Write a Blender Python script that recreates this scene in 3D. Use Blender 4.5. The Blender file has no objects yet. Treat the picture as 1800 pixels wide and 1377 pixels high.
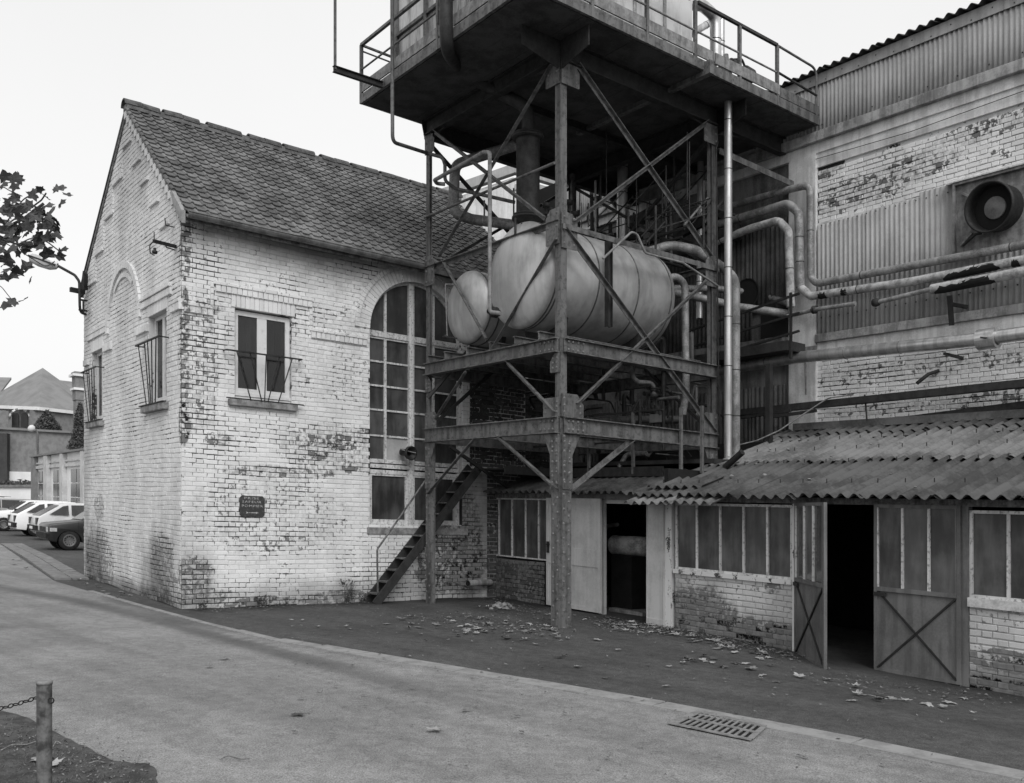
import bpy, bmesh, math, random
import numpy as np
from mathutils import Vector
random.seed(7)
R = random.Random(11)
sc = bpy.context.scene
COL = sc.collection

# ------------------------------------------------------------------ camera
F, CX, HZ, SL, EYE = 1600.0, 900.0, 895.0, 0.033, 1.7   # survey of the photograph (1800 px wide)
cam_d = bpy.data.cameras.new('camera')
cam = bpy.data.objects.new('camera', cam_d); COL.objects.link(cam)
cam.location = (0, 0, EYE); cam.rotation_euler = (math.radians(90), 0, 0)
cam_d.sensor_width = 36.0; cam_d.lens = 36.0*F/1800.0
cam_d.shift_y = (HZ-688.5)/1800.0
cam_d.clip_end = 2000; cam_d.clip_start = 0.05
sc.camera = cam

# ------------------------------------------------------------------ sky and sun (overcast, black and white photograph)
w = bpy.data.worlds.new('World'); sc.world = w; w.use_nodes = True
nt = w.node_tree; nt.nodes.clear()
sky = nt.nodes.new('ShaderNodeTexSky'); sky.sky_type = 'NISHITA'; sky.sun_disc = False
sky.sun_elevation = math.radians(42); sky.sun_rotation = math.radians(165)
sky.air_density = 1.0; sky.dust_density = 6.0; sky.ozone_density = 1.0
bw = nt.nodes.new('ShaderNodeRGBToBW')
pw = nt.nodes.new('ShaderNodeMath'); pw.operation = 'POWER'; pw.inputs[1].default_value = 0.22
sc2 = nt.nodes.new('ShaderNodeMath'); sc2.operation = 'MULTIPLY'; sc2.inputs[1].default_value = 4.6
bg = nt.nodes.new('ShaderNodeBackground'); bg.inputs['Strength'].default_value = 0.15
wo = nt.nodes.new('ShaderNodeOutputWorld')
nt.links.new(sky.outputs[0], bw.inputs[0]); nt.links.new(bw.outputs[0], pw.inputs[0])
cn_ = nt.nodes.new('ShaderNodeTexNoise'); cn_.inputs['Scale'].default_value = 1.6; cn_.inputs['Detail'].default_value = 6   # thin even cloud cover
cr_ = nt.nodes.new('ShaderNodeMapRange'); cr_.inputs[1].default_value = .3; cr_.inputs[2].default_value = .7; cr_.inputs[3].default_value = .965; cr_.inputs[4].default_value = 1.035
tc_ = nt.nodes.new('ShaderNodeTexCoord'); nt.links.new(tc_.outputs['Generated'], cn_.inputs['Vector']); nt.links.new(cn_.outputs[0], cr_.inputs[0])
cm_ = nt.nodes.new('ShaderNodeMath'); cm_.operation = 'MULTIPLY'; nt.links.new(cr_.outputs[0], cm_.inputs[1])
nt.links.new(pw.outputs[0], sc2.inputs[0]); nt.links.new(sc2.outputs[0], cm_.inputs[0]); nt.links.new(cm_.outputs[0], bg.inputs['Color'])
nt.links.new(bg.outputs[0], wo.inputs['Surface'])
sl = bpy.data.lights.new('sun', 'SUN'); sl.energy = 1.4; sl.angle = math.radians(32); sl.color = (1, 1, 1)
so = bpy.data.objects.new('sun', sl); COL.objects.link(so)
_e, _r = math.radians(42), math.radians(165)
_d = Vector((math.sin(_r)*math.cos(_e), math.cos(_r)*math.cos(_e), math.sin(_e)))
so.rotation_euler = _d.to_track_quat('Z', 'Y').to_euler(); so.location = (-6, -12, 20)
sc.view_settings.view_transform = 'Standard'; sc.view_settings.look = 'None'
sc.view_settings.exposure = 0.2; sc.view_settings.gamma = 1.0; sc.view_settings.use_curve_mapping = False

# ------------------------------------------------------------------ yard frame: a runs along the house front, b along the gable and the factory wall
C0 = (0.70, 13.14); AX = (0.795, 0.606); BX = (-0.606, 0.795)
def XY(a, b): return C0[0]+a*AX[0]+b*BX[0], C0[1]+a*AX[1]+b*BX[1]
def Wd(a, b, z):                       # the site falls gently (about 2 degrees) to the right, courses and beams with it
    X, Y = XY(a, b); return Vector((X, Y, z-SL*X))
def yard(X, Y, z):
    dx, dy = X-C0[0], Y-C0[1]
    return (dx*AX[0]+dy*AX[1], dx*BX[0]+dy*BX[1], z)
def ray(x, y): return (x-CX)/F, (HZ+SL*(x-CX)-y)/F
def PA(x, y, a):
    u, w_ = ray(x, y); b = (C0[0]+a*AX[0]-u*(C0[1]+a*AX[1]))/(u*BX[1]-BX[0])
    return Vector((a, b, EYE+w_*(C0[1]+a*AX[1]+b*BX[1])))
def PB(x, y, b):
    u, w_ = ray(x, y); a = (C0[0]+b*BX[0]-u*(C0[1]+b*BX[1]))/(u*AX[1]-AX[0])
    return Vector((a, b, EYE+w_*(C0[1]+a*AX[1]+b*BX[1])))
def PZ(x, y, z=0.0):
    u, w_ = ray(x, y); Y = (z-EYE)/w_; return Vector(yard(u*Y, Y, z))
def PY(x, y, Y):
    u, w_ = ray(x, y); return Vector(yard(u*Y, Y, EYE+w_*Y))
def sstep(x, lo, hi):
    t = min(1, max(0, (x-lo)/(hi-lo))); return t*t*(3-2*t)
def gz(a, b): return -0.11*sstep(-b, 1.2, 5.0)*sstep(a, -1.5, 1.2)

# ------------------------------------------------------------------ objects
def mkobj(name, me, parent=None, loc=None):
    o = bpy.data.objects.new(name, me); COL.objects.link(o)
    if parent is not None: o.parent = parent
    if loc is not None: o.location = loc
    return o
def tag(o, label=None, cat=None, group=None, kind=None):
    if label: o['label'] = label
    if cat: o['category'] = cat
    if group: o['group'] = group
    if kind: o['kind'] = kind
    return o
def thing(name, label, cat, p, group=None):
    o = mkobj(name, None, None, Wd(*p)); o.empty_display_size = 0.2
    return tag(o, label, cat, group)
def origin_of(parent):
    v = Vector((0, 0, 0)); o = parent
    while o is not None: v += o.location; o = o.parent
    return v

class MB:
    """collects polygons in yard coordinates (a,b,z) and links them as one mesh"""
    def __init__(s): s.v = []; s.f = []; s.sm = []
    def add(s, vs, fs, smooth=False):
        n = len(s.v); s.v += [tuple(p) for p in vs]
        for f in fs: s.f.append([n+i for i in f]); s.sm.append(smooth)
        return s
    def hexa(s, p):            # 8 corners: 4 bottom ring, 4 top ring
        return s.add(p, [(0, 3, 2, 1), (4, 5, 6, 7), (0, 1, 5, 4), (1, 2, 6, 5), (2, 3, 7, 6), (3, 0, 4, 7)])
    def box(s, a0, a1, b0, b1, z0, z1):
        return s.hexa([(a0, b0, z0), (a1, b0, z0), (a1, b1, z0), (a0, b1, z0), (a0, b0, z1), (a1, b0, z1), (a1, b1, z1), (a0, b1, z1)])
    def bar(s, p, q, w_, h, up=(0, 0, 1), off=(0, 0)):
        p, q = Vector(p), Vector(q); d = (q-p).normalized(); up = Vector(up)
        sd = d.cross(up)
        if sd.length < 1e-4: sd = d.cross(Vector((1, 0, 0)))
        sd.normalize(); u = sd.cross(d).normalized()
        ring = []
        for e in (p, q):
            ring.append([e+sd*(off[0]+i*w_/2)+u*(off[1]+j*h/2) for i, j in ((-1, -1), (1, -1), (1, 1), (-1, 1))])
        v = ring[0]+ring[1]
        return s.add(v, [(0, 1, 2, 3), (7, 6, 5, 4), (0, 4, 5, 1), (1, 5, 6, 2), (2, 6, 7, 3), (3, 7, 4, 0)])
    def ibeam(s, p, q, h=.2, w_=.1, t=.014, up=(0, 0, 1)):
        s.bar(p, q, t, h-2*t, up); s.bar(p, q, w_, t, up, (0, h/2-t/2)); s.bar(p, q, w_, t, up, (0, -h/2+t/2)); return s
    def angle(s, p, q, l=.06, t=.009, up=(0, 0, 1), fx=1):
        s.bar(p, q, t, l, up, (fx*l/2, 0)); s.bar(p, q, l, t, up, (0, l/2)); return s
    def tube(s, pts, r, n=12, bend=None, caps=True, rr=None):
        P = [Vector(p) for p in pts]
        if bend and len(P) > 2:
            Q = [P[0]]
            for i in range(1, len(P)-1):
                u = (P[i-1]-P[i]); v = (P[i+1]-P[i]); lu, lv = u.length, v.length; u /= lu; v /= lv
                an = u.angle(v)
                if an > 3.0: Q.append(P[i]); continue
                L = min(bend/math.tan(an/2), lu*.48, lv*.48)
                A1, B1 = P[i]+u*L, P[i]+v*L
                k = 6
                for j in range(k+1):
                    t = j/k; Q.append(A1*(1-t)**2+P[i]*2*t*(1-t)+B1*t*t)
            Q.append(P[-1]); P = Q
        d = (P[1]-P[0]).normalized()
        nrm = d.cross(Vector((0, 0, 1)))
        if nrm.length < .05: nrm = d.cross(Vector((1, 0, 0)))
        nrm.normalize(); vs = []; 
        for i, p in enumerate(P):
            if i == 0: t = (P[1]-P[0]).normalized()
            elif i == len(P)-1: t = (P[-1]-P[-2]).normalized()
            else: t = ((P[i+1]-P[i]).normalized()+(P[i]-P[i-1]).normalized()).normalized()
            nrm = (nrm-t*nrm.dot(t)).normalized(); bn = t.cross(nrm)
            ri = rr[i] if rr else r
            for j in range(n):
                an = 2*math.pi*j/n; vs.append(p+nrm*(ri*math.cos(an))+bn*(ri*math.sin(an)))
        fs = [(i*n+j, i*n+(j+1) % n, (i+1)*n+(j+1) % n, (i+1)*n+j) for i in range(len(P)-1) for j in range(n)]
        s.add(vs, fs, True)
        if caps: s.add([vs[j] for j in range(n)], [tuple(reversed(range(n)))]); s.add([vs[-n+j] for j in range(n)], [tuple(range(n))])
        return s
    def lathe(s, c, axis, prof, n=24, smooth=True):
        c = Vector(c); ax = Vector(axis).normalized()
        e1 = ax.cross(Vector((0, 0, 1)))
        if e1.length < .05: e1 = ax.cross(Vector((1, 0, 0)))
        e1.normalize(); e2 = ax.cross(e1); vs = []
        for t, r in prof:
            for j in range(n):
                an = 2*math.pi*j/n; vs.append(c+ax*t+e1*(r*math.cos(an))+e2*(r*math.sin(an)))
        m = len(prof)
        return s.add(vs, [(i*n+j, i*n+(j+1) % n, (i+1)*n+(j+1) % n, (i+1)*n+j) for i in range(m-1) for j in range(n)], smooth)
    def prism(s, poly, d):     # planar polygon extruded by vector d
        n = len(poly); d = Vector(d); p = [Vector(q) for q in poly]
        return s.add(p+[q+d for q in p], [tuple(range(n)), tuple(reversed(range(n, 2*n)))]+[(i, i+n, (i+1) % n+n, (i+1) % n) for i in range(n)])
    def build(s, name, mat, parent=None, label=None, kind=None, base=None, recalc=True, bevel=None):
        V = [Wd(*p) for p in s.v]
        if parent is not None: o0 = origin_of(parent); loc = None
        else:
            if base is not None: o0 = Wd(*base)
            else:
                arr = np.array([tuple(q) for q in V]); o0 = Vector(((arr[:, 0].min()+arr[:, 0].max())/2, (arr[:, 1].min()+arr[:, 1].max())/2, arr[:, 2].min()))
            loc = o0
        me = bpy.data.meshes.new(name)
        me.from_pydata([tuple(q-o0) for q in V], [], s.f)
        me.polygons.foreach_set('use_smooth', s.sm)
        if recalc:
            bm = bmesh.new(); bm.from_mesh(me); bmesh.ops.recalc_face_normals(bm, faces=bm.faces); bm.to_mesh(me); bm.free()
        me.materials.append(mat); me.update()
        o = mkobj(name, me, parent, loc)
        if label: o['label'] = label
        if kind: o['kind'] = kind
        if bevel:
            md = o.modifiers.new('bevel', 'BEVEL'); md.width = bevel; md.segments = 2; md.limit_method = 'ANGLE'; md.angle_limit = math.radians(40)
        return o

# ------------------------------------------------------------------ materials
class G:
    def __init__(s, name):
        s.mat = bpy.data.materials.new(name); s.mat.use_nodes = True; s.t = s.mat.node_tree; s.t.nodes.clear()
        s.out = s.t.nodes.new('ShaderNodeOutputMaterial'); s.bsdf = s.t.nodes.new('ShaderNodeBsdfPrincipled')
        s.t.links.new(s.bsdf.outputs[0], s.out.inputs[0])
        s.geo = s.t.nodes.new('ShaderNodeNewGeometry'); s.pos = s.geo.outputs['Position']
    def put(s, sock, v):
        if hasattr(v, 'is_linked') or isinstance(v, bpy.types.NodeSocket): s.t.links.new(v, sock)
        else:
            try: sock.default_value = v
            except Exception: sock.default_value = (v, v, v, 1) if len(sock.default_value) == 4 else (v, v, v)
    def m(s, op, a, b=0.0, c=0.0, clamp=False):
        n = s.t.nodes.new('ShaderNodeMath'); n.operation = op; n.use_clamp = clamp
        s.put(n.inputs[0], a); s.put(n.inputs[1], b); s.put(n.inputs[2], c); return n.outputs[0]
    def vm(s, op, a, b=(0, 0, 0)):
        n = s.t.nodes.new('ShaderNodeVectorMath'); n.operation = op
        s.put(n.inputs[0], a); s.put(n.inputs[1], b)
        return n.outputs['Value'] if op in ('LENGTH', 'DOT_PRODUCT', 'DISTANCE') else n.outputs[0]
    def noise(s, scale, detail=4, rough=.55, vec=None, dist=0.0):
        n = s.t.nodes.new('ShaderNodeTexNoise'); n.inputs['Scale'].default_value = scale; n.inputs['Detail'].default_value = detail
        n.inputs['Roughness'].default_value = rough; n.inputs['Distortion'].default_value = dist
        s.t.links.new(vec if vec is not None else s.pos, n.inputs['Vector']); return n.outputs[0]
    def stretch(s, sx, sy, sz): return s.vm('MULTIPLY', s.pos, (sx, sy, sz))
    def ramp(s, v, lo, hi, a=0.0, b=1.0):
        n = s.t.nodes.new('ShaderNodeMapRange'); n.interpolation_type = 'SMOOTHSTEP'
        s.put(n.inputs[0], v); s.put(n.inputs[1], lo); s.put(n.inputs[2], hi); s.put(n.inputs[3], a); s.put(n.inputs[4], b); return n.outputs[0]
    def mix(s, f, a, b): return s.m('ADD', s.m('MULTIPLY', a, s.m('SUBTRACT', 1.0, f)), s.m('MULTIPLY', b, f))
    def blob(s, c, r, nz, amp=.9):
        d = s.vm('LENGTH', s.vm('DIVIDE', s.vm('SUBTRACT', s.pos, tuple(c)), tuple(r)))
        d = s.m('ADD', d, s.m('MULTIPLY', s.m('SUBTRACT', nz, .5), amp)); return s.ramp(d, 1.0, .72)
    def z(s):
        n = s.t.nodes.new('ShaderNodeSeparateXYZ'); s.t.links.new(s.pos, n.inputs[0]); return n.outputs
    def done(s, col, rough=.8, bump=None, bs=.3, bd=.01, metal=0.0, spec=.35):
        B = s.bsdf; s.put(B.inputs['Base Color'], col); s.put(B.inputs['Roughness'], rough); s.put(B.inputs['Metallic'], metal)
        B.inputs['Specular IOR Level'].default_value = spec
        if bump is not None:
            n = s.t.nodes.new('ShaderNodeBump'); n.inputs['Strength'].default_value = bs; n.inputs['Distance'].default_value = bd
            s.t.links.new(bump, n.inputs['Height']); s.t.links.new(n.outputs[0], B.inputs['Normal'])
        return s.mat
def simple(name, c, c2=None, scale=3.0, rough=.7, metal=0.0, streak=0.0, bd=.004, bs=.3, fine=40.0, spec=.35, lo=.4, hi=.62):
    g = G(name); c2 = c*.55 if c2 is None else c2
    n1 = g.noise(scale, 6, .62); n2 = g.noise(fine, 3, .6)
    f = g.ramp(g.m('ADD', g.m('MULTIPLY', n1, .75), g.m('MULTIPLY', n2, .25)), lo, hi)
    col = g.mix(f, c, c2)
    if streak:
        n3 = g.noise(9, 4, .6, g.stretch(1, 1, .09)); col = g.m('MULTIPLY', col, g.ramp(n3, .42, .62, 1.0, 1-streak))
    return g.done(col, g.mix(f, rough, min(1, rough+.2)), g.m('ADD', n2, n1), bs, bd, metal, spec)
MT = {}
def whitewash(name, blobs, base=.60, bare=.10, thr=.66, mortar=False, dirt=0.0, vary=.14, grime_shade=()):
    g = G(name)
    nb = g.noise(2.2, 6, .65); nf = g.noise(14, 5, .65); nff = g.noise(70, 3, .6)
    oi = g.t.nodes.new('ShaderNodeObjectInfo')
    rnd = g.m('FRACT', g.m('ADD', g.geo.outputs['Random Per Island'], oi.outputs['Random']))
    bm_ = 0.0
    for c, r, k in blobs:
        q = g.m('MULTIPLY', g.blob(c, r, nb, 1.1), k); bm_ = q if bm_ == 0.0 else g.m('MAXIMUM', bm_, q)
    v = g.m('ADD', g.m('MULTIPLY', nf, .62), g.m('MULTIPLY', nb, .38))
    if not mortar:
        v = g.m('ADD', v, g.m('MULTIPLY', g.m('SUBTRACT', rnd, .5), .07))
        v = g.m('ADD', v, g.m('MULTIPLY', bm_, g.m('ADD', .05, g.m('MULTIPLY', g.m('SUBTRACT', rnd, .5), .16))))
    else:
        v = g.m('ADD', g.m('MULTIPLY', v, .55), g.m('MULTIPLY', g.noise(.8, 3, .6), .45)); v = g.m('ADD', v, g.m('MULTIPLY', bm_, .14))
    peel = g.ramp(v, thr-.02, thr+.015)
    tone = g.m('ADD', base*(1-vary/2), g.m('MULTIPLY', rnd, base*vary))
    tone = g.m('MULTIPLY', tone, g.ramp(nff, .3, .75, 1.0, .88))
    tone = g.m('MULTIPLY', tone, g.ramp(g.noise(1.1, 5, .6, g.stretch(1.4, 1.4, .5)), .35, .72, 1.0, .82-dirt))
    tone = g.m('MULTIPLY', tone, g.m('SUBTRACT', 1.0, g.m('MULTIPLY', bm_, g.ramp(nf, .38, .62, .0, .5))))
    for c, r, k in grime_shade:
        d = g.vm('LENGTH', g.vm('DIVIDE', g.vm('SUBTRACT', g.pos, tuple(c)), tuple(r))); d = g.m('ADD', d, g.m('MULTIPLY', g.m('SUBTRACT', nb, .5), 1.2))
        tone = g.m('MULTIPLY', tone, g.m('SUBTRACT', 1.0, g.m('MULTIPLY', g.ramp(d, 1.15, .25), k)))
    brick = g.m('MULTIPLY', g.m('ADD', bare*.6, g.m('MULTIPLY', rnd, bare*.9)), g.ramp(nf, .3, .7, .8, 1.2))
    if mortar: brick = g.m('MULTIPLY', brick, .35)
    col = g.mix(peel, tone, brick)
    hz = g.m('ADD', g.m('MULTIPLY', nff, .35), g.m('ADD', nf, g.m('MULTIPLY', peel, -.35)))
    MT[name] = g.done(col, .86, hz, .35, .006, 0, .2); return MT[name]
def wb(p, r, k=1.0): return (tuple(Wd(*p)), r, k)
# ---- plain materials
def tilemat():
    g = G('clay_tile'); oi = g.t.nodes.new('ShaderNodeObjectInfo'); rnd = g.m('FRACT', g.m('ADD', g.geo.outputs['Random Per Island'], oi.outputs['Random']))
    n = g.noise(1.6, 5, .6); f = g.noise(45, 3, .6); c = g.mix(g.ramp(n, .38, .66), .155, .085); c = g.m('MULTIPLY', c, g.ramp(rnd, 0, 1, .72, 1.25)); c = g.m('MULTIPLY', c, g.ramp(f, .35, .7, 1.1, .8))
    li = g.ramp(g.noise(11, 5, .7), .64, .70); c = g.mix(g.m('MULTIPLY', li, .5), c, .26); return g.done(c, .8, f, .3, .004)
tile_m = tilemat()
tile2_m = simple('ridge_tile', .10, .05, 7, .8)
zinc = simple('zinc', .22, .12, 4, .5, .35, .3)
woodw = simple('old_white_wood', .58, .26, 22, .8, streak=.25, lo=.50, hi=.62)
woodd = simple('grey_wood', .20, .09, 16, .85, streak=.4)
whitef = simple('white_frame', .62, .45, 6, .6, lo=.5, hi=.7)
steel = simple('painted_steel', .13, .06, 13, .55, .0, .45, bd=.003, lo=.46, hi=.66)
steeld = simple('dark_steel', .03, .018, 7, .6, .0, .2)  # near black, which also paints the shade under the platform deeper
steell = simple('light_steel', .24, .15, 12, .6, .0, .35)
iron = simple('black_iron', .02, .012, 8, .55)
matt_black = simple('soot', .012, .008, 4, .9)  # plain near black for interior walls and bare pipe
concrete = simple('concrete', .38, .20, 3.5, .9, streak=.35, bd=.01)
stone = simple('stone_sill', .28, .14, 6, .85, streak=.2)
plaster = simple('plaster', .72, .50, 1.8, .9, streak=.2, bd=.006)
plasterd = simple('sooty_plaster', .22, .10, 1.6, .9, streak=.3)  # darker copy of the plaster: platform shadow put into the colour
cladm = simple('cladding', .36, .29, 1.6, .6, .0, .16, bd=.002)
cladd = simple('sooty_cladding', .11, .05, 2, .65, .0, .4)  # cladding again, darkened in colour for the shadow under the platform
cladw = simple('pale_cladding', .62, .5, 2, .6, .0, .2)
asb = simple('fibre_cement', .18, .085, 1.7, .92, streak=0, bd=.008, lo=.38, hi=.64, fine=25)
asb2 = simple('mossy_fibre_cement', .095, .045, 1.6, .95, bd=.01, lo=.4, hi=.62, fine=22)
alu = simple('pipe_cladding', .56, .46, 2, .30, .75, .3, bd=.001)
alud = simple('dull_pipe_cladding', .34, .18, 5, .6, .3, .25, bd=.003)
lagging = simple('torn_lagging', .42, .2, 8, .8, bd=.01)
doorg = simple('grey_door_paint', .46, .36, 2.4, .55, streak=.12, bd=.001)
doord = simple('dark_door_paint', .15, .105, 1.6, .5, streak=.3, bd=.002)
rubber = simple('rubber', .018, .012, 10, .8)
paper = simple('white_paper', .6, .5, 4, .7)
kerbm = simple('kerb_stone', .20, .13, 6, .9, bd=.006)
kerbm2 = simple('channel_concrete', .27, .19, 4.5, .9, bd=.004)
leafm = simple('dry_leaf', .34, .15, 9, .8, bd=.002)
leafg = simple('plane_leaf', .075, .035, 6, .6, bd=.001)
barkm = simple('bark', .09, .04, 20, .9, bd=.01)
weedm = simple('weed_leaf', .09, .05, 12, .8)
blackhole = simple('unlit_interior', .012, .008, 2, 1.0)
def tank_mat():
    g = G('tank_shell'); n = g.noise(1.6, 5, .6); s1 = g.noise(5, 4, .6, g.stretch(1, 1, .18)); f = g.noise(50, 3)
    c = g.mix(g.ramp(n, .35, .7), .50, .36); c = g.m('MULTIPLY', c, g.ramp(s1, .42, .68, 1.03, .76))
    return g.done(c, g.ramp(n, .3, .7, .46, .62), f, .1, .002, .55, .4)
tankm = tank_mat()
def glassm(name, dark=.02, see=.25, dirt=.12, vary=.0):
    g = G(name); n = g.noise(1.3, 5, .6); n2 = g.noise(8, 4, .6, g.stretch(1, 1, .2))
    rnd = g.geo.outputs['Random Per Island']
    d = g.m('MULTIPLY', g.ramp(g.m('ADD', g.m('MULTIPLY', n, .6), g.m('MULTIPLY', n2, .4)), .38, .68), dirt)
    oi = g.t.nodes.new('ShaderNodeObjectInfo'); d = g.m('ADD', d, g.m('MULTIPLY', g.m('POWER', oi.outputs['Random'], 2.0), vary))
    g.done(g.m('ADD', d, dark), .12, n, .02, .01, 0, .5)
    g.put(g.bsdf.inputs['Alpha'], g.m('SUBTRACT', 1.0, see)); return g.mat
glass = glassm('window_glass', .012, .30, .02); glassh = glassm('tall_window_glass', .022, .0, .06, .045); glassd = glassm('dusty_glass', .035, .0, .08, .04); carglass = glassm('car_glass', .03, .2, .03)

# ================================================================== THE GROUND
def ground_grid(name, mat, ks, ys, keep, zoff, colf=None, kind='structure', usegz=True, snap=None):
    verts = []; idx = {}; faces = []; cols = []
    K = len(ks)
    for y in ys:
        for k in ks:
            X, Y = k*y, y; a, b, _ = yard(X, Y, 0); verts.append((X, Y, (gz(a, b) if usegz else 0)+zoff-SL*X))
    V = np.array(verts)
    for j in range(len(ys)-1):
        for i in range(K-1):
            cx = (ks[i]+ks[i+1])/2*(ys[j]+ys[j+1])/2; cy = (ys[j]+ys[j+1])/2
            if keep(cx, cy): faces.append((j*K+i, j*K+i+1, (j+1)*K+i+1, (j+1)*K+i))
    if snap:
        cnt = {}
        for f in faces:
            for q in f: cnt[q] = cnt.get(q, 0)+1
        for q, n_ in cnt.items():
            if n_ < 4:
                x, y = V[q][0], V[q][1]; best = None
                for (x0, y0), (x1, y1) in zip(snap[:-1], snap[1:]):
                    dx, dy = x1-x0, y1-y0; t = min(1, max(0, ((x-x0)*dx+(y-y0)*dy)/(dx*dx+dy*dy))); px, py = x0+t*dx, y0+t*dy; d = math.hypot(x-px, y-py)
                    if best is None or d < best[0]: best = (d, px, py)
                if best[0] < .03*y: V[q][0], V[q][1], V[q][2] = best[1], best[2], V[q][2]+SL*(x-best[1])
    used = sorted({q for f in faces for q in f}); mp = {q: n for n, q in enumerate(used)}
    me = bpy.data.meshes.new(name); me.from_pydata([tuple(V[q]) for q in used], [], [tuple(mp[q] for q in f) for f in faces])
    if colf:
        at = me.attributes.new('wear', 'FLOAT', 'POINT')
        at.data.foreach_set('value', [colf(V[q][0], V[q][1]) for q in used])
    me.materials.append(mat); me.update(); o = mkobj(name, me); tag(o, kind=kind); return o
def distpoly(X, Y, P):
    best = 1e9; sg = 0
    for (x0, y0), (x1, y1) in zip(P[:-1], P[1:]):
        dx, dy = x1-x0, y1-y0; t = ((X-x0)*dx+(Y-y0)*dy)/(dx*dx+dy*dy); t = min(1, max(0, t))
        d = math.hypot(X-x0-t*dx, Y-y0-t*dy)
        if d < best: best = d; sg = dx*(Y-y0)-dy*(X-x0)
    return best if sg >= 0 else -best
def gpx(pts):
    out = []
    for x, y in pts: p = PZ(x, y, 0); out.append(XY(p.x, p.y))
    return out
KERB = gpx([(0, 957), (95, 1022), (230, 1062), (350, 1095), (480, 1127), (800, 1182), (1150, 1243), (1500, 1311), (1800, 1374)])
def ext(P, n0, n1):
    (x0, y0), (x1, y1) = P[0], P[1]; l = math.hypot(x1-x0, y1-y0); A_ = (x0-(x1-x0)/l*n0, y0-(y1-y0)/l*n0)
    (x0, y0), (x1, y1) = P[-2], P[-1]; l = math.hypot(x1-x0, y1-y0); B_ = (x1+(x1-x0)/l*n1, y1+(y1-y0)/l*n1)
    return [A_]+P+[B_]
KERB = ext(KERB, 60, 6)
def asphalt(name, c, wear, grain=.35, coarse=.25):
    g = G(name); n = g.noise(.8, 6, .6); f = g.noise(90, 4, .7); m2 = g.noise(9, 5, .65)
    sp = g.noise(240, 2, .6)
    cv = g.t.nodes.new('ShaderNodeCombineXYZ'); g.put(cv.inputs[0], g.m('MULTIPLY', g.vm('DOT_PRODUCT', g.pos, (.75, -.66, 0)), .22)); g.put(cv.inputs[1], g.m('MULTIPLY', g.vm('DOT_PRODUCT', g.pos, (.66, .75, 0)), 2.4)); tr_ = g.noise(1.0, 5, .6, cv.outputs[0])
    st = g.noise(1.2, 5, .6, g.vm('MULTIPLY', g.pos, (1, 1, 1)))
    col = g.m('MULTIPLY', c, g.ramp(n, .3, .72, 1.12, .82))
    col = g.m('MULTIPLY', col, g.ramp(m2, .35, .7, 1.06, 1-coarse*.5))
    col = g.m('MULTIPLY', col, g.ramp(f, .36, .66, 1+grain*.5, 1-grain*.6))
    col = g.m('MULTIPLY', col, g.ramp(sp, .35, .7, 1.1, .85))
    col = g.m('MULTIPLY', col, g.ramp(tr_, .34, .68, 1.08, .86))
    if wear:
        a = g.t.nodes.new('ShaderNodeAttribute'); a.attribute_name = 'wear'
        wv = g.m('ADD', a.outputs['Fac'], g.m('MULTIPLY', g.m('SUBTRACT', m2, .5), .25))
        col = g.m('MULTIPLY', col, g.ramp(wv, 0.0, 1.0, .40, 1.0))
        rough = g.ramp(wv, 0, 1, .6, .92)
    else: rough = .92
    return g.done(col, rough, g.m('ADD', f, m2), .5, .006, 0, .25)
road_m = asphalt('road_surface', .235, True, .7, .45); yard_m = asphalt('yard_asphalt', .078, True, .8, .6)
far_m = asphalt('far_ground', .12, False, .2, .3); verge_m = simple('verge_soil', .085, .03, 7, .95, bd=.02, fine=55, lo=.35, hi=.65)
ys = [2.2*1.016**i for i in range(0, 240)]; ks = [i*.0125 for i in range(-84, 85)]
def ytone(X, Y):  # darker along the wall feet and towards the back corner
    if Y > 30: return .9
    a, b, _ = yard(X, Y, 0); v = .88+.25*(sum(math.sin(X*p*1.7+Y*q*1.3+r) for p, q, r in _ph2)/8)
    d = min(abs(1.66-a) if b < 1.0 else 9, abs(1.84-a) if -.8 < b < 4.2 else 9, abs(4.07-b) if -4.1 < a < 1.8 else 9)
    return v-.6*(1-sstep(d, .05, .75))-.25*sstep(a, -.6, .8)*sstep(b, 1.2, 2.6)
_rr = random.Random(5); _ph2 = [(_rr.uniform(.3, 3), _rr.uniform(.3, 3), _rr.uniform(0, 6)) for _ in range(8)]
ground_grid('yard_ground', yard_m, ks, ys, lambda X, Y: True, 0.0, ytone)
me = bpy.data.meshes.new('ground'); me.from_pydata([(x, y, -.25-SL*x*(1 if abs(x) < 200 else 1)) for x, y in ((-400, -150), (400, -150), (400, 700), (-400, 700))], [], [(0, 1, 2, 3)])
me.materials.append(far_m); tag(mkobj('ground', me), kind='structure')
WET = gpx([(-60, 1018), (0, 1034), (130, 1056), (300, 1098), (450, 1138), (620, 1180), (760, 1218), (900, 1255)])
WET2 = gpx([(215, 1052), (300, 1078), (400, 1108)]); PATCH = gpx([(0, 1103), (90, 1100)])
LT = [gpx([(0, 1078), (130, 1080)]), gpx([(0, 1085), (120, 1086)]), gpx([(235, 1078), (330, 1102), (480, 1128)]), gpx([(330, 1100), (600, 1158), (900, 1210)]), gpx([(110, 1120), (220, 1110)])]
nzr = random.Random(3); _ph = [(nzr.uniform(.3, 2.5), nzr.uniform(.3, 2.5), nzr.uniform(0, 6)) for _ in range(10)]
def wob(X, Y): return sum(math.sin(X*p+Y*q+r) for p, q, r in _ph)/10
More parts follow.
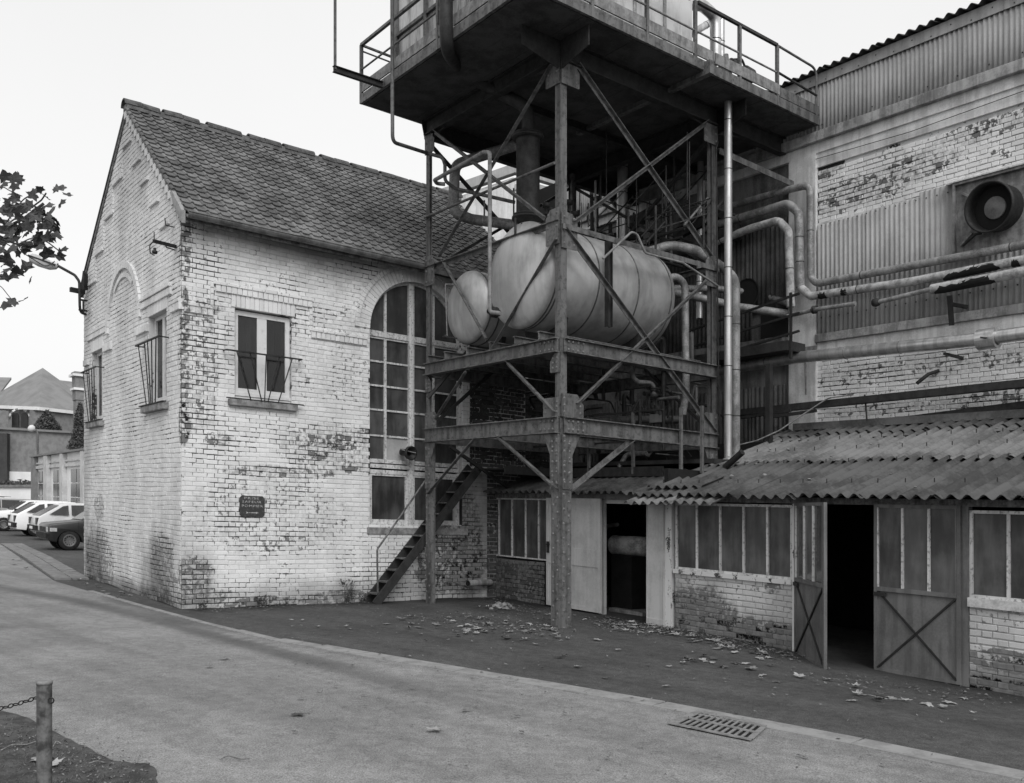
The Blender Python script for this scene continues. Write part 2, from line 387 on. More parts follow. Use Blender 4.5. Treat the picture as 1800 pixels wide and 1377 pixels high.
def wear(X, Y):
    if Y > 45: return .95
    w0 = wob(X, Y); v = .80+.16*w0
    t = (X+9)/12.0
    d = abs(distpoly(X, Y, WET)); wd = .19+.08*w0
    v -= .62*(1-sstep(d, wd*.5, wd*1.4))*(1-sstep(X, -2.6, 0.6))
    d = abs(distpoly(X, Y, WET2)); v -= .45*(1-sstep(d, .15, .55))
    d = abs(distpoly(X, Y, PATCH)); v -= .3*(1-sstep(d, .1, .35))
    for L in LT: v += .22*(1-sstep(abs(distpoly(X, Y, L)), .03, .16))
    return v
ground_grid('road', road_m, ks, ys, lambda X, Y: distpoly(X, Y, KERB) < 0, .006, wear, snap=KERB)
def strip(name, P, off0, off1, z0, mat, step=.5, gap=.008, kind=None, parent=None, n_sep=300):
    """row of kerb stones / channel slabs laid along a ground polyline"""
    D = []; 
    for (x0, y0), (x1, y1) in zip(P[:-1], P[1:]):
        l = math.hypot(x1-x0, y1-y0); n = max(1, int(l/step+.5))
        for i in range(n):
            t0, t1 = i/n+gap/l/2, (i+1)/n-gap/l/2; D.append(((x0+(x1-x0)*t0, y0+(y1-y0)*t0), (x0+(x1-x0)*t1, y0+(y1-y0)*t1), (-(y1-y0)/l, (x1-x0)/l)))
    return D
# flush channel slabs of the gutter between road and yard
kr = mkobj('gutter_channel', None, None, Vector((0, 9, 0))); tag(kr, kind='structure')
slabs = [s_ for s_ in strip('channel', KERB[1:], 0, 0, 0, None, .8) if s_[0][1] > 4 and s_[0][1] < 16.5]
for (p, q, nrm) in slabs:
    m_ = MB(); dz = R.uniform(-.002, .002); wdt = .22-.15*sstep(p[1], 10.2, 12.5)
    pts = []
    for (c, o_) in ((p, -.03), (q, -.03), (q, wdt), (p, wdt)):
        X, Y = c[0]+nrm[0]*o_, c[1]+nrm[1]*o_; a, b, _ = yard(X, Y, 0); pts.append((a, b, gz(a, b)+.016+dz))
    m_.prism(pts, (0, 0, -.06)); m_.build('channel_slab', kerbm2, kr)
# granite setts along the parking edge, far left
ks2 = mkobj('kerb_strip', None, None, Vector((-12, 22, 0))); tag(ks2, kind='structure')
for (p, q, nrm) in [s_ for s_ in strip('kerb', gpx([(0, 957), (40, 980), (95, 1020)]), 0, 0, 0, None, .45)]:
    for r_ in range(2):
        m_ = MB(); pts = []
        for (c, o_) in ((p, r_*.32), (q, r_*.32), (q, r_*.32+.3), (p, r_*.32+.3)):
            X, Y = c[0]+nrm[0]*o_, c[1]+nrm[1]*o_; a, b, _ = yard(X, Y, 0); pts.append((a, b, .03+R.uniform(0, .012)))
        m_.prism(pts, (0, 0, -.08)); m_.build('kerb_stone', kerbm, ks2)
# dark verge with rough grass, bottom left
VP = [(-160, 1215), (-60, 1242), (25, 1257), (50, 1267), (93, 1288), (132, 1309), (160, 1323), (197, 1341), (233, 1345), (260, 1346), (274, 1358), (272, 1372), (290, 1420), (300, 1600), (-160, 1600)]
m_ = MB(); ring = []
for i in range(len(VP)):
    x0, y0 = VP[i]; x1, y1 = VP[(i+1) % len(VP)]
    for t in range(4): 
        tt = t/4; ring.append(PZ(x0+(x1-x0)*tt+R.uniform(-2, 2), y0+(y1-y0)*tt+R.uniform(-1.5, 1.5), .0))
m_.add([(p.x, p.y, .014) for p in ring]+[(p.x, p.y, -.02) for p in ring], [tuple(range(len(ring)))]+[(i, (i+1) % len(ring), (i+1) % len(ring)+len(ring), i+len(ring)) for i in range(len(ring))])
verge = m_.build('verge', verge_m, None, kind='structure')

# ================================================================== BRICKWORK
class Bricks:
    def __init__(s): s.L = []
    def add(s, fr, uv, nrm, L, Hh, dep, full, mat):   # fr: frame function (u,v,w)->yard ; uv centre
        s.L.append((fr, uv, nrm, L, Hh, dep, full, mat))
    def fill(s, fr, nrm, segs, v0, v1, mat, course=.075, Ls=.225, off=0.0, jit=.002, proud=.0075, gap=.010, rng=R):
        n = int((v1-v0)/course)
        for k in range(n):
            vc = v0+(k+.5)*course; hdr = (k % 2 == 1)
            for (u0, u1) in segs(vc):
                u = math.floor((u0-off)/(Ls*1.5))*(Ls*1.5)+off+(Ls*.75 if hdr else 0)-Ls*1.5
                i = 0
                while u < u1:
                    L = Ls if (i % 2 == 0) else Ls/2
                    a_, b_ = max(u, u0), min(u+L, u1)
                    vw = vc+.009*math.sin(u*1.7+k*.35)+.006*math.sin(u*4.1-k*.8)
                    if b_-a_ > .04:
                        full = abs((b_-a_)-L) < 1e-6
                        s.add(fr, ((a_+b_)/2, vw), nrm, (b_-a_)-gap, course-gap, proud+rng.uniform(-jit, jit), full, mat)
                    u += L; i += 1
    def finish(s, parent, name='brick', budget=300):
        cam_p = np.array((0, 0, EYE)); sc_ = []
        for i, (fr, uv, nrm, L, Hh, dep, full, mat) in enumerate(s.L):
            p = Wd(*fr(uv[0], uv[1], 0)); d = Vector((p.x, p.y, p.z-EYE)); r = d.length
            c = abs(Vector(nrm).dot(d/r)); inview = abs(p.x/p.y) < .57 and p.z < EYE+.57*p.y
            sc_.append((-(L*Hh*c/r/r) if (full and inview) else 1, i))
        sc_.sort(); pick = {i for q, i in sc_[:budget] if q < 0}
        o0 = origin_of(parent); meshes = {}; J = {}
        T = [(-1, -1), (1, -1), (1, 1), (-1, 1)]
        def verts(fr, uv, L, Hh, dep, rr=None):
            out = []
            for (w_, ins) in ((-.03, 0), (dep-.004, 0), (dep, .006)):
                for (i, j) in T:
                    du = i*(L/2-ins); dv = j*(Hh/2-ins)
                    if rr: du += rr.uniform(-.004, .004); dv += rr.uniform(-.003, .003)
                    out.append(Wd(*fr(uv[0]+du, uv[1]+dv, w_)))
            return out
        FS = [(0, 1, 5, 4), (1, 2, 6, 5), (2, 3, 7, 6), (3, 0, 4, 7), (4, 5, 9, 8), (5, 6, 10, 9), (6, 7, 11, 10), (7, 4, 8, 11), (8, 9, 10, 11)]
        for i, (fr, uv, nrm, L, Hh, dep, full, mat) in enumerate(s.L):
            if i in pick:
                key = (id(fr), round(L, 3), round(Hh, 3), mat.name, i % 3)
                c = Wd(*fr(uv[0], uv[1], 0))
                if key not in meshes:
                    vs = verts(fr, uv, L, Hh, dep, R); me = bpy.data.meshes.new(name); me.from_pydata([tuple(q-c) for q in vs], [], FS)
                    bm = bmesh.new(); bm.from_mesh(me); bmesh.ops.recalc_face_normals(bm, faces=bm.faces); bm.to_mesh(me); bm.free()
                    me.materials.append(mat); meshes[key] = me
                mkobj(name, meshes[key], parent, c-o0)
            else:
                J.setdefault(mat.name, []).append(i)
        for mn, idx in J.items():
            V = []; Fc = []
            for i in idx:
                fr, uv, nrm, L, Hh, dep, full, mat = s.L[i]; n = len(V)
                V += [tuple(q-o0) for q in verts(fr, uv, L, Hh, dep, R)]; Fc += [tuple(n+k for k in f) for f in FS]
            me = bpy.data.meshes.new(name+'work'); me.from_pydata(V, [], Fc)
            bm = bmesh.new(); bm.from_mesh(me); bmesh.ops.recalc_face_normals(bm, faces=bm.faces); bm.to_mesh(me); bm.free()
            me.materials.append(bpy.data.materials[mn])
            o = mkobj(name+'work', me, parent); o['kind'] = 'stuff'
def subtract(seg, cuts):
    out = [seg]
    for c0, c1 in cuts:
        nx = []
        for a_, b_ in out:
            if c1 <= a_ or c0 >= b_: nx.append((a_, b_)); continue
            if c0 > a_: nx.append((a_, c0))
            if c1 < b_: nx.append((c1, b_))
        out = nx
    return out
def wall_sheet(name, fr, outer, holes, mat, parent, jamb=.22, w0=0.0):
    """wall face with openings and their reveals; fr maps (u,v,w) to the yard frame"""
    bm = bmesh.new(); loops = []
    for lp in [outer]+holes:
        vs = [bm.verts.new(Wd(*fr(u, v, w0))) for u, v in lp]; loops.append(vs)
        for i in range(len(vs)): bm.edges.new((vs[i], vs[(i+1) % len(vs)]))
    bmesh.ops.triangle_fill(bm, edges=bm.edges[:], use_beauty=True)
    for lp, vs in zip(holes, loops[1:]):
        bk = [bm.verts.new(Wd(*fr(u, v, w0-jamb))) for u, v in lp]
        for i in range(len(vs)):
            j = (i+1) % len(vs); bm.faces.new((vs[i], vs[j], bk[j], bk[i]))
    o0 = origin_of(parent)
    for v in bm.verts: v.co -= o0
    me = bpy.data.meshes.new(name); bm.to_mesh(me); bm.free(); me.materials.append(mat)
    return mkobj(name, me, parent)
def rect(u0, u1, v0, v1): return [(u0, v0), (u1, v0), (u1, v1), (u0, v1)]

def sheet(name, mat, parent, P0, U, V, N, wid, ln, pitch=.076, amp=.012, th=.006, nv=2, label=None, jag=0.0, sag=0.0, ph=0.0):
    """one corrugated sheet with thickness; U across the waves, V along them"""
    P0, U, V, N = Vector(P0), Vector(U), Vector(V), Vector(N); nu = max(6, int(wid/pitch*8)); vs = []
    for side in (0, 1):
        for j in range(nv+1):
            for i in range(nu+1):
                u = wid*i/nu; v = ln*j/nv; h = amp*math.sin(2*math.pi*u/pitch+ph)-side*th-sag*math.sin(math.pi*j/nv)*math.sin(math.pi*i/nu)
                e = jag*(R.random()-.5) if (jag and j in (0, nv)) else 0
                vs.append(P0+U*u+V*(v+e)+N*h)
    W_ = nu+1; o = W_*(nv+1); fs = []
    for j in range(nv):
        for i in range(nu):
            q = j*W_+i; fs.append((q, q+1, q+W_+1, q+W_)); fs.append((o+q+W_, o+q+W_+1, o+q+1, o+q))
    for i in range(nu):
        fs.append((i, o+i, o+i+1, i+1)); q = nv*W_+i; fs.append((q+1, o+q+1, o+q, q))
    for j in range(nv):
        q = j*W_; fs.append((q+W_, o+q+W_, o+q, q)); q = j*W_+nu; fs.append((q, o+q, o+q+W_, q+W_))
    m_ = MB(); m_.add(vs, fs, True); 
    return m_.build(name, mat, parent, label=label, recalc=False)
# ================================================================== THE BRICK HOUSE
BF, AG, BB = 4.07, -4.12, 10.45           # front plane, gable plane, back plane
AE = 2.55                                 # right end of the front wall
ZE, ZR, BR = 6.16, 8.62, 7.10             # eaves, ridge
house = thing('brick_house', 'whitewashed brick house with steep tiled roof, its gable and tall arched window facing the yard', 'house', (AG, BF, 0))
frF = lambda u, v, w_: (u, BF-w_, v)      # front: u=a, v=z
frG = lambda u, v, w_: (AG-w_, u, v)      # gable: u=b, v=z
nF = (-BX[0], -BX[1], 0); nG = (-AX[0], -AX[1], 0)
cz = lambda x, y, b=BF: tuple(PB(x, y, b)); cg = lambda x, y: tuple(PA(x, y, AG))
bl = [wb(PB(325, 420, BF), (.11, .11, .75), 1.5), wb(PB(325, 560, BF), (.10, .10, .6), 1.7), wb(PB(324, 740, BF), (.13, .13, .42), 2.1), wb(PB(324, 650, BF), (.09, .09, .8), 1.3), wb(PB(350, 640, BF), (.35, .35, 1.2), .7),
      wb(PB(385, 772, BF), (.26, .26, .13), 1.35), wb(PB(545, 775, BF), (.3, .3, .16), 1.5), wb(PB(600, 778, BF), (.42, .42, .17), 2.2), wb(PB(560, 800, BF), (.22, .22, .12), 1.9), wb(PB(615, 822, BF), (.2, .2, .12), 1.5), wb(PB(640, 765, BF), (.2, .2, .15), 1.2), wb(PB(590, 790, BF), (1.1, 1.1, .5), .55), wb(PB(500, 830, BF), (1.2, 1.2, .12), .9), wb(PB(340, 1010, BF), (.33, .33, .35), 1.35),
      wb(PB(370, 1050, BF), (.5, .5, .15), 1.1), wb(PB(460, 1060, BF), (.8, .8, .13), 1.7), wb(PB(600, 1050, BF), (1.0, 1.0, .14), 1.3), wb(PB(790, 980, BF), (.9, .9, .8), 2.0),
      wb(PB(820, 930, BF), (.4, .4, .7), 1.1), wb(PB(370, 540, BF), (.25, .25, .12), 1.0), wb(PB(480, 910, BF), (1.6, 1.6, .8), .35), wb(PB(600, 620, BF), (1.6, 1.6, 1.0), .25),
      wb(PB(345, 370, BF), (.4, .4, .4), .5), wb(PA(182, 990, AG), (.9, .9, .75), 1.1), wb(PA(285, 1000, AG), (.75, .75, .7), 1.05), wb(PA(240, 1050, AG), (3, 3, .16), 1.4),
      wb(PA(300, 1050, AG), (.7, .7, .5), 1.1), wb(PA(160, 1000, AG), (.4, .4, .9), 1.5), wb(PA(175, 890, AG), (.5, .5, .3), .9)]
gm1 = [(Wd(-1.6, BF, ZE-.1), (2.2, 2.2, .85), .52), (Wd(-1.0, BF, .1), (6, 6, .42), .45), (Wd(1.3, BF, 1.2), (1.3, 1.3, 1.6), .6), (tuple(Wd(-4.0, BF, .5)), (.5, .5, .7), .35)]  # first patch: stain below the eaves, with eaves shade painted in
gm2 = [(PW_, r_, k_) for PW_, r_, k_ in ((Wd(AG, 9.6, .3), (1.3, 1.3, 1.15), .6), (Wd(AG, 5.4, .3), (1.15, 1.15, 1.0), .55), (Wd(AG, 7, .0), (5, 5, .3), .6), (Wd(AG, 6.9, 7.6), (1.6, 1.6, 1.5), .22), (Wd(AG, 10.4, 4), (.8, .8, 5), .3))]
ww = whitewash('whitewashed_brick', bl, .74, .12, .632, grime_shade=gm1)
wm = whitewash('whitewashed_mortar', bl, .64, .11, .529, mortar=True, grime_shade=gm1)
wg = whitewash('whitewashed_gable_brick', bl, .72, .14, .64, dirt=.05, grime_shade=gm2)
wgm = whitewash('whitewashed_gable_mortar', bl, .60, .12, .545, mortar=True, grime_shade=gm2)
unpainted = whitewash('sooty_brick', [wb((1.9, BF, 3.5), (1.2, 1.2, 3), 0.1)], .30, .055, .40); unpaintedm = whitewash('sooty_mortar', [], .11, .05, .40, mortar=True)  # bare brick and mortar, darker than elsewhere on the house
# openings of the front
f0, f1 = PB(413, 541, BF), PB(512, 560, BF); FW = (f0.x, f1.x, PB(413, 700, BF).z, f0.z)
AWc, AWr = (PB(650, 700, BF).x+PB(812, 700, BF).x)/2, (PB(812, 700, BF).x-PB(650, 700, BF).x)/2
AWb, AWs = PB(650, 925, BF).z, 4.76
def archpoly(c, r, zb, zs, n=20): return [(c-r, zb), (c+r, zb)]+[(c+r*math.cos(math.pi*i/n), zs+r*math.sin(math.pi*i/n)) for i in range(n+1)]
wall_sheet('front_wall', frF, rect(AG, AE, -.2, ZE), [rect(*FW), archpoly(AWc, AWr, AWb, AWs)], wm, house, jamb=.16)
RO = AWr+.27
def segF(v):
    cuts = []
    if FW[2]-.0 < v < FW[3]: cuts.append((FW[0], FW[1]))
    if AWb < v <= AWs: cuts.append((AWc-AWr, AWc+AWr))
    if v > AWs and v < AWs+RO: h = math.sqrt(max(0, RO*RO-(v-AWs)**2)); cuts.append((AWc-h, AWc+h))
    if FW[3] < v < FW[3]+.235: cuts.append((FW[0]-.06, FW[1]+.06))
    return subtract((AG, 1.62 if v < 2.45 else 1.22), cuts)
BK = Bricks(); BK.fill(frF, nF, segF, .0, ZE-.02, ww, off=AG)
BK.fill(frF, nF, lambda v: [(1.62 if v < 2.45 else 1.22, AE)], .0, ZE-.02, unpainted, off=AG)
# gable
def win_g(xl, xr, yt_r, yb_r):
    p0, p1 = PA(xl, 700, AG), PA(xr, yt_r, AG); p2 = PA(xr, yb_r, AG); return (p1.y, p0.y, p2.z, p1.z)
GW1 = win_g(262, 293, 543, 706); GW2 = win_g(162, 181, 612, 738)
GWs = [GW1, GW2]
def roofz(b): return ZE+(ZR-ZE)*(1-abs(b-BR)/((BR-BF) if b < BR else (BB-BR)))
outer = [(BF, -.2), (BB, -.2), (BB, ZE), (BR, ZR), (BF, ZE)]
wall_sheet('gable_wall', frG, outer, [rect(*g_) for g_ in GWs], wgm, house, jamb=.16)
def segG(v):
    lo, hi = BF, BB
    if v > ZE: h = (ZR-v)/(ZR-ZE); lo, hi = BR-h*(BR-BF)+.03, BR+h*(BB-BR)-.03
    cuts = [(g_[0], g_[1]) for g_ in GWs if g_[2] < v < g_[3]]+[(g_[0]-.05, g_[1]+.05) for g_ in GWs if g_[3] <= v < g_[3]+.23]
    return subtract((lo, hi), cuts) if hi-lo > .1 else []
BK.fill(frG, nG, segG, 0, ZR-.08, wg, off=BF, jit=.0035, proud=.007)
# projecting string courses and stepped labels (rows of dentil bricks)
def course(fr, nrm, p, q, h, dep, mat, dent=.085):
    (u0, v0), (u1, v1) = p, q; L = math.hypot(u1-u0, v1-v0); horiz = abs(u1-u0) > abs(v1-v0); n = max(1, int(L/dent))
    for i in range(n):
        t = (i+.5)/n
        if horiz: BK.add(fr, (u0+(u1-u0)*t, v0+(v1-v0)*t), nrm, L/n-.008, h, dep, False, mat)
        else: BK.add(fr, (u0+(u1-u0)*t, v0+(v1-v0)*t), nrm, h, L/n-.008, dep, False, mat)
def cF(pts, h=.1, dep=.04, dent=.085):
    Q = [PB(x, y, BF) for x, y in pts]
    for p, q in zip(Q[:-1], Q[1:]):
        vert = abs(p.x-q.x) < .35*abs(p.z-q.z); course(frF, nF, (p.x, p.z), (q.x if not vert else p.x, q.z if vert else p.z), h, dep, ww, dent)
def cG(pts, h=.09, dep=.04, dent=.11):
    Q = [PA(x, y, AG) for x, y in pts]
    for p, q in zip(Q[:-1], Q[1:]):
        vert = abs(p.y-q.y) < .35*abs(p.z-q.z); course(frG, nG, (p.y, p.z), (q.y if not vert else p.y, q.z if vert else p.z), h, dep, wg, dent)
cF([(322, 541), (374, 550)], .12); cF([(322, 533), (374, 542)], .05, .055, .2); cF([(372, 548), (372, 496)], .05, .035)
cF([(374, 497), (548, 537)], .05, .055, .2); cF([(378, 506), (548, 545)], .11); cF([(546, 545), (546, 582)], .05, .035)
cF([(546, 588), (644, 608)], .11); cF([(546, 580), (644, 600)], .05, .055, .2)
for x0, y0, x1, y1 in ((218, 261, 233, 246), (235, 292, 249, 277), (249, 326, 263, 312), (265, 364, 281, 349), (283, 403, 300, 389), (201, 326, 216, 312), (186, 387, 200, 375), (170, 449, 184, 437), (156, 503, 170, 495)): cG([(x0, y0), (x1, y1)], .06, .045, .22)
for x, y0, y1 in ((216, 312, 282), (200, 375, 326), (184, 437, 390), (170, 495, 450)): cG([(x, y0), (x, y1)], .05, .03, .07)
cG([(250, 530), (303, 497)], .06, .06, .22); cG([(250, 540), (303, 507)], .11); cG([(155, 590), (191, 566)], .06, .05, .22); cG([(155, 597), (191, 574)], .11)
cG([(303, 545), (320, 535)], .12, .05); cG([(303, 536), (320, 527)], .05, .06, .2); cG([(241, 586), (262, 575)], .12, .05); cG([(184, 614), (198, 602)], .14, .05); cG([(150, 640), (158, 634)], .12, .05)
# flat arch over the windows: soldier bricks
for (u0, u1, z0, fr, nn, mt) in ((FW[0], FW[1], FW[3], frF, nF, ww), (GW1[0], GW1[1], GW1[3], frG, nG, wg), (GW2[0], GW2[1], GW2[3], frG, nG, wg)):
    n = int((u1-u0+.12)/.075)
    for i in range(n): BK.add(fr, (u0-.06+(i+.5)*(u1-u0+.12)/n, z0+.118), nn, (u1-u0+.12)/n-.006, .225, .016, False, mt)
BK.finish(house)
# voussoirs of the big arch, two rings
def vring(fr, c, zs, r0, r1, n, dep, mat, parent, a0=0, a1=math.pi, name='arch_brick'):
    for i in range(n):
        t0 = a0+(a1-a0)*(i+.04)/n; t1 = a0+(a1-a0)*(i+.96)/n; q = []
        for w_ in (-.03, dep):
            for (r, t) in ((r0, t0), (r1, t0), (r1, t1), (r0, t1)): q.append(fr(c+r*math.cos(t), zs+r*math.sin(t), w_))
        MB().hexa(q).build(name, mat, parent)
vring(frF, AWc, AWs, AWr, AWr+.215, 44, .014, ww, house); vring(frF, AWc, AWs, AWr+.222, AWr+.30, 50, .04, ww, house)
# blind arch of the gable
ap = PA(215, 466, AG); bl_ = PA(190, 556, AG); br_ = PA(249, 524, AG); cb = (bl_.y+br_.y)/2; rb = abs(bl_.y-br_.y)/2; 
vring(frG, cb, ap.z-rb, rb-.10, rb+.02, 26, .05, wg, house); vring(frG, cb, ap.z-rb-.02, rb-.24, rb-.16, 20, .035, wg, house, .9, 2.3)
course_ = [PA(190, 560, AG), PA(249, 530, AG)]
for bb in (cb-rb, cb+rb):
    z1 = ap.z-rb; z0 = bl_.z-.05
    for i in range(int((z1-z0)/.08)):
        MB().box(AG-.045, AG+.02, bb-.06, bb+.06, z0+i*.08, z0+i*.08+.072).build('arch_brick', wg, house)
# ------------- windows
def bars_window(parent, name, fr, u0, u1, v0, v1, cols, rows, frame, th, mat, gl, w_in=-.10, main=None, glabel=None):
    """casement: outer frame, glazing bars, one pane per light"""
    wn = MB()
    def rb_(a_, b_, c_, d_, w0, w1): wn.hexa([fr(a_, c_, w0), fr(b_, c_, w0), fr(b_, c_, w1), fr(a_, c_, w1), fr(a_, d_, w0), fr(b_, d_, w0), fr(b_, d_, w1), fr(a_, d_, w1)])
    rb_(u0, u0+frame, v0, v1, w_in-.03, w_in+.03); rb_(u1-frame, u1, v0, v1, w_in-.03, w_in+.03)
    rb_(u0+frame, u1-frame, v0, v0+frame, w_in-.03, w_in+.03); rb_(u0+frame, u1-frame, v1-frame, v1, w_in-.03, w_in+.03)
    fo = wn.build(name, mat, parent)
    for c_ in cols[1:-1]:
        t_ = th if not (main and c_ in main) else th*2.2; MBx = MB()
        MBx.hexa([fr(u, v, w_) for v in (v0+frame, v1-frame) for u, w_ in ((c_-t_/2, w_in-.02), (c_+t_/2, w_in-.02), (c_+t_/2, w_in+.026), (c_-t_/2, w_in+.026))]); MBx.build('glazing_bar', mat, fo)
    for r_ in rows[1:-1]:
        MBx = MB(); MBx.hexa([fr(u, v, w_) for v in (r_-th/2, r_+th/2) for u, w_ in ((u0+frame, w_in-.018), (u1-frame, w_in-.018), (u1-frame, w_in+.022), (u0+frame, w_in+.022))]); MBx.build('glazing_bar', mat, fo)
    for i in range(len(cols)-1):
        for j in range(len(rows)-1):
            a_, b_, c_, d_ = max(cols[i], u0+frame), min(cols[i+1], u1-frame), max(rows[j], v0+frame), min(rows[j+1], v1-frame)
            if b_-a_ < .03 or d_-c_ < .03: continue
            ww_ = w_in+R.uniform(-.003, .003); t1, t2 = R.uniform(-.003, .003), R.uniform(-.003, .003)
            MB().hexa([fr(a_, c_, ww_-.004), fr(b_, c_, ww_-.004+t1), fr(b_, c_, ww_+t1), fr(a_, c_, ww_), fr(a_, d_, ww_-.004+t2), fr(b_, d_, ww_-.004+t1+t2), fr(b_, d_, ww_+t1+t2), fr(a_, d_, ww_+t2)]).build('pane', gl, fo)
    return fo
um = (FW[0]+FW[1])/2
fwn = bars_window(house, 'window', frF, FW[0], FW[1], FW[2]+.10, FW[3]-.02, [FW[0], um, FW[1]], [FW[2]+.10, FW[3]-.02], .075, .16, whitef, glass, -.10)
for k_, z_ in ((0, .1), (1, .05)): MB().box(FW[0], FW[1], BF+.03+.02*k_, BF+.14, FW[2]+z_-.05, FW[2]+z_-.006).build('sill_board', whitef, fwn)
s0, s1 = PB(397, 712, BF), PB(520, 734, BF)
MB().box(s0.x+.03, s1.x, BF-.09, BF+.06, FW[2]-.12, FW[2]-.02).build('sill', stone, house, bevel=.008)
MB().box(s0.x-.02, s1.x+.1, BF-.095, BF-.07, FW[2]-.018, FW[2]-.002).build('flashing', iron, house)
# things seen through the window
MB().box(um+.10, um+.30, BF+.30, BF+.31, FW[2]+.75, FW[2]+1.38).build('paper_sheet', paper, house)
MB().box(um-.17, um-.10, BF+.30, BF+.31, FW[2]+.75, FW[2]+1.35).build('paper_sheet', paper, house)
for i in range(7): MB().tube([(um+.32+i*.035, BF+.24+.02*(i % 2), FW[2]+.15), (um+.32+i*.035, BF+.24+.02*(i % 2), FW[3]-.1)], .02, 6).build('curtain_fold', simple('curtain', .2, .14) if i == 0 else bpy.data.materials['curtain'], house)
def guard(fr, xs_top, xs_bot, zt, zb, outw, parent):
    """fan shaped window guard of a top rail and splayed bars"""
    def P(u, v, w_): return fr(u, v, w_)
    g_ = mkobj('window_guard', None, parent); o_ = origin_of(parent); base = Wd(*P(xs_top[0], zb, 0)); g_.location = base-o_
    MB().bar(P(xs_top[0], zt, outw), P(xs_top[-1], zt, outw), .03, .022).build('top_rail', iron, g_)
    for i, (a_, b_) in enumerate(zip(xs_top[1:-1], xs_bot)): MB().tube([P(a_, zt, outw-.008*(i % 2)), P(b_, zb, .02+outw*.55)], .0095, 6).build('guard_bar', iron, g_)
    for e in (0, -1): MB().tube([P(xs_top[e], zt, outw), P(xs_top[e], zt, -.02)], .011, 6).build('rail_stay', iron, g_)
    return g_
U = lambda x, y: PB(x, y, BF-.14).x
zt = PB(460, 623, BF-.14).z
guard(frF, [U(398, 614), U(416, 620), U(440, 623), U(468, 626), U(492, 629), U(514, 632), U(531, 633)], [U(443, 716), U(462, 717), U(467, 718), U(473, 719), U(491, 720)], zt, FW[2]-.02, .14, house)
for gw in GWs:
    b0, b1 = gw[0], gw[1]; wd = b1-b0; m_ = (b0+b1)/2
    wn = bars_window(house, 'window', frG, b0, b1, gw[2]+.06, gw[3], [b0, m_, b1], [gw[2]+.06, gw[3]], .06, .12, whitef, glass, -.12)
    MB().box(AG-.10, AG+.05, b0-.12, b1+.16, gw[2]-.13, gw[2]-.02).build('sill', stone, house, bevel=.01)
    MB().box(AG-.115, AG-.08, b0-.14, b1+.2, gw[2]-.018, gw[2]-.002).build('flashing', iron, house)
    zt2 = gw[2]+1.0
    guard(frG, [b0-.12, b0+.02, m_-.2, m_, m_+.2, b1+.05, b1+.2], [m_-.25, m_-.08, m_, m_+.08, m_+.25], zt2, gw[2]-.02, .16, house)
# arched window: frame ring, transoms, mullions and glazing bars
aw = thing('arched_window', 'x', 'x', (AWc, BF, AWb)); 
for k_ in ('label', 'category'): del aw[k_]
aw.parent = house; aw.location = Wd(AWc, BF, AWb)-origin_of(house)
wi = -.12; z_tr = PB(650, 818, BF).z; zrow = [PB(651, yy, BF).z for yy in (764, 718, 675, 632)]; ztop = PB(651, 583, BF).z
cx_ = [PB(682, 700, BF).x, PB(727, 700, BF).x, PB(767, 700, BF).x]
ring_ = archpoly(AWc, AWr, AWb, AWs, 24); inner = archpoly(AWc, AWr-.045, AWb+.05, AWs, 24)
m_ = MB(); n = len(ring_)
vs = [frF(u, v, wi-.03) for u, v in ring_]+[frF(u, v, wi-.03) for u, v in inner]+[frF(u, v, wi+.03) for u, v in ring_]+[frF(u, v, wi+.03) for u, v in inner]
fs = []
for i in range(n):
    j = (i+1) % n; fs += [(2*n+i, 2*n+j, 3*n+j, 3*n+i), (n+i, n+j, 3*n+j, 3*n+i), (i, j, n+j, n+i)]
m_.add(vs, fs); m_.build('frame', woodw, aw)
def ub(u0, u1, v0, v1, d0=-.02, d1=.03, nm='glazing_bar', mt=woodw):
    MB().hexa([frF(u, v, w_) for v in (v0, v1) for u, w_ in ((u0, wi+d0), (u1, wi+d0), (u1, wi+d1), (u0, wi+d1))]).build(nm, mt, aw)
topat = lambda u: AWs+math.sqrt(max(0, (AWr-.04)**2-(u-AWc)**2))
L_, R_ = AWc-AWr+.04, AWc+AWr-.04
ub(L_, R_, ztop-.05, ztop+.05, -.03, .05, 'transom'); ub(L_, R_, ztop-.085, ztop-.055, -.03, .03, 'transom')
for dz in (-.10, 0, .09): ub(L_, R_, z_tr+dz-.035, z_tr+dz+.035, -.03, .05-.01*abs(dz*10), 'transom')
ub(cx_[1]-.055, cx_[1]+.055, AWb+.05, topat(cx_[1]), -.02, .055, 'mullion'); ub(cx_[1]-.018, cx_[1]+.018, AWb+.05, topat(cx_[1]), .055, .075, 'mullion')
for u in (cx_[0], cx_[2]): ub(u-.022, u+.022, z_tr+.13, topat(u), -.02, .032)
for z_ in zrow: 
    for (q0, q1) in ((L_, cx_[1]-.055), (cx_[1]+.055, R_)): ub(q0, q1, z_-.016, z_+.016, -.02, .024)
zz = [z_tr+.13]+sorted(zrow)+[ztop-.09]; uu = [L_, cx_[0], cx_[1], cx_[2], R_]
board = simple('pale_board', .36, .28, 3, .8)
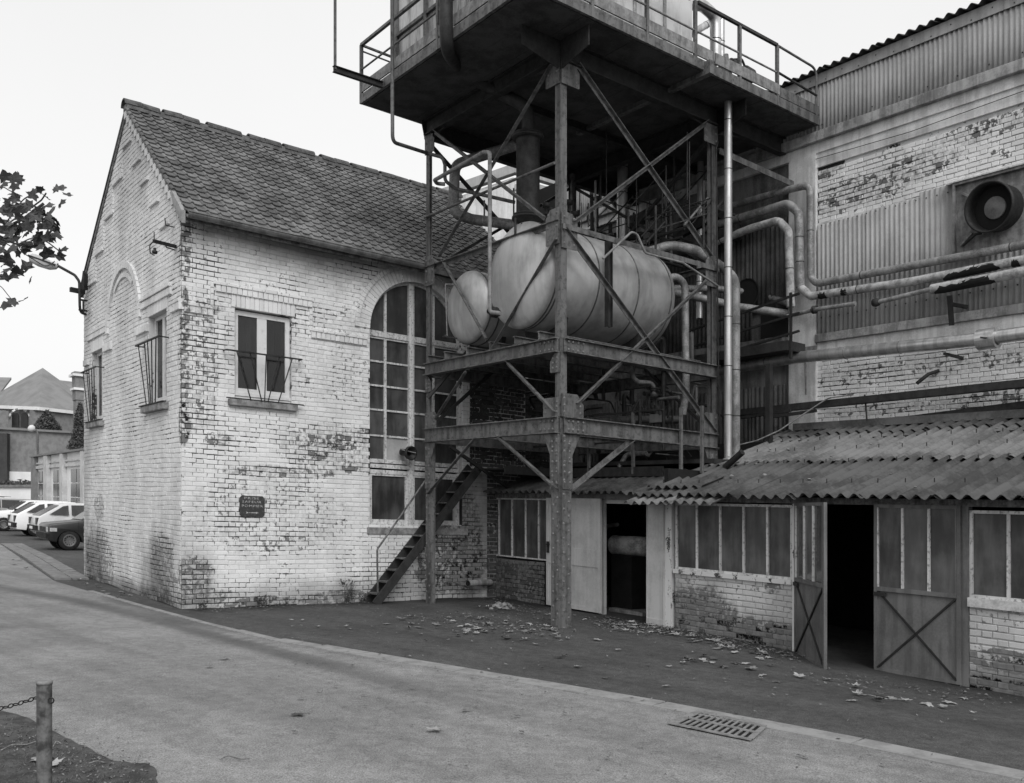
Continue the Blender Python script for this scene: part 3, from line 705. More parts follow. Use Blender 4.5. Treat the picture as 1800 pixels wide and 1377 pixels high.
for i in range(4):
    for j in range(5):
        isb = (i == 1 and j == 0); d0 = R.uniform(-.006, .006); tl = R.uniform(-.006, .006); tt = R.uniform(-.006, .006)
        q = [frF(u, v, wi+w_+(tl if u == uu[i+1] else 0)+(tt if v == zz[j+1] else 0)) for v in (zz[j], zz[j+1]) for u, w_ in ((uu[i], -.006), (uu[i+1], -.006), (uu[i+1], 0), (uu[i], 0))]
        MB().hexa(q).build('board' if isb else 'pane', board if isb else glassh, aw)
    # arched top lights
    us = [uu[i]+(uu[i+1]-uu[i])*k/6 for k in range(7)]
    poly = [frF(uu[i], ztop+.05, wi-.003), frF(uu[i+1], ztop+.05, wi-.003)]+[frF(u, max(topat(u), ztop+.055), wi-.003) for u in reversed(us)]
    MB().prism(poly, (0, .004, 0)).build('pane', glassh, aw)
for (q0, q1) in ((L_, cx_[1]-.03), (cx_[1]+.03, R_)):
    MB().hexa([frF(u, v, wi+w_) for v in (AWb+.1, z_tr-.13) for u, w_ in ((q0, -.006), (q1, -.006), (q1, 0), (q0, 0))]).build('pane', glassh, aw)
    for (e0, e1) in ((q0, q0+.05), (q1-.09, q1)): ub(e0, e1, AWb+.05, z_tr-.1, -.015, .03, 'casement_stile', woodw)
    ub(q0, q1, AWb+.05, AWb+.12, -.015, .028, 'casement_rail'); ub(q0, q1, z_tr-.17, z_tr-.12, -.015, .028, 'casement_rail')
MB().box(AWc-AWr-.06, AWc+AWr+.12, BF-.03, BF+.10, AWb-.14, AWb-.02).build('sill', stone, house, bevel=.008)
MB().box(AWc-AWr, AWc+AWr, BF+.02, BF+.1, AWb-.018, AWb+.045).build('sill_board', woodw, house)
# broken extract cowl poking through the boarded pane
cw = thing('exhaust_cowl', 'broken black metal cowl sticking out of the boarded pane of the tall arched window', 'vent', PB(712, 797, BF-.1))
c0 = Vector(PB(706, 795, BF+.06)); m_ = MB(); m_.lathe(c0, (0.2, -1, -.1), [(0, .06), (.18, .065), (.2, .12), (.27, .13), (.26, .11), (.2, .05)], 12); m_.build('cowl', iron, cw)
MB().hexa([tuple(c0+Vector(q)) for q in ((-.1, -.2, .02), (.14, -.26, -.02), (.14, -.12, 0), (-.1, -.12, .04), (-.1, -.2, .035), (.14, -.26, -.005), (.14, -.12, .015), (-.1, -.12, .055))]).build('torn_flap', steell, cw)
# ------------- inside, back and far walls
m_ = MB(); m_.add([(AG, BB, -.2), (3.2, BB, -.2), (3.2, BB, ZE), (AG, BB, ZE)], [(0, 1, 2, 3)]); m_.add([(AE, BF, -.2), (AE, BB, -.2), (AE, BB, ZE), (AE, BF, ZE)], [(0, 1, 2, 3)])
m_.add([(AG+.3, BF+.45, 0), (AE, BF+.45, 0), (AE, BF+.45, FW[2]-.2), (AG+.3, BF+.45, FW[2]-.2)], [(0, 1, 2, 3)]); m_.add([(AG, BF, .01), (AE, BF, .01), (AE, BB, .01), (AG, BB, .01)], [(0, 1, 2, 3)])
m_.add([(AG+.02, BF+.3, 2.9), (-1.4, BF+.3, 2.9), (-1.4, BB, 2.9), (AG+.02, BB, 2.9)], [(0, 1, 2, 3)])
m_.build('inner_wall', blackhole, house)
# ------------- roof
OV = .26; slope = math.atan2(ZR-ZE, BR-BF); ct, st = math.cos(slope), math.sin(slope)
ROOF_E = 3.0
e0 = BF-OV; ze = ZE+.02-OV*math.tan(slope)
m_ = MB(); m_.prism([(AG-.03, e0, ze-.03), (AG-.03, BR, ZR+.0), (AG-.03, BB+OV, ze-.03), (AG-.03, BB+OV, ze-.12), (AG-.03, BR, ZR-.09), (AG-.03, e0, ze-.12)], (ROOF_E-AG+.0, 0, 0)); m_.build('roof_deck', woodd, house)
PT, RG = .19, .19; ncol = int((ROOF_E-AG+.05)/PT); Ls = math.hypot(BR-e0, ZR+.02-ze); nrow = int(Ls/RG)
prof = [(0, .004), (.012, .022), (.03, .028), (.048, .022), (.06, .004), (.11, .0), (.16, .0), (.196, .003)]
def tilemesh(rr):
    vs = []; ln = RG+.045; bow = rr.uniform(-.002, .002)
    for side in (0, 1):
        for (t, lift) in ((0, .030), (ln, .0)):
            for (u, h) in prof: vs.append(((u+rr.uniform(-.001, .001)), t*ct-(h+lift+bow-side*.02)*st, t*st+(h+lift+bow-side*.02)*ct))
    k = len(prof); fs = []
    for i in range(k-1): fs += [(i, i+1, k+i+1, k+i), (2*k+i, 2*k+k+i, 2*k+k+i+1, 2*k+i+1), (i, 2*k+i, 2*k+i+1, i+1)]
    fs += [(0, k, 3*k, 2*k), (k-1, 3*k-1, 4*k-1, 2*k-1)]
    return vs, fs
variants = []
Lin = lambda q: Vector((q[0]*AX[0]+q[1]*BX[0], q[0]*AX[1]+q[1]*BX[1], q[2]-SL*(q[0]*AX[0]+q[1]*BX[0])))
for k_ in range(4):
    vs, fs = tilemesh(R); me = bpy.data.meshes.new('roof_tile'); me.from_pydata([tuple(Lin(q)) for q in vs], [], fs); me.materials.append(tile_m); variants.append((me, vs, fs))
cells = []
for j in range(nrow+1):
    for i in range(ncol):
        a_ = AG-.06+i*PT; t = j*RG
        if t+RG > Ls+.08: continue
        p = (a_+R.uniform(-.004, .004), e0-.03+t*ct, ze+.0+t*st+R.uniform(-.002, .003)); P = Wd(*p); cells.append((Vector((P.x, P.y, P.z-EYE)).length+(0 if P.x/P.y < .05 else 50), p))
cells.sort(key=lambda q: q[0]); o0 = origin_of(house); mj = MB()
for n_, (d_, p) in enumerate(cells):
    me, vs, fs = variants[n_ % 4]
    if n_ < 300: mkobj('roof_tile', me, house, Wd(*p)-o0)
    else: mj.add([(p[0]+q[0], p[1]+q[1], p[2]+q[2]) for q in vs], fs)
mj.build('roof_tiling', tile_m, house, kind='stuff', recalc=False)
# far slope under plain tiling (seen only along the verge)
_d = Vector((0, BR-BB-OV, ZR-ze)); sheet('back_roofing', tile_m, house, (AG-.05, BB+OV, ze+.02), (1, 0, 0), _d.normalized(), (0, .5, .85), ROOF_E-AG, _d.length, .19, .02, .02)
a_ = AG-.08; gap_at = {3, 5, 9}
m_ = MB(); m_.bar((AG-.04, BR, ZR+.03), (ROOF_E, BR, ZR+.03), .27, .10); m_.build('ridge_mortar', simple('lime_mortar', .16, .09, 9), house)
i = 0
while a_ < ROOF_E-.2:
    ln = R.choice((.3, .33, .3)); g_ = .07 if i % 2 == 1 else .012
    if i in gap_at: ln = .3; g_ = .16
    vs = []; n_ = 8; tw = R.uniform(-.012, .012)
    for t in (0, ln):
        for r_ in (.15, .125):
            for k in range(n_+1):
                th_ = math.pi*k/n_; vs.append((a_+t, BR+r_*math.cos(th_), ZR+.05+.85*r_*math.sin(th_)+(tw if t else 0)))
    o_ = n_+1; fs = []
    for k in range(n_): fs += [(k, k+1, 2*o_+k+1, 2*o_+k), (o_+k, 3*o_+k, 3*o_+k+1, o_+k+1), (k, o_+k, o_+k+1, k+1), (2*o_+k, 2*o_+k+1, 3*o_+k+1, 3*o_+k)]
    MB().add(vs, fs).build('ridge_tile', tile2_m, house); a_ += ln+g_; i += 1
# verge board at the foot of the gable and the gutter
MB().prism([(AG-.10, e0-.06, ze+.03), (AG-.10, e0-.06, ze-.16), (AG-.10, e0+.30, ze+.17), (AG-.10, e0+.50, ze+.43), (AG-.10, e0+.42, ze+.44)], (.06, 0, 0)).build('verge_board', simple('grey_board', .3, .2, 6), house)
for b0_ in np.arange(BF-.1, BR, .16): MB().box(AG-.05, AG+.0, b0_, b0_+.15, roofz(b0_)-.10, roofz(b0_)+.02).build('verge_brick', wg, house)
gp = []
gr = .075
def gutter(a0, a1):
    vs = []; n_ = 8
    for a_ in (a0, a1):
        for r_ in (gr, gr-.01):
            for k in range(n_+1):
                th_ = math.pi+math.pi*k/n_; vs.append((a_, e0-.09+r_*math.cos(th_), ze-.0+r_*math.sin(th_)-.01*(a_-AG)/4))
    o_ = n_+1; fs = []
    for k in range(n_): fs += [(k, k+1, 2*o_+k+1, 2*o_+k), (o_+k, 3*o_+k, 3*o_+k+1, o_+k+1), (k, o_+k, o_+k+1, k+1)]
    fs += [(0, 2*o_, 3*o_, o_), (n_, o_+n_, 3*o_+n_, 2*o_+n_)]
    m2 = MB(); m2.add(vs, fs, False); m2.tube([(a0, e0-.09-gr, ze+.004), (a1, e0-.09-gr, ze-.003)], .011, 6); m2.build('gutter', zinc, house)
    MB().tube([(a1, e0-.09-gr, ze), (a1+.015, e0-.09-gr, ze)], .014, 6).build('gutter_joint', steell, house)
for k in range(4): gutter(AG-.02+k*1.75, AG-.02+(k+1)*1.75-.004)
# ------------- sign on the wall
sg = thing('wall_sign', 'small dark enamel sign with white lettering and an arrow low on the whitewashed wall', 'sign', PB(443, 908, BF-.03))
A0, A1 = PB(421, 870, BF-.02), PB(465, 909, BF-.02); A1z = PB(443, 909, BF-.02).z; A0z = PB(443, 872, BF-.02).z
u0, u1, v0, v1 = A0.x, A1.x, A1z, A0z; c_ = .035
MB().prism([frF(u, v, .018) for u, v in ((u0+c_, v0), (u1-c_, v0), (u1, v0+c_), (u1, v1-c_), (u1-c_, v1), (u0+c_, v1), (u0, v1-c_), (u0, v0+c_))], (0, -.008, 0)).build('plate', simple('sign_enamel', .035, .07, 20, .5, lo=.5, hi=.62), sg)
signw = simple('sign_white', .45, .16, 60, .6, lo=.48, hi=.56)
def text(s, parent, u_c, v_c, size, width, fr, mat, w_=.028, name='lettering'):
    cu = bpy.data.curves.new('t', 'FONT'); cu.body = s; cu.size = size; cu.align_x = 'CENTER'; cu.align_y = 'CENTER'; cu.extrude = .0015; cu.space_character = 1.15
    to = bpy.data.objects.new('t', cu); COL.objects.link(to); dg = bpy.context.evaluated_depsgraph_get(); me = bpy.data.meshes.new_from_object(to.evaluated_get(dg))
    bpy.data.objects.remove(to); xs = [v.co.x for v in me.vertices]; k = width/(max(xs)-min(xs)); o_ = origin_of(parent)
    for v in me.vertices: v.co = Wd(*fr(u_c+v.co.x*k, v_c+v.co.y, w_+v.co.z))-o_
    me.materials.clear(); me.materials.append(mat); return mkobj(name, me, parent)
uc = (u0+u1)/2; hh = v1-v0
text('PRISE', sg, uc-.01, v1-hh*.115, hh*.155, (u1-u0)*.58, frF, signw); text('SAPEUR', sg, uc-.01, v1-hh*.29, hh*.155, (u1-u0)*.76, frF, signw); text('POMPIER', sg, uc, v1-hh*.485, hh*.155, (u1-u0)*.84, frF, signw)
za = v0+hh*.2; ua, ub_ = u0+(u1-u0)*.24, u0+(u1-u0)*.76
MB().prism([frF(u, v, .027) for u, v in ((ua, za-.02), (ua+.03, za-.006), (ub_-.04, za-.006), (ub_-.045, za-.018), (ub_, za), (ub_-.045, za+.018), (ub_-.04, za+.006), (ua+.03, za+.006), (ua, za+.02), (ua+.015, za))], (0, -.003, 0)).build('arrow', signw, sg)
# ------------- ironwork on the gable
br = thing('wall_bracket', 'iron arm with hanging porcelain insulator high on the gable near the corner', 'bracket', PA(305, 438, AG-.1))
p0, p1 = PA(310, 434, AG), PA(270, 424, AG-.45)
MB().bar(p0, p1, .035, .05).build('arm', iron, br); MB().tube([PA(271, 424, AG-.45), PA(271, 408, AG-.45)], .008, 6).build('spike', iron, br)
MB().tube([p1, PA(263, 432, AG-.45), PA(264, 445, AG-.45), PA(271, 449, AG-.45)], .009, 6, .03).build('hook', iron, br)
MB().lathe(PA(272, 446, AG-.45), (0, 0, 1), [(0, 0), (.0, .035), (.04, .04), (.045, .02), (.08, .022), (.09, 0)], 10).build('insulator', iron, br)
MB().tube([PA(291, 427, AG-.2), PA(292, 435, AG-.2), PA(308, 440, AG)], .01, 6, .02).build('stay', iron, br)
br2 = thing('wall_hook', 'small bent iron hook on the gable above the bracket', 'bracket', PA(292, 396, AG-.05))
MB().tube([PA(290, 384, AG-.06), PA(291, 396, AG-.12), PA(308, 400, AG)], .009, 6, .02).build('rod', iron, br2)
def pipeclip(): pass
# ================================================================== THE STEEL TOWER
TA, TB = 3.42, 3.65
tower = thing('steel_tower', 'rusty riveted steel tower on four legs carrying the tanks and the high platform', 'tower', (0, 0, 0))
rivm = simple('worn_rivet', .17, .09, 30, .45)  # paler than the legs: rivet highlights painted as colour
ZL1, ZL2, ZL3, ZT = 3.06, 4.20, 5.86, 8.12
def rivets(mb, pts, d, r=.022):
    d = Vector(d).normalized(); e1 = d.cross(Vector((0, 0, 1)));
    if e1.length < .1: e1 = Vector((1, 0, 0))
    e1.normalize(); e2 = d.cross(e1)
    for p in pts:
        p = Vector(p); vs = [p+e1*r*math.cos(k*math.pi/3)+e2*r*math.sin(k*math.pi/3) for k in range(6)]+[p+d*r*.9]
        mb.add(vs, [(k, (k+1) % 6, 6) for k in range(6)], True)
def column(a, b, w=.11, wl=.185, low=True, wa=None, wu=None):
    wa = wa or wl; wu = wu or w
    sa = 1 if a < 1 else -1; sb = 1 if b < 1 else -1   # webs turn inward, the outer corner on (a,b)
    m_ = MB(); t = .014
    # upper angle column: two flanges with a corner
    m_.box(a-.0, a+t*sa, b, b+w*sb, ZL1, ZT+.1) if False else None
    def bx(x0, x1, y0, y1, z0, z1): m_.box(min(x0, x1), max(x0, x1), min(y0, y1), max(y0, y1), z0, z1)
    bx(a, a+t*sa, b, b+w*sb, ZL1, ZT+.25); bx(a+t*sa, a+wu*sa, b, b+t*sb, ZL1, ZT+.25); bx(a+.03*sa, a+wu*sa, b+.05*sb, b+w*sb, ZL1, ZT+.25)
    m_.build('upper_leg', steel, tower)
    m_ = MB()
    if low:
        bx(a-.02*sa, a, b+.016*sb, b+wl*sb, -.15, ZL1-.26); bx(a+.016*sa, a+wa*sa, b-.02*sb, b, -.15, ZL1-.26); bx(a+.002, a+wa*sa, b, b+wl*sb, -.15, ZL1-.02)
        # splice plates and haunches under the first beam
        for (ax, dz) in ((0, 0), (1, 0)):
            z0, z1, z2 = ZL1-1.05, ZL1-.55, ZL1-.25
            if ax == 0: P = [(a-.034*sa, b+.01*sb, z0), (a-.034*sa, b+(wl+.01)*sb, z0), (a-.034*sa, b+(wl+.01)*sb, z1), (a-.034*sa, b+(wl+.16)*sb, z2), (a-.034*sa, b+.01*sb, z2)]; m_.prism(P, (.014*sa, 0, 0))
            else: P = [(a+.01*sa, b-.034*sb, z0), (a+(wa+.01)*sa, b-.034*sb, z0), (a+(wa+.01)*sa, b-.034*sb, z1), (a+(wa+.16)*sa, b-.034*sb, z2), (a+.01*sa, b-.034*sb, z2)]; m_.prism(P, (0, .014*sb, 0))
        m_.build('lower_leg', steel, tower)
        rv = MB()
        for k in range(28):
            z = .1+k*.105
            if z > ZL1-.3: break
            for off in ((.045,) if k % 2 else (.14,)):
                x_ = .035 if z > ZL1-1.05 else .021
                rivets(rv, [(a-x_*sa, b+off*sb, z)], (-sa, 0, 0)); rivets(rv, [(a+off*wa/wl*sa, b-x_*sb, z+.05)], (0, -sb, 0))
        for z in (ZL1-.95, ZL1-.8, ZL1-.65, ZL1-.5, ZL1-.36):
            for off in (.05, .15): rivets(rv, [(a-.035*sa, b+off*sb, z)], (-sa, 0, 0)); rivets(rv, [(a+off*wa/wl*sa, b-.035*sb, z)], (0, -sb, 0))
        o = rv.build('rivets', rivm, tower, kind='stuff')
    return
column(0, 0, .12, .19); column(0, TB, wa=.075, wu=.055); column(TA, 0); column(TA, TB)
def ib(p, q, h, nm='beam', w_=.12): MB().ibeam(p, q, h, w_, .016).build(nm, steel, tower)
for z, h in ((ZL1, .24), (ZL2, .21)):
    zz = z-h/2
    ib((-.03, .02, zz), (-.03, TB-.02, zz), h); ib((TA+.03, .02, zz), (TA+.03, TB-.02, zz), h)
    ib((.04, -.03, zz), (TA-.02, -.03, zz), h); ib((.04, TB+.03, zz), (TA-.02, TB+.03, zz), h)
    rv = MB()
    for off in (.12, .2, .3, .4): rivets(rv, [(-.05, off, zz+.06), (-.05, off, zz-.06)], (-1, 0, 0)); rivets(rv, [(off, -.05, zz+.06), (off, -.05, zz-.06)], (0, -1, 0))
    rv.build('rivets', rivm, tower, kind='stuff')
ib((-.03, 1.94, ZL1-.14), (TA, 1.94, ZL1-.14), .2)
for b_ in (.42, 1.0, 1.65, 2.3, 2.95, 3.5): ib((-.07, b_, ZL2+.07), (TA+.05, b_, ZL2+.07), .14, 'joist', .08)
for z in (ZL3,):
    MB().angle((-.02, 0, z), (-.02, TB, z), .075, .012).build('ring_angle', steel, tower); MB().angle((0, -.02, z-.06), (TA, -.02, z-.06), .075, .012).build('ring_angle', steel, tower)
    MB().angle((TA, 0, z), (TA, TB, z), .075, .012).build('ring_angle', steel, tower); MB().angle((0, TB, z), (TA, TB, z), .075, .012).build('ring_angle', steel, tower)
MB().tube([(-.03, .1, 6.74), (-.03, TB, 6.78)], .022, 8).build('tie_rod', steel, tower)
# gusset plates at the near and left legs
def guss(pl, a, b, z0, z1, e, nm='gusset_plate', c=.1, cb=.015):
    m_ = MB()
    if pl == 'a':
        s_ = 1 if b < 1 else -1; x = a-.03 if a < 1 else a+.03
        m_.prism([(x, b, z0), (x, b+(e-cb)*s_, z0), (x, b+e*s_, z0+cb*1.2), (x, b+e*s_, z1-c*1.2), (x, b+(e-c)*s_, z1), (x, b, z1)], (.012, 0, 0)); rp = [(x, b+o_*s_, z) for o_ in (.05, e-.06) for z in (z0+.07, (z0+z1)/2, z1-.07)]; d = (-1 if a < 1 else 1, 0, 0)
    else:
        s_ = 1 if a < 1 else -1; y = b-.03
        m_.prism([(a, y, z0), (a+(e-cb)*s_, y, z0), (a+e*s_, y, z0+cb*1.2), (a+e*s_, y, z1-c*1.2), (a+(e-c)*s_, y, z1), (a, y, z1)], (0, .012, 0)); rp = [(a+o_*s_, y, z) for o_ in (.05, e-.06) for z in (z0+.07, (z0+z1)/2, z1-.07)]; d = (0, -1, 0)
    o = m_.build(nm, steel, tower); rv = MB(); rivets(rv, rp, d); rv.build('rivets', rivm, o, kind='stuff')
for (a, b) in ((0, 0), (0, TB)):
    guss('a', a, b, ZL3-.30, ZL3+.22, .30); guss('a', a, b, ZL1, ZL1+.28, .36, c=.04); guss('a', a, b, ZL2-.5, ZL2-.22, .2); guss('a', a, b, ZT-.25, ZT+.12, .3, c=.12)
for (a, b) in ((0, 0), (TA, 0)):
    guss('b', a, b, ZL3-.36, ZL3+.16, .30); guss('b', a, b, ZL1, ZL1+.34, .42, c=.12); guss('b', a, b, ZT-.25, ZT+.12, .34, c=.12)
def brace(kind, x0, y0, x1, y1, pl, l=.06, mat=None):
    P_ = PA if kind == 'a' else PB
    p, q = P_(x0, y0, pl), P_(x1, y1, pl); MB().angle(p, q, l, .01, (1, 0, 0) if kind == 'a' else (0, 1, 0)).build('brace', mat or steel, tower)
for q in ((872, 768, 978, 862), (836, 766, 751, 866), (889, 638, 974, 727), (817, 652, 764, 735), (976, 418, 866, 608), (779, 464, 853, 597), (762, 232, 955, 384), (967, 113, 770, 450)): brace('a', *q, -.06)
for q in ((1117, 768, 1004, 860), (1015, 712, 1246, 492), (993, 402, 1258, 762), (1016, 113, 1250, 452), (1010, 392, 1246, 214)): brace('b', *q, -.05)
MB().bar((TA, .05, ZL3), (TA, TB-.05, ZT), .06, .05).build('brace', steeld, tower); MB().bar((TA, TB-.05, ZL3), (TA, .05, ZT), .06, .05).build('brace', steeld, tower)
MB().bar((.05, TB, ZL3), (TA-.05, TB, ZT), .06, .05).build('brace', steeld, tower); MB().bar((TA-.05, TB, ZL3), (.05, TB, ZT), .06, .05).build('brace', steeld, tower)
MB().bar((TA, .05, ZL1), (TA, TB-.05, ZL3), .06, .05).build('brace', steeld, tower); MB().bar((.05, TB, ZL1), (TA-.05, TB, ZL3), .06, .05).build('brace', steeld, tower)
MB().bar((.3, TB-.3, ZL1-.3), (2.2, TB, 1.9), .06, .05).build('brace', steeld, tower)
MB().bar(PB(752, 700, TB-.2), PB(845, 590, TB-.9), .05, .05).build('brace', steeld, tower)
# ------------- stairs
PLT_Z = 8.50
stair = thing('steel_staircase', 'steep open steel staircase climbing along the house wall behind the left tower leg', 'stairs', (-1.1, 3.42, 0))
b0s, b1s = 3.71, 4.03; sA, sB = PB(660, 1058, b0s), PB(838, 828, b0s); dirs = (sB-sA).normalized(); zs1 = 2.46
top = sA+dirs*((zs1-sA.z)/dirs.z)
for b_ in (b0s, b1s): MB().bar((sA.x, b_, sA.z-.05), (top.x, b_, top.z), .035, .15, (0, 0, 1)).build('stringer', steeld, stair)
nst = 15
for k in range(nst):
    p = sA+dirs*((.12+k*.2)/dirs.z)
    if p.z > 2.42: break
    MB().box(p.x-.11, p.x+.13, b0s+.03, b1s-.03, p.z-.005, p.z+.018).build('tread', steel, stair)
r0, r1 = PB(664, 1042, b0s), PB(663, 966, b0s); r2 = PB(740, 856, b0s)
rd = (r2-r1).normalized(); MB().tube([r0, r1, r1+rd*1.75], .018, 8, .1).build('handrail', steel, stair)
# deck and railing of the dark landing behind
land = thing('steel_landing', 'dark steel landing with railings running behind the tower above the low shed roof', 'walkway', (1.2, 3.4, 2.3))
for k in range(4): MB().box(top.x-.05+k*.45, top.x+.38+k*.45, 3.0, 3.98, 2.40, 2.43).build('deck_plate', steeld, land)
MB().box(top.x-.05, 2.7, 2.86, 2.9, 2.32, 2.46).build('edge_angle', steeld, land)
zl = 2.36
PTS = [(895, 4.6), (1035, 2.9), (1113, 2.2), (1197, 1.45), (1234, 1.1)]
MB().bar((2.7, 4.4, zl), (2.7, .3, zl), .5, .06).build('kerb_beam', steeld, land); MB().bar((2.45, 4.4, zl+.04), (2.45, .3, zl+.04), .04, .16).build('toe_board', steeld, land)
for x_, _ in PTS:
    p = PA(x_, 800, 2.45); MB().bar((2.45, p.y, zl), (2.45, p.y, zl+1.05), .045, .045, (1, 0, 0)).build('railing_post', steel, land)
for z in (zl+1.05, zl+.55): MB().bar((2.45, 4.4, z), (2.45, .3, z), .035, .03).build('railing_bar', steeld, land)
# ------------- high platform
plat = thing('high_platform', 'overhanging steel platform with railings on top of the tower', 'platform', (1, 1, PLT_Z))
a0, a1, b0, b1 = -1.18, 5.22, -.73, 3.83
for k in range(13):
    x0 = a0+.02+k*(a1-a0)/13; MB().box(x0, x0+(a1-a0)/13-.008, b0+.05, b1-.05, PLT_Z+.10, PLT_Z+.118).build('deck_plate', steeld, plat)
for (x0, x1, y0, y1) in ((a0-.02, a0+.03, b0, b1), (a1-.05, a1, b0, b1), (a0, a1, b0-.02, b0+.03), (a0, a1, b1-.03, b1+.02)):
    MB().box(x0, x1, y0, y1, PLT_Z, PLT_Z+.15).build('edge_channel', steel, plat)
for k in range(0): MB().ibeam((a0+.3+k*.6, b0+.05, PLT_Z+.04), (a0+.3+k*.6, b1-.05, PLT_Z+.04), .12, .07, .01).build('floor_joist', steeld, plat)
for b_ in (0.0, TB): MB().ibeam((0, b_, PLT_Z-.16), (a1, b_, PLT_Z-.16), .3, .14, .016).build('main_beam', steeld, plat)
MB().ibeam((0, 1.94, PLT_Z-.07), (a1, 1.94, PLT_Z-.07), .12, .1, .012).build('main_beam', steeld, plat)
for a_ in (0.0, TA): MB().ibeam((a_, 0, PLT_Z-.16), (a_, b1-.2, PLT_Z-.16), .26, .14, .016).build('main_beam', steeld, plat)
for k in range(13):
    x0 = a0+.04+k*(a1-a0-.1)/13; MB().box(x0, x0+(a1-a0-.1)/13-.006, b0+.04, b1-.04, PLT_Z-.012+.003*(k % 2), PLT_Z-.002+.003*(k % 2)).build('soffit_plate', simple('soffit_steel', .06, .03, 3, .8) if 'soffit_steel' not in bpy.data.materials else bpy.data.materials['soffit_steel'], plat)
# deep haunches below the platform at the legs
for (a, b, sa, sb) in ((0, 0, 1, -1), (0, 0, -1, 1), (TA, 0, 1, -1), (TA, 0, -1, -1), (0, TB, -1, -1)):
    hl_ = .08 if b > 1 else .7
    MB().prism([(a, b, ZT-.05), (a+hl_*sa, b, PLT_Z-.3 if b < 1 else PLT_Z-.1), (a+hl_*sa, b, PLT_Z-.02), (a, b, PLT_Z-.02)], (0, .02, 0)).build('haunch', steeld, plat)
    MB().prism([(a, b, ZT-.05), (a, b+.6*sb, PLT_Z-.3), (a, b+.6*sb, PLT_Z-.02), (a, b, PLT_Z-.02)], (.02, 0, 0)).build('haunch', steeld, plat)
cpx = PB(1250, 115, b0-.12); MB().bar((cpx.x, b0-.14, PLT_Z+.02), (cpx.x, 2.2, PLT_Z+.02), .1, .2).build('outrigger', steel, plat)
# toe boards with daylight below, posts and rails
tz = PLT_Z+.19
MB().box(a0-.01, a0+.015, b0, 1.0, tz, tz+.16).build('toe_board', steell, plat); MB().box(a0-.01, a0+.015, 1.05, b1, tz, tz+.16).build('toe_board', steell, plat)
MB().box(a0, 2.45, b0-.01, b0+.015, tz, tz+.17).build('toe_board', steell, plat); MB().box(2.5, 4.1, b0-.03, b0-.005, tz-.01, tz+.16).build('toe_board', steell, plat); MB().box(4.1, a1, b0-.01, b0+.015, tz-.02, tz+.14).build('toe_board', steel, plat)
def post(a, b, h=1.0): MB().bar((a, b, PLT_Z), (a, b, PLT_Z+h), .05, .05, (1, 0, 0)).build('railing_post', steel, plat)
post(a0, b1); 
for x_ in (770, 862): post(a0, PA(x_, 100, a0).y)
for x_ in (1040, 1137, 1222, 1300, 1366): post(PB(x_, 60, b0).x, b0)
RH = PLT_Z+1.0
MB().bar((a0, b1, RH), (a0, b0, RH), .05, .045).build('top_rail', steel, plat); MB().tube([(a0, b1, PLT_Z+.58), (a0, b0, PLT_Z+.58)], .016, 6).build('mid_rail', steel, plat)
aE = PB(1222, 60, b0).x; aL = PB(1366, 100, b0).x
MB().bar((aE+.06, b0, RH), (aL, b0, RH), .05, .045).build('top_rail', steeld, plat); MB().bar((a0, b0, RH), (aE-.1, b0, RH), .05, .045).build('top_rail', steeld, plat)
MB().tube([(a0, b0, PLT_Z+.55), (aL, b0, PLT_Z+.55)], .016, 6).build('mid_rail', steell, plat)
MB().tube([(aL, b0, RH), (a1-.05, b0, RH-.04), (a1-.05, b0, PLT_Z+.1)], .02, 8, .18).build('end_hoop', steel, plat); MB().tube([(aL, b0, PLT_Z+.56), (a1-.05, b0, PLT_Z+.5)], .02, 8).build('mid_rail', steeld, plat)
MB().bar((a0, b1, RH), (a0+1.4, b1, RH-.02), .04, .03).build('top_rail', steel, plat); MB().tube([(a0, b1, PLT_Z+.9), (a0+1.4, b1, PLT_Z+.88)], .014, 6).build('mid_rail', steel, plat)
# cantilevered arm with its upright at the left edge
oa = thing('outrigger_arm', 'horizontal steel arm with a thin upright jutting from the left edge of the high platform', 'arm', (a0-1, 3.3, PLT_Z+.1))
q0 = PA(674, 150, a0); q1 = PB(586, 121, q0.y); MB().ibeam((a0+.1, q0.y, q0.z), (q1.x, q0.y, q1.z), .1, .07, .012).build('arm', steeld, oa)
MB().bar((q1.x+.03, q0.y, q1.z), (q1.x+.03, q0.y, q1.z+1.6), .035, .035, (1, 0, 0)).build('upright', steel, oa)
# ------------- overhead water tank of panels
wt = thing('water_tank', 'big streaked sheet metal water tank standing on the high platform', 'tank', (.7, 1.3, PLT_Z+.12))
ta0, ta1, tb0, tb1, tz0, tz1 = -.88, 2.28, -.48, 3.12, PLT_Z+.16, PLT_Z+2.6
def tpm():
    g = G('tank_panel'); n = g.noise(1.4, 5, .6); s1 = g.noise(3.2, 6, .68, g.stretch(1, 1, .22)); c = g.mix(g.ramp(n, .35, .7), .52, .40); c = g.m('MULTIPLY', c, g.ramp(s1, .42, .66, 1.05, .38)); return g.done(c, .6, s1, .1, .004, .15)
tpm_ = tpm(); npa, npb = 5, 6
for i in range(npa):
    for (y0, y1) in ((tb0, tb0+.02), (tb1-.02, tb1)):
        x0 = ta0+(ta1-ta0)*i/npa; x1 = ta0+(ta1-ta0)*(i+1)/npa; MB().box(x0+.006, x1-.006, y0, y1, tz0, tz1).build('tank_panel', tpm_, wt); 
        if i: MB().box(x0-.03, x0+.03, y0-.02, y1, tz0, tz1).build('seam_strip', simple('seam', .4, .2, 5, .6, 0, .5) if 'seam' not in bpy.data.materials else bpy.data.materials['seam'], wt)
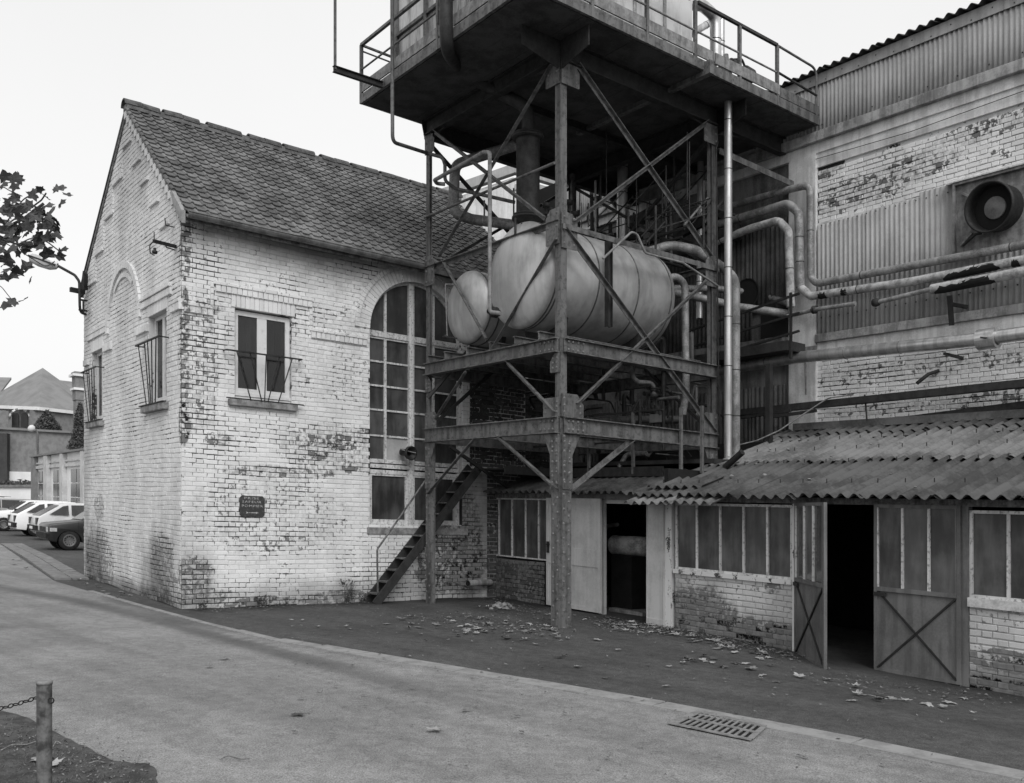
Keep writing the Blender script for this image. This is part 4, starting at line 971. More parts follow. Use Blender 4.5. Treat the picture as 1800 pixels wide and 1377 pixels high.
for i in range(npb):
    for (x0, x1) in ((ta0, ta0+.02), (ta1-.02, ta1)):
        y0 = tb0+(tb1-tb0)*i/npb; y1 = tb0+(tb1-tb0)*(i+1)/npb; MB().box(x0, x1, y0+.006, y1-.006, tz0, tz1).build('tank_panel', tpm_, wt)
for z in (tz0+.02, tz0+.78, tz0+1.55):
    MB().box(ta0-.05, ta0, tb0-.05, tb1+.05, z, z+.05).build('stiffener', steel, wt); MB().box(ta0, ta1+.05, tb0-.05, tb0, z+(.75 if z > tz0+.1 else 0), z+(.8 if z > tz0+.1 else .05)).build('stiffener', steel, wt)
for b_ in (tb0-.03, .9, 2.2, tb1): MB().box(ta0-.06, ta0-.0, b_-.03, b_+.03, tz0-.04, tz1).build('stiffener', steel, wt)
MB().box(ta0+.03, ta1-.03, tb0+.03, tb1-.03, tz0, tz0+.05).build('tank_floor', steeld, wt); MB().box(ta0, ta1, tb0, tb1, tz1, tz1+.03).build('tank_lid', steel, wt)
# ================================================================== THE TWO HORIZONTAL TANKS
def headprof(r, d, n=8): return [(-d*math.sin(math.pi/2*k/n), r*math.cos(math.pi/2*k/n)) for k in range(n, -1, -1)]
def htank(name, label, c, r, ln, dd, seams):
    t_ = thing(name, label, 'tank', (c[0], c[1], c[2]-r)); prof = headprof(r, dd)+[(.0, r)]
    prof = [(-dd*math.cos(math.pi/2*k/9), r*math.sin(math.pi/2*k/9)+(1e-4 if k == 0 else 0)) for k in range(10)]+[(ln, r)]+[(ln+dd*math.sin(math.pi/2*k/9), r*math.cos(math.pi/2*k/9)+(1e-4 if k == 9 else 0)) for k in range(1, 10)]
    m_ = MB(); m_.lathe(c, (1, 0, 0), prof, 56); m_.build('shell', tankm, t_, recalc=True)
    for s_ in seams: m2 = MB(); m2.lathe((c[0]+s_, c[1], c[2]), (1, 0, 0), [(-.016, r-.005), (-.010, r+.008), (.010, r+.008), (.016, r-.005)], 56); m2.build('weld_seam', simple('weld', .13, .08, 9, .5, .6) if 'weld' not in bpy.data.materials else bpy.data.materials['weld'], t_)
    for s_ in (.45, ln-.45):
        m2 = MB(); m2.prism([(c[0]+s_-.04, c[1]+r*.62*k, c[2]-r*.78) for k in (-1, 1)]+[(c[0]+s_-.04, c[1]+.5*r, c[2]-r-.14), (c[0]+s_-.04, c[1]-.5*r, c[2]-r-.14)], (.08, 0, 0)); m2.build('saddle', steeld, t_)
    return t_
zb2 = ZL2+.14
T1 = htank('horizontal_tank', 'large dull metal horizontal tank with domed end, resting between the tower legs', (.14, 1.06, zb2+.15+.82), .82, 2.5, .24, (.02, .08, .85, 1.7, 2.45))
T2 = htank('horizontal_tank', 'smaller horizontal metal tank tucked behind the large one, nearest the tall arched window', (.20, 2.60, zb2+.12+.61), .61, 2.95, .20, (.02, .2, 1.5))
# fittings on the heads
m_ = MB(); p = PA(873, 550, -.22); m_.lathe(p, (-1, 0, 0), [(-.05, .05), (.0, .05), (.0, .085), (.03, .085), (.03, .05), (.06, .05), (.06, .085), (.09, .085), (.09, .04), (.16, .04)], 16); m_.build('outlet_flange', steeld, T1)
p2 = PA(785, 575, -.1); MB().tube([PA(783, 500, -.02), PA(786, 592, -.02)], .012, 6).build('sight_glass', steell, T2); MB().tube([PA(778, 592, -.02), PA(803, 595, -.12)], .012, 6).build('valve_lever', steeld, T2)
MB().lathe(PA(785, 592, -.02), (-1, 0, 0), [(-.03, .0), (-.03, .03), (.04, .03), (.04, 0)], 10).build('valve', steeld, T2); MB().tube([PA(783, 500, -.02), PA(800, 500, .08)], .012, 6).build('gauge_arm', steell, T2)
MB().lathe((.22+1.62, .98-.82, zb2+.5), (0, 0, 1), [(0, .06), (.0, .06)], 8) if False else None
q = PB(1070, 435, .12); m_ = MB(); m_.ibeam(PB(1070, 425, .12), PB(1070, 575, .12), .09, .09, .012, (1, 0, 0)); m_.build('guide_post', steeld, T1)
# ------------- riveted upright vessel above the big tank
cd = thing('upright_vessel', 'dark riveted upright vessel with flanged ends standing above the large tank', 'vessel', (.35, 1.2, 6.2))
cc = (.35, 1.2, 6.28); m_ = MB(); m_.lathe(cc, (0, 0, 1), [(0, .185), (1.30, .185)], 28); m_.build('body', steeld, cd)
for z_, r_ in ((0, .255), (1.27, .255)): m_ = MB(); m_.lathe((cc[0], cc[1], cc[2]+z_-.03), (0, 0, 1), [(0, .1), (0, r_), (.035, r_), (.035, .19), (.045, .19), (.045, r_-.02), (.075, r_-.02), (.075, .1)], 28); m_.build('flange', steeld, cd)
m_ = MB(); m_.lathe((cc[0], cc[1], cc[2]-.03), (0, 0, -1), [(0, .22), (.08, .14), (.12, .06), (.28, .06)], 20); m_.build('bottom_cone', steeld, cd)
m_ = MB(); m_.lathe((cc[0], cc[1], cc[2]-.2), (0, 0, -1), [(0, .055), (.0, .1), (.03, .1), (.03, .055), (.2, .055)], 16); m_.build('neck', steell, cd)
rv = MB(); rivets(rv, [(cc[0]+.22*math.cos(k*.4), cc[1]+.22*math.sin(k*.4), cc[2]+z_) for k in range(16) for z_ in (.02, 1.30)], (0, 0, 1), .018); rv.build('bolts', steeld, cd, kind='stuff')
# ================================================================== THE FACTORY WALL
FA = 5.30; FB0 = -9.5
fact = thing('factory_building', 'long factory building with corrugated cladding and painted brickwork on the right', 'factory', (FA, -3, 0))
frW = lambda u, v, w_: (FA-w_, u, v)      # u=b, v=z, outward -a
frV = lambda u, v, w_: (FA-w_, u, v)
def fz_(x, y, off=0.0): p = PA(x, y, FA-off); return p
zc = (PA(1430, 232, FA).z+PA(1800, 118, FA).z)/2; zroof = PA(1600, 75, FA).z
ztop = PA(1600, 85, FA).z
wfb = [wb(PA(1500, 340, FA), (1.2, 1.2, .3), .8), wb(PA(1600, 300, FA), (.9, .9, .25), .9), wb(PA(1720, 230, FA), (.9, .9, .2), .6), wb(PA(1450, 300, FA), (.4, .4, .2), 1.0), wb(PA(1700, 705, FA), (2.5, 2.5, .12), .6), wb(PA(1600, 650, FA), (3, 3, .2), .4)]
wf = whitewash('factory_brick', wfb, .78, .09, .60); wfm = whitewash('factory_mortar', wfb, .66, .07, .54, mortar=True)
bC = PA(1437, 400, FA).y; bP = PA(1390, 500, FA).y            # brick panel starts right of the concrete pier
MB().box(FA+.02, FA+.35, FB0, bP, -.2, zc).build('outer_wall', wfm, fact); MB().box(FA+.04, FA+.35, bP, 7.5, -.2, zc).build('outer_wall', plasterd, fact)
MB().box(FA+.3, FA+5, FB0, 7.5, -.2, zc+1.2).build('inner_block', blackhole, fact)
FBK = Bricks()
zA, zB = PA(1437, 386, FA).z, PA(1437, 296, FA).z
zA2, zB2 = PA(1800, 308, FA).z, PA(1800, 180, FA).z
zu0, zu1 = (zA+zA2)/2, (zB+zB2)/2
FBK.fill(frW, nG, lambda v: [(FB0, bC)], zu0, zu1, wf, off=.1, jit=.006)
zl0, zl1 = PA(1600, 672, FA).z-.55, PA(1600, 590, FA).z
FBK.fill(frW, nG, lambda v: [(FB0, bC+.02)], zl0, zl1, wf, off=.05, jit=.006)
FBK.finish(fact)
# concrete: cornice, plaster frieze, ledges, pier
MB().box(FA-.14, FA+.04, FB0, 6.5, zc-.17, zc).build('cornice', concrete, fact, bevel=.01); MB().box(FA-.05, FA+.02, FB0, 6.5, zc-.34, zc-.17).build('cornice', plaster, fact)
MB().box(FA-.02, FA+.02, FB0, bP, zu1+.0, zc-.34).build('frieze', plaster, fact)
zcl1 = (PA(1440, 394, FA).z+PA(1620, 346, FA).z)/2; MB().box(FA-.02, FA+.02, FB0, bC, zcl1-.12, zu0).build('plaster_band', plaster, fact)
MB().box(FA-.06, FA+.02, bC, bP, 2.6, zc-.34).build('pier', plaster, fact)
zcl0 = PA(1600, 562, FA).z
MB().box(FA-.10, FA+.02, FB0, bC-.01, zcl0-.17, zcl0-.03).build('ledge', concrete, fact, bevel=.008); MB().box(FA-.03, FA+.02, FB0, bC-.01, zcl0-.40, zcl0-.17).build('plaster_band', plaster, fact)
MB().box(FA-.11, FA-.06, bC-.03, bP+.25, zcl0-.42, zcl0-.22).build('ledge', concrete, fact, bevel=.01)
# cladding: narrow pitch corrugated sheets
b_ = bC-.03; k = 0; bF = PA(1683, 400, FA).y
while b_ > FB0+.2:
    wd = .92; zt_ = zcl1+ (.10 if b_ < PA(1605, 400, FA).y else 0)
    if b_-wd/2 < bF: zt_ = zcl1-.72
    sheet('cladding_sheet', cladm, fact, (FA-.05-.006*(k % 2), b_, zcl0-.03), (0, -1, 0), (0, 0, 1), (-1, 0, 0), wd+.05, zt_-zcl0+R.uniform(-.02, .02), .085, .012, .004); b_ -= wd; k += 1
rv = MB()
for i in range(60): rivets(rv, [(FA-.066, bC-.12-i*.17, zcl0+.25)], (-1, 0, 0), .014)
for i in range(30): rivets(rv, [(FA-.066, bC-.12-i*.17, zcl1-.06)], (-1, 0, 0), .012)
rv.build('fixing_bolts', iron, fact, kind='stuff')
# upper band of cladding, light fascia and wavy roof edge
zu = PA(1600, 90, FA).z; b_ = 6.0; k = 0; zf = PA(1431, 152, FA).z; zr = PA(1431, 137, FA).z
zf = (zf+PA(1700, 45, FA).z)/2; zr = zf+.19
while b_ > FB0+.2:
    sheet('upper_cladding_sheet', cladm, fact, (FA-.02-.004*(k % 2), b_, zc-.02), (0, -1, 0), (0, 0, 1), (-1, 0, 0), 1.0, zf-zc+.03, .075, .012, .004)
    MB().box(FA-.055, FA-.035, b_-.995, b_-.005, zf-.02, zr-.03).build('fascia_board', simple('fascia', .38, .3, 2, .7, 0, .2) if 'fascia' not in bpy.data.materials else bpy.data.materials['fascia'], fact)
    sheet('roof_sheet', asb2, fact, (FA-.16, b_, zr), (0, -1, 0), (.97, 0, .24), (-.24, 0, .97), 1.02, 3.5, .177, .028, .008); b_ -= .98; k += 1
rv = MB()
for i in range(40):
    rivets(rv, [(FA-.058, 1-i*.31, zf+.02+.06*(i % 2))], (-1, 0, 0), .012); rivets(rv, [(FA-.05, 1.1-i*.47, zc+.12)], (-1, 0, 0), .014)
rv.build('fixing_bolts', iron, fact, kind='stuff')
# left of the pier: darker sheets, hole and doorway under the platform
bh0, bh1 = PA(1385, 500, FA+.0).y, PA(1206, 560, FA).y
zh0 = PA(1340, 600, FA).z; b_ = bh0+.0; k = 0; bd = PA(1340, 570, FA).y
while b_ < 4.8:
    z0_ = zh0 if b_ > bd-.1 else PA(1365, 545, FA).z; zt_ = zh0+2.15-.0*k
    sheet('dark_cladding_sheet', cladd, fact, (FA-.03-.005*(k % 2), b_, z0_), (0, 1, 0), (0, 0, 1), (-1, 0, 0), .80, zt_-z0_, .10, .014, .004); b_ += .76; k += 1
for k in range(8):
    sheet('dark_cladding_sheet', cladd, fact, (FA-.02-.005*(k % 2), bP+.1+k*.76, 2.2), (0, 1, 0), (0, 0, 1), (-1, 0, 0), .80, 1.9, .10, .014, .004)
hc = PA(1313, 517, FA-.06); m_ = MB(); m_.lathe(hc, (1, 0, 0), [(-.02, .29), (-.03, .27), (.0, .27)], 28); m_.build('vent_ring', iron, fact)
m_ = MB(); m_.lathe(hc, (1, 0, 0), [(-.012, .0), (-.012, .27)], 28); m_.build('vent_hole', blackhole, fact)
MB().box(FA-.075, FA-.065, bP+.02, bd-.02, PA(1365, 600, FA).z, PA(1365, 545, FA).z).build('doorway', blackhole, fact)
MB().box(FA-.25, FA-.05, bP, bd+2.4, zh0-.22, zh0-.02).build('sill_beam', steel, fact)
# ------------- extractor fan
fan = thing('extractor_fan', 'large black round extractor fan in a metal box on the factory wall', 'fan', PA(1748, 410, FA-.2))
fc = PA(1752, 366, FA-.20); bx0, bx1 = PA(1684, 400, FA).y, PA(1684, 400, FA).y-1.75; zf0, zf1 = fc.z-.52, fc.z+.50
MB().box(FA-.10, FA+.02, bx1, bx0, zf0, zf1).build('back_plate', steell, fan); 
for (y0, y1, z0, z1) in ((bx0-.03, bx0, zf0, zf1), (bx1, bx0, zf1, zf1+.04)): MB().box(FA-.17, FA-.10, y0, y1, z0, z1).build('frame_bar', steell, fan)
MB().prism([(FA-.19, bx1-.1, zf1+.04), (FA-.19, bx0+.12, zf1+.04), (FA-.02, bx0+.12, zf1+.13), (FA-.02, bx1-.1, zf1+.13)], (0, 0, .02)).build('hood_board', woodw, fan)
ax = Vector((-1, .10, -.12)).normalized(); m_ = MB(); m_.lathe(fc, ax, [(-.12, .33), (.12, .35), (.22, .365), (.225, .34), (.12, .32), (-.05, .31)], 40); m_.build('shroud', iron, fan)
m_ = MB(); m_.lathe(Vector(fc)+ax*.03, ax, [(0, .325), (.001, .0)], 40, False); m_.build('fan_duct', blackhole, fan)
m_ = MB(); m_.lathe(fc, ax, [(.03, .16), (.05, .16), (.056, .15), (.057, .02), (.065, .015), (.065, 0)], 32); m_.build('hub_cover', simple('hub', .20, .14, 5, .6), fan)
e1 = ax.cross(Vector((0, 0, 1))).normalized(); e2 = ax.cross(e1)
for k in range(0):
    t = k*math.pi/3; d1 = e1*math.cos(t)+e2*math.sin(t); d2 = ax.cross(d1); c_ = Vector(fc)-ax*.04
    MB().prism([c_+d1*.16-d2*.05, c_+d1*.37-d2*.11+ax*.03, c_+d1*.37+d2*.09-ax*.03, c_+d1*.16+d2*.05], ax*.008).build('blade', matt_black, fan)
for (dy, dz) in ((.55, .38), (-.55, .38), (.55, -.42)): MB().bar((FA-.13, fc[1]+dy, fc[2]+dz), (FA-.17, fc[1]+dy*.66, fc[2]+dz*.66), .05, .03).build('stay', steell, fan)
MB().tube([PA(1692, 432, FA-.2), PA(1715, 412, FA-.2), PA(1725, 410, FA-.2)], .022, 8).build('cable_conduit', iron, fan)
# ================================================================== THE LOW SHED
SA, SA2 = 1.66, 1.84                      # fronts of right and left parts
shed = thing('lean_to_shed', 'low brick and glass lean-to shed with corrugated roof along the factory wall', 'shed', (SA, -2, 0))
frS = lambda u, v, w_: (SA-w_, u, v); frT = lambda u, v, w_: (SA2-w_, u, v)
wsb = [wb(PA(1230, 1075, SA), (.75, .75, .42), 1.5), wb(PA(1300, 1110, SA), (1.6, 1.6, .22), 2.2), wb(PA(1350, 1130, SA), (2, 2, .13), 3), wb(PA(1780, 1165, SA), (.6, .6, .14), 2.4), wb(PA(1740, 1205, SA), (1.2, 1.2, .1), 3), wb(PA(1360, 1030, SA), (.15, .15, .12), 1.3)]
gm3 = [(Wd(SA, -2.0, -.05), (3, 3, .42), .75), (Wd(SA, -6, -.1), (2.4, 2.4, .42), .7), (Wd(SA, -1.0, .4), (.8, .8, .5), .5)]
ws = whitewash('shed_brick', wsb, .58, .12, .60, dirt=.1, grime_shade=gm3); wsm = whitewash('shed_mortar', wsb, .38, .17, .56, mortar=False, grime_shade=gm3)
wt_ = whitewash('left_shed_brick', [wb(PA(900, 1030, SA2), (2.5, 2.5, .5), .9)], .20, .05, .56, dirt=.1); wtm = whitewash('left_shed_mortar', [], .10, .04, .5, mortar=True)
def Sx(x, y=1000): return PA(x, y, SA).y
def Tx(x, y=1000): return PA(x, y, SA2).y
zsill = (PA(1200, 1003, SA).z+PA(1700, 1048, SA).z)/2; ztopw = (PA(1186, 884, SA).z+PA(1708, 894, SA).z)/2
zt_sill = PA(900, 980, SA2).z
def low_wall(fr, u0, u1, z1, mb, mm, nn):
    (a0_, b0_, z0_), (a1_, b1_, _) = fr(u0, 0, .0), fr(u1, 0, -.2)
    MB().box(min(a0_, a1_), max(a0_, a1_), min(u0, u1), max(u0, u1), -.3, z1).build('wall_core', mm, shed)
SB = Bricks()
segs_ = [(Sx(1187), Sx(1394)), (Sx(1704), Sx(1704)-3.6)]
for (u0, u1) in segs_:
    low_wall(frS, u0, u1, zsill-.05, None, wsm, nG)
    SB.fill(frS, nG, lambda v, u0=u0, u1=u1: [(min(u0, u1), max(u0, u1))], -.22, zsill-.05, ws, off=.03, jit=.004, proud=.009)
low_wall(frT, Tx(856), Tx(958), zt_sill-.04, None, wtm, nG); SB.fill(frT, nG, lambda v: [(Tx(958), Tx(850))], -.15, zt_sill-.04, wt_, off=.02, proud=.007)
SB.finish(shed)
# white peeling timber frame, sills, windows
def peel_mat():
    g = G('peeling_paint'); n = g.noise(7, 6, .7, g.stretch(1, 1, .35)); f = g.noise(40, 4, .7); v = g.m('ADD', g.m('MULTIPLY', n, .7), g.m('MULTIPLY', f, .3)); pl = g.ramp(v, .55, .58)
    return g.done(g.mix(pl, .55, .05), .8, g.m('SUBTRACT', f, pl), .5, .004)
peel = peel_mat()
def vpost(x, z0, z1, w_, mat, a=SA, nm='post', dep=.07): 
    b_ = PA(x, 950, a).y; MB().box(a-.02, a+dep, b_-w_/2, b_+w_/2, z0, z1).build(nm, mat, shed)
vpost(1176, -.05, ztopw+.05, .14, peel); vpost(1397, -.08, ztopw+.02, .05, peel); vpost(1698, -.18, ztopw+.02, .075, doord); vpost(853, -.05, 1.9, .05, woodw, SA2); vpost(1542, -.12, ztopw+.02, .045, peel)
MB().box(SA-.05, SA+.1, Sx(1394), Sx(1187), zsill-.06, zsill+.0).build('sill', peel, shed); MB().box(SA-.05, SA+.1, Sx(1704)-3.6, Sx(1704), zsill-.10, zsill+.0).build('sill', simple('white_sill', .55, .35, 5), shed)
MB().box(SA-.01, SA+.08, Sx(1700)-3.6, Sx(1168), ztopw+.02, ztopw+.10).build('head_plate', woodd, shed)
def swin(fr, u0, u1, v0, v1, cuts, th, mat, frame=.035):
    bars_window(shed, 'window', fr, u0, u1, v0, v1, [u0]+cuts+[u1], [v0, v1], frame, th, mat, glassd, -.03)
c1 = sorted([Sx(x) for x in (1224, 1265, 1306, 1348)]); swin(frS, Sx(1393), Sx(1187), zsill, ztopw, c1, .032, woodw)
c2 = sorted([Sx(x) for x in (1772,)]+[Sx(1772)-.42*k for k in range(1, 7)]); swin(frS, Sx(1704)-3.6, Sx(1704), zsill, ztopw-.02, c2, .035, woodw)
zt0, zt1 = zt_sill, PA(900, 876, SA2).z; c3 = sorted([Tx(x) for x in (876, 899, 923, 946)]); swin(frT, Tx(972), Tx(852), zt0, zt1, c3, .03, woodw, .025)
MB().box(SA2-.03, SA2+.06, Tx(1165), Tx(850), zt1, zt1+.10).build('head_plate', woodd, shed)
# left part: jambs and panel of the doorway, open grey leaf lying over the wall
MB().box(SA2-.0, SA2+.06, Tx(1060)-.02, Tx(1052), -.05, zt1+.0).build('door_jamb', doorg, shed); MB().box(SA2-.0, SA2+.06, Tx(1170), Tx(1138), -.05, zt1+.1).build('door_jamb', doorg, shed)
MB().box(SA2-.0, SA2+.06, Tx(1138), Tx(1060)-.02, zt1-.06, zt1+.02).build('door_head', doorg, shed)
MB().box(SA2-.05, SA2+.05, Tx(1165), Tx(1000), zt1+.0, zt1+.10).build('lintel_board', simple('lintel_paint', .16, .1, 5), shed)
def leaf_door(nm, u0, u1, z0, z1, a, rails, label, parent=shed, mat=doorg, st=.055):
    d_ = mkobj(nm, None, parent, Wd(a, u0, z0)-origin_of(parent)); d_['label'] = label
    MB().box(a+.012, a+.035, u0+.01, u1-.01, z0+.01, z1-.01).build('door_panel', mat, d_)
    MB().box(a, a+.04, u0, u0+st, z0, z1).build('stile', mat, d_); MB().box(a, a+.04, u1-st, u1, z0, z1).build('stile', mat, d_)
    for (r0_, r1_) in rails: MB().box(a, a+.04, u0+st, u1-st, r0_, r1_).build('rail', mat, d_)
    return d_
al = SA2-.12; u0, u1 = PA(1055, 960, al).y, PA(960, 960, al).y; zd1 = PA(1000, 876, al).z; zd0 = .03
d1 = leaf_door('door_leaf', u0, u1, zd0, zd1, al, [(zd0, zd0+.07), (PA(1000, 990, al).z-.03, PA(1000, 990, al).z+.26), (zd1-.1, zd1)], 'grey painted door leaf folded back behind the riveted leg')
MB().box(al-.02, al, u1-.09, u1-.03, .95, 1.15).build('lock', steeld, d1); MB().tube([(al-.05, u1-.06, 1.1), (al-.05, u1-.15, 1.1)], .012, 6).build('handle', iron, d1)
a2_ = SA-.06; u0, u1 = PA(1166, 960, a2_).y, PA(1136, 960, a2_).y
d2 = leaf_door('door_leaf', u0, u1, 0.0, PA(1150, 872, a2_).z, a2_, [(.0, .1)], 'narrow plain grey door leaf standing open beside the peeling post', st=.01)
# steel doors of the right part
def steel_leaf(nm, fr, w_, z0, zm, z1, panes, label, d_pos):
    """fr(u,v,w): u 0..w_ across the leaf"""
    d_ = mkobj(nm, None, shed, Wd(*fr(0, z0, 0))-origin_of(shed)); d_['label'] = label
    def bb(u0, u1, v0, v1, w0=-.02, w1=.02, n='frame', m=doord): MB().hexa([fr(u, v, q) for v in (v0, v1) for u, q in ((u0, w0), (u1, w0), (u1, w1), (u0, w1))]).build(n, m, d_)
    bb(0, .045, z0, z1, n='stile'); bb(w_-.045, w_, z0, z1, n='stile'); bb(.045, w_-.045, z1-.04, z1, n='rail'); bb(.045, w_-.045, zm-.03, zm+.02, -.02, .03, n='rail'); bb(.045, w_-.045, z0, z0+.04, n='rail')
    bb(.045, w_-.045, z0+.04, zm-.03, -.006, .004, 'panel')
    for k in range(panes+1):
        u = .045+(w_-.09)*k/panes
        bb(max(.045, u-.014), min(w_-.045, u+.014), zm+.02, z1-.04, -.012, .026, 'glazing_bar', woodw if k < panes else doord)
    for k in range(panes):
        u0_ = .059+(w_-.09)*k/panes; u1_ = .031+(w_-.09)*(k+1)/panes; bb(u0_, u1_, zm+.02, z1-.04, -.004+.002*(k % 2), .002+.002*(k % 2), 'pane', glassd)
    for (p, q) in (((.045, z0+.04), (w_-.045, zm-.03)), ((w_-.045, z0+.04), (.045, zm-.03))): MB().bar(fr(p[0], p[1], .012), fr(q[0], q[1], .012), .022, .022).build('cross_brace', iron, d_)
    bb(.0, .16, zm-.09, zm-.045, .02, .035, 'latch', steeld); return d_
zdt = PA(1610, 888, SA).z; zdb = -.10; zdm = PA(1610, 1040, SA).z
uR0, uR1 = Sx(1540), Sx(1692)
steel_leaf('steel_door_leaf', lambda u, v, w_: (SA-.03-w_, uR0-u, v), abs(uR0-uR1), zdb, zdm, zdt, 3, 'closed steel door leaf with three panes above a cross braced panel', None)
hp = Vector((SA-.02, Sx(1400), 0)); fe = PA(1451, 1000, .98); dv = Vector((fe.x-hp.x, fe.y-hp.y, 0)); wl_ = dv.length; dv.normalize(); nv = Vector((-dv.y, dv.x, 0))
if nv.x > 0: nv = -nv
steel_leaf('steel_door_leaf', lambda u, v, w_: (hp.x+dv.x*u+nv.x*w_, hp.y+dv.y*u+nv.y*w_, v), wl_, zdb+.02, zdm+.02, zdt-.0, 3, 'steel door leaf swung open towards the yard beside the black doorway', None)
# dark interior
m_ = MB(); m_.add([(SA2+2.6, -9, 0), (SA2+2.6, 4, 0), (SA2+2.6, 4, 3), (SA2+2.6, -9, 3)], [(0, 1, 2, 3)]); m_.build('inner_wall', matt_black, shed)
MB().box(SA+.12, SA+3.5, Sx(1165)-.0, Sx(1165)+.08, -.2, 2.4).build('partition', matt_black, shed); MB().box(SA+.02, SA+3.6, -8.8, -8.7, -.2, 2.4).build('partition', matt_black, shed)
# things inside the left doorway
bo = thing('boiler_vessel', 'small pale horizontal vessel on a dark frame just inside the left doorway of the shed', 'boiler', (2.6, 1.2, 0))
pc = PA(1078, 958, 2.5); m_ = MB(); m_.lathe((2.5, pc.y, pc.z), (.35, -1, 0), [(-.06, 0), (-.05, .13), (0, .17), (.62, .17), (.68, .12), (.69, 0)], 24); m_.build('vessel', simple('old_white_metal', .5, .2, 6), bo)
MB().tube([(2.42, pc.y+.12, .05), (2.42, pc.y+.12, pc.z+.32), (2.42, pc.y-.2, pc.z+.36)], .035, 8, .1).build('pipe', steel, bo); MB().box(2.45, 2.8, pc.y-.5, pc.y, .05, pc.z-.17).build('frame', matt_black, bo)
MB().lathe((2.5, pc.y+.06, pc.z), (.35, 1, 0), [(0, .12), (.04, .12), (.04, .0)], 16).build('cover', iron, bo)
MB().box(2.3, 2.9, pc.y-.9, pc.y-.1, 0, .06).build('plinth', stone, bo)
# ------------- corrugated roof: every sheet its own, laps and slipped pieces
zE = 1.97; aE0 = 1.30; zW = 3.22; aW = FA-.12
sl_ = math.atan2(zW-zE, aW-aE0); V_ = (math.cos(sl_), 0, math.sin(sl_)); N_ = (-math.sin(sl_), 0, math.cos(sl_)); Ltot = math.hypot(zW-zE, aW-aE0)
def row(b_start, n, aoff, v0, ln, mats, wdt=.93, dz=0.0, tilt=.0, zl=0.0):
    for k in range(n):
        b_ = b_start-k*wdt; lift = dz+.018*(k % 2)+R.uniform(0, .012)
        st_ = Vector((aE0, 0, zE+zl))+Vector(V_)*(v0+aoff+R.uniform(-.03, .03))+Vector(N_)*lift
        sg_ = R.uniform(-tilt, tilt); Uv = Vector((sg_*.3, -1, sg_*.4)).normalized()
        sheet('roof_sheet', R.choice(mats), shed, (st_.x, b_, st_.z), Uv, V_, N_, wdt+.10, ln, .177, .031, .007, 3, jag=.012, sag=R.uniform(0, .015))
bS = Sx(1150)+.1
row(bS, 8, 0, 0, 1.85, [asb2], dz=.0, tilt=.012); row(bS-.1, 8, 0, 1.70, 2.0, [asb], dz=.010, tilt=.015); row(bS+.05, 8, 0, 3.55, Ltot-3.55+.02, [asb2], dz=.022, tilt=.015)
row(bS+.02, 2, -.16, 0, 1.0, [asb], wdt=.8, dz=-.055, tilt=.02, zl=-.02)
row(bS-.1, 1, .16, .06, .5, [asb2], wdt=1.0, dz=.06, tilt=.03)
# roof of the left part, lower and darker, hidden under the catwalk
bT = 4.05; k = 0
while bT > bS-.1:
    sheet('roof_sheet', simple('sooty_roofing', .07, .03, 3, .9) if 'sooty_roofing' not in bpy.data.materials else bpy.data.materials['sooty_roofing'], shed, (SA2-.32, bT, zt1+.10+.016*(k % 2)), (0, -1, 0), (.96, 0, .28), (-.28, 0, .96), 1.0, 1.55, .177, .031, .007, 2, jag=.03); bT -= .93; k += 1
m_ = MB(); m_.box(SA2+1.1, FA, bS-.2, 4.0, 2.55, 2.62); m_.build('flat_roof', simple('tarred_roof', .03, .015, 4), shed)
MB().box(FA-.22, FA-.02, FB0, bP-.2, zW+.02, zW+.14).build('flashing', asb, shed)
db = MB()
for k in range(26):
    b_ = bS-R.uniform(.2, 7); v = R.uniform(.1, 3.8); s_ = R.uniform(.012, .035); p = Vector((aE0, 0, zE))+Vector(V_)*v+Vector(N_)*.06
    m_ = MB(); m_.lathe((p.x, b_, p.z), (R.uniform(-.3, .3), R.uniform(-.3, .3), 1), [(0, s_), (s_*.4, s_*.8), (s_*.6, 0)], 6, False); db.add(m_.v, m_.f)
db.build('debris', stone, shed, kind='stuff')
rv = MB()
for v in (.5, 1.6, 2.4, 3.1):
    for k in range(22): p = Vector((aE0, 0, zE))+Vector(V_)*v+Vector(N_)*.05; rv.tube([(p.x, bS-.2-k*.354*1.0, p.z), (p.x, bS-.2-k*.354, p.z+.05)], .007, 5)
rv.build('hook_bolts', iron, shed, kind='stuff')
fr_ = thing('fallen_drainpipe', 'short black pipe offcut lying on the shed roof at the foot of the tall pipes', 'pipe', PA(1290, 812, 2.9)); MB().tube([PA(1274, 822, 2.75), PA(1305, 795, 2.75)], .05, 12).build('pipe', iron, fr_)
# ================================================================== PIPES
def pipe(label, pts, r, mat, bend=.12, bands=0, band_mat=None, name='pipe', n=14, cat='pipe', flanges=(), ends=True):
    t_ = thing(name, label, cat, pts[0]); m_ = MB(); m_.tube(pts, r, n, bend); m_.build('pipe_run', mat, t_)
    if bands:
        L = [(Vector(p), Vector(q)) for p, q in zip(pts[:-1], pts[1:])]
        for p, q in L:
            l = (q-p).length
            if l < bands*.8: continue
            k = int(l/bands)
            for i in range(1, k+1):
                c_ = p+(q-p)*(i/(k+1)); m2 = MB(); m2.lathe(c_, (q-p), [(-.008, r*.98), (-.006, r*1.05), (.006, r*1.05), (.008, r*.98)], n); m2.build('joint_band', band_mat or steeld, t_)
    for f_ in flanges:
        p, q = Vector(pts[f_[0]]), Vector(pts[f_[0]+1]); c_ = p+(q-p)*f_[1]; m2 = MB(); m2.lathe(c_, (q-p), [(-.03, r), (-.03, r*1.9), (-.005, r*1.9), (-.005, r), (.005, r), (.005, r*1.9), (.03, r*1.9), (.03, r)], n); m2.build('flange', steeld, t_)
    return t_
V = Vector
p1 = PB(1277, 200, -.30); aa = PB(1280, 500, -.30).x
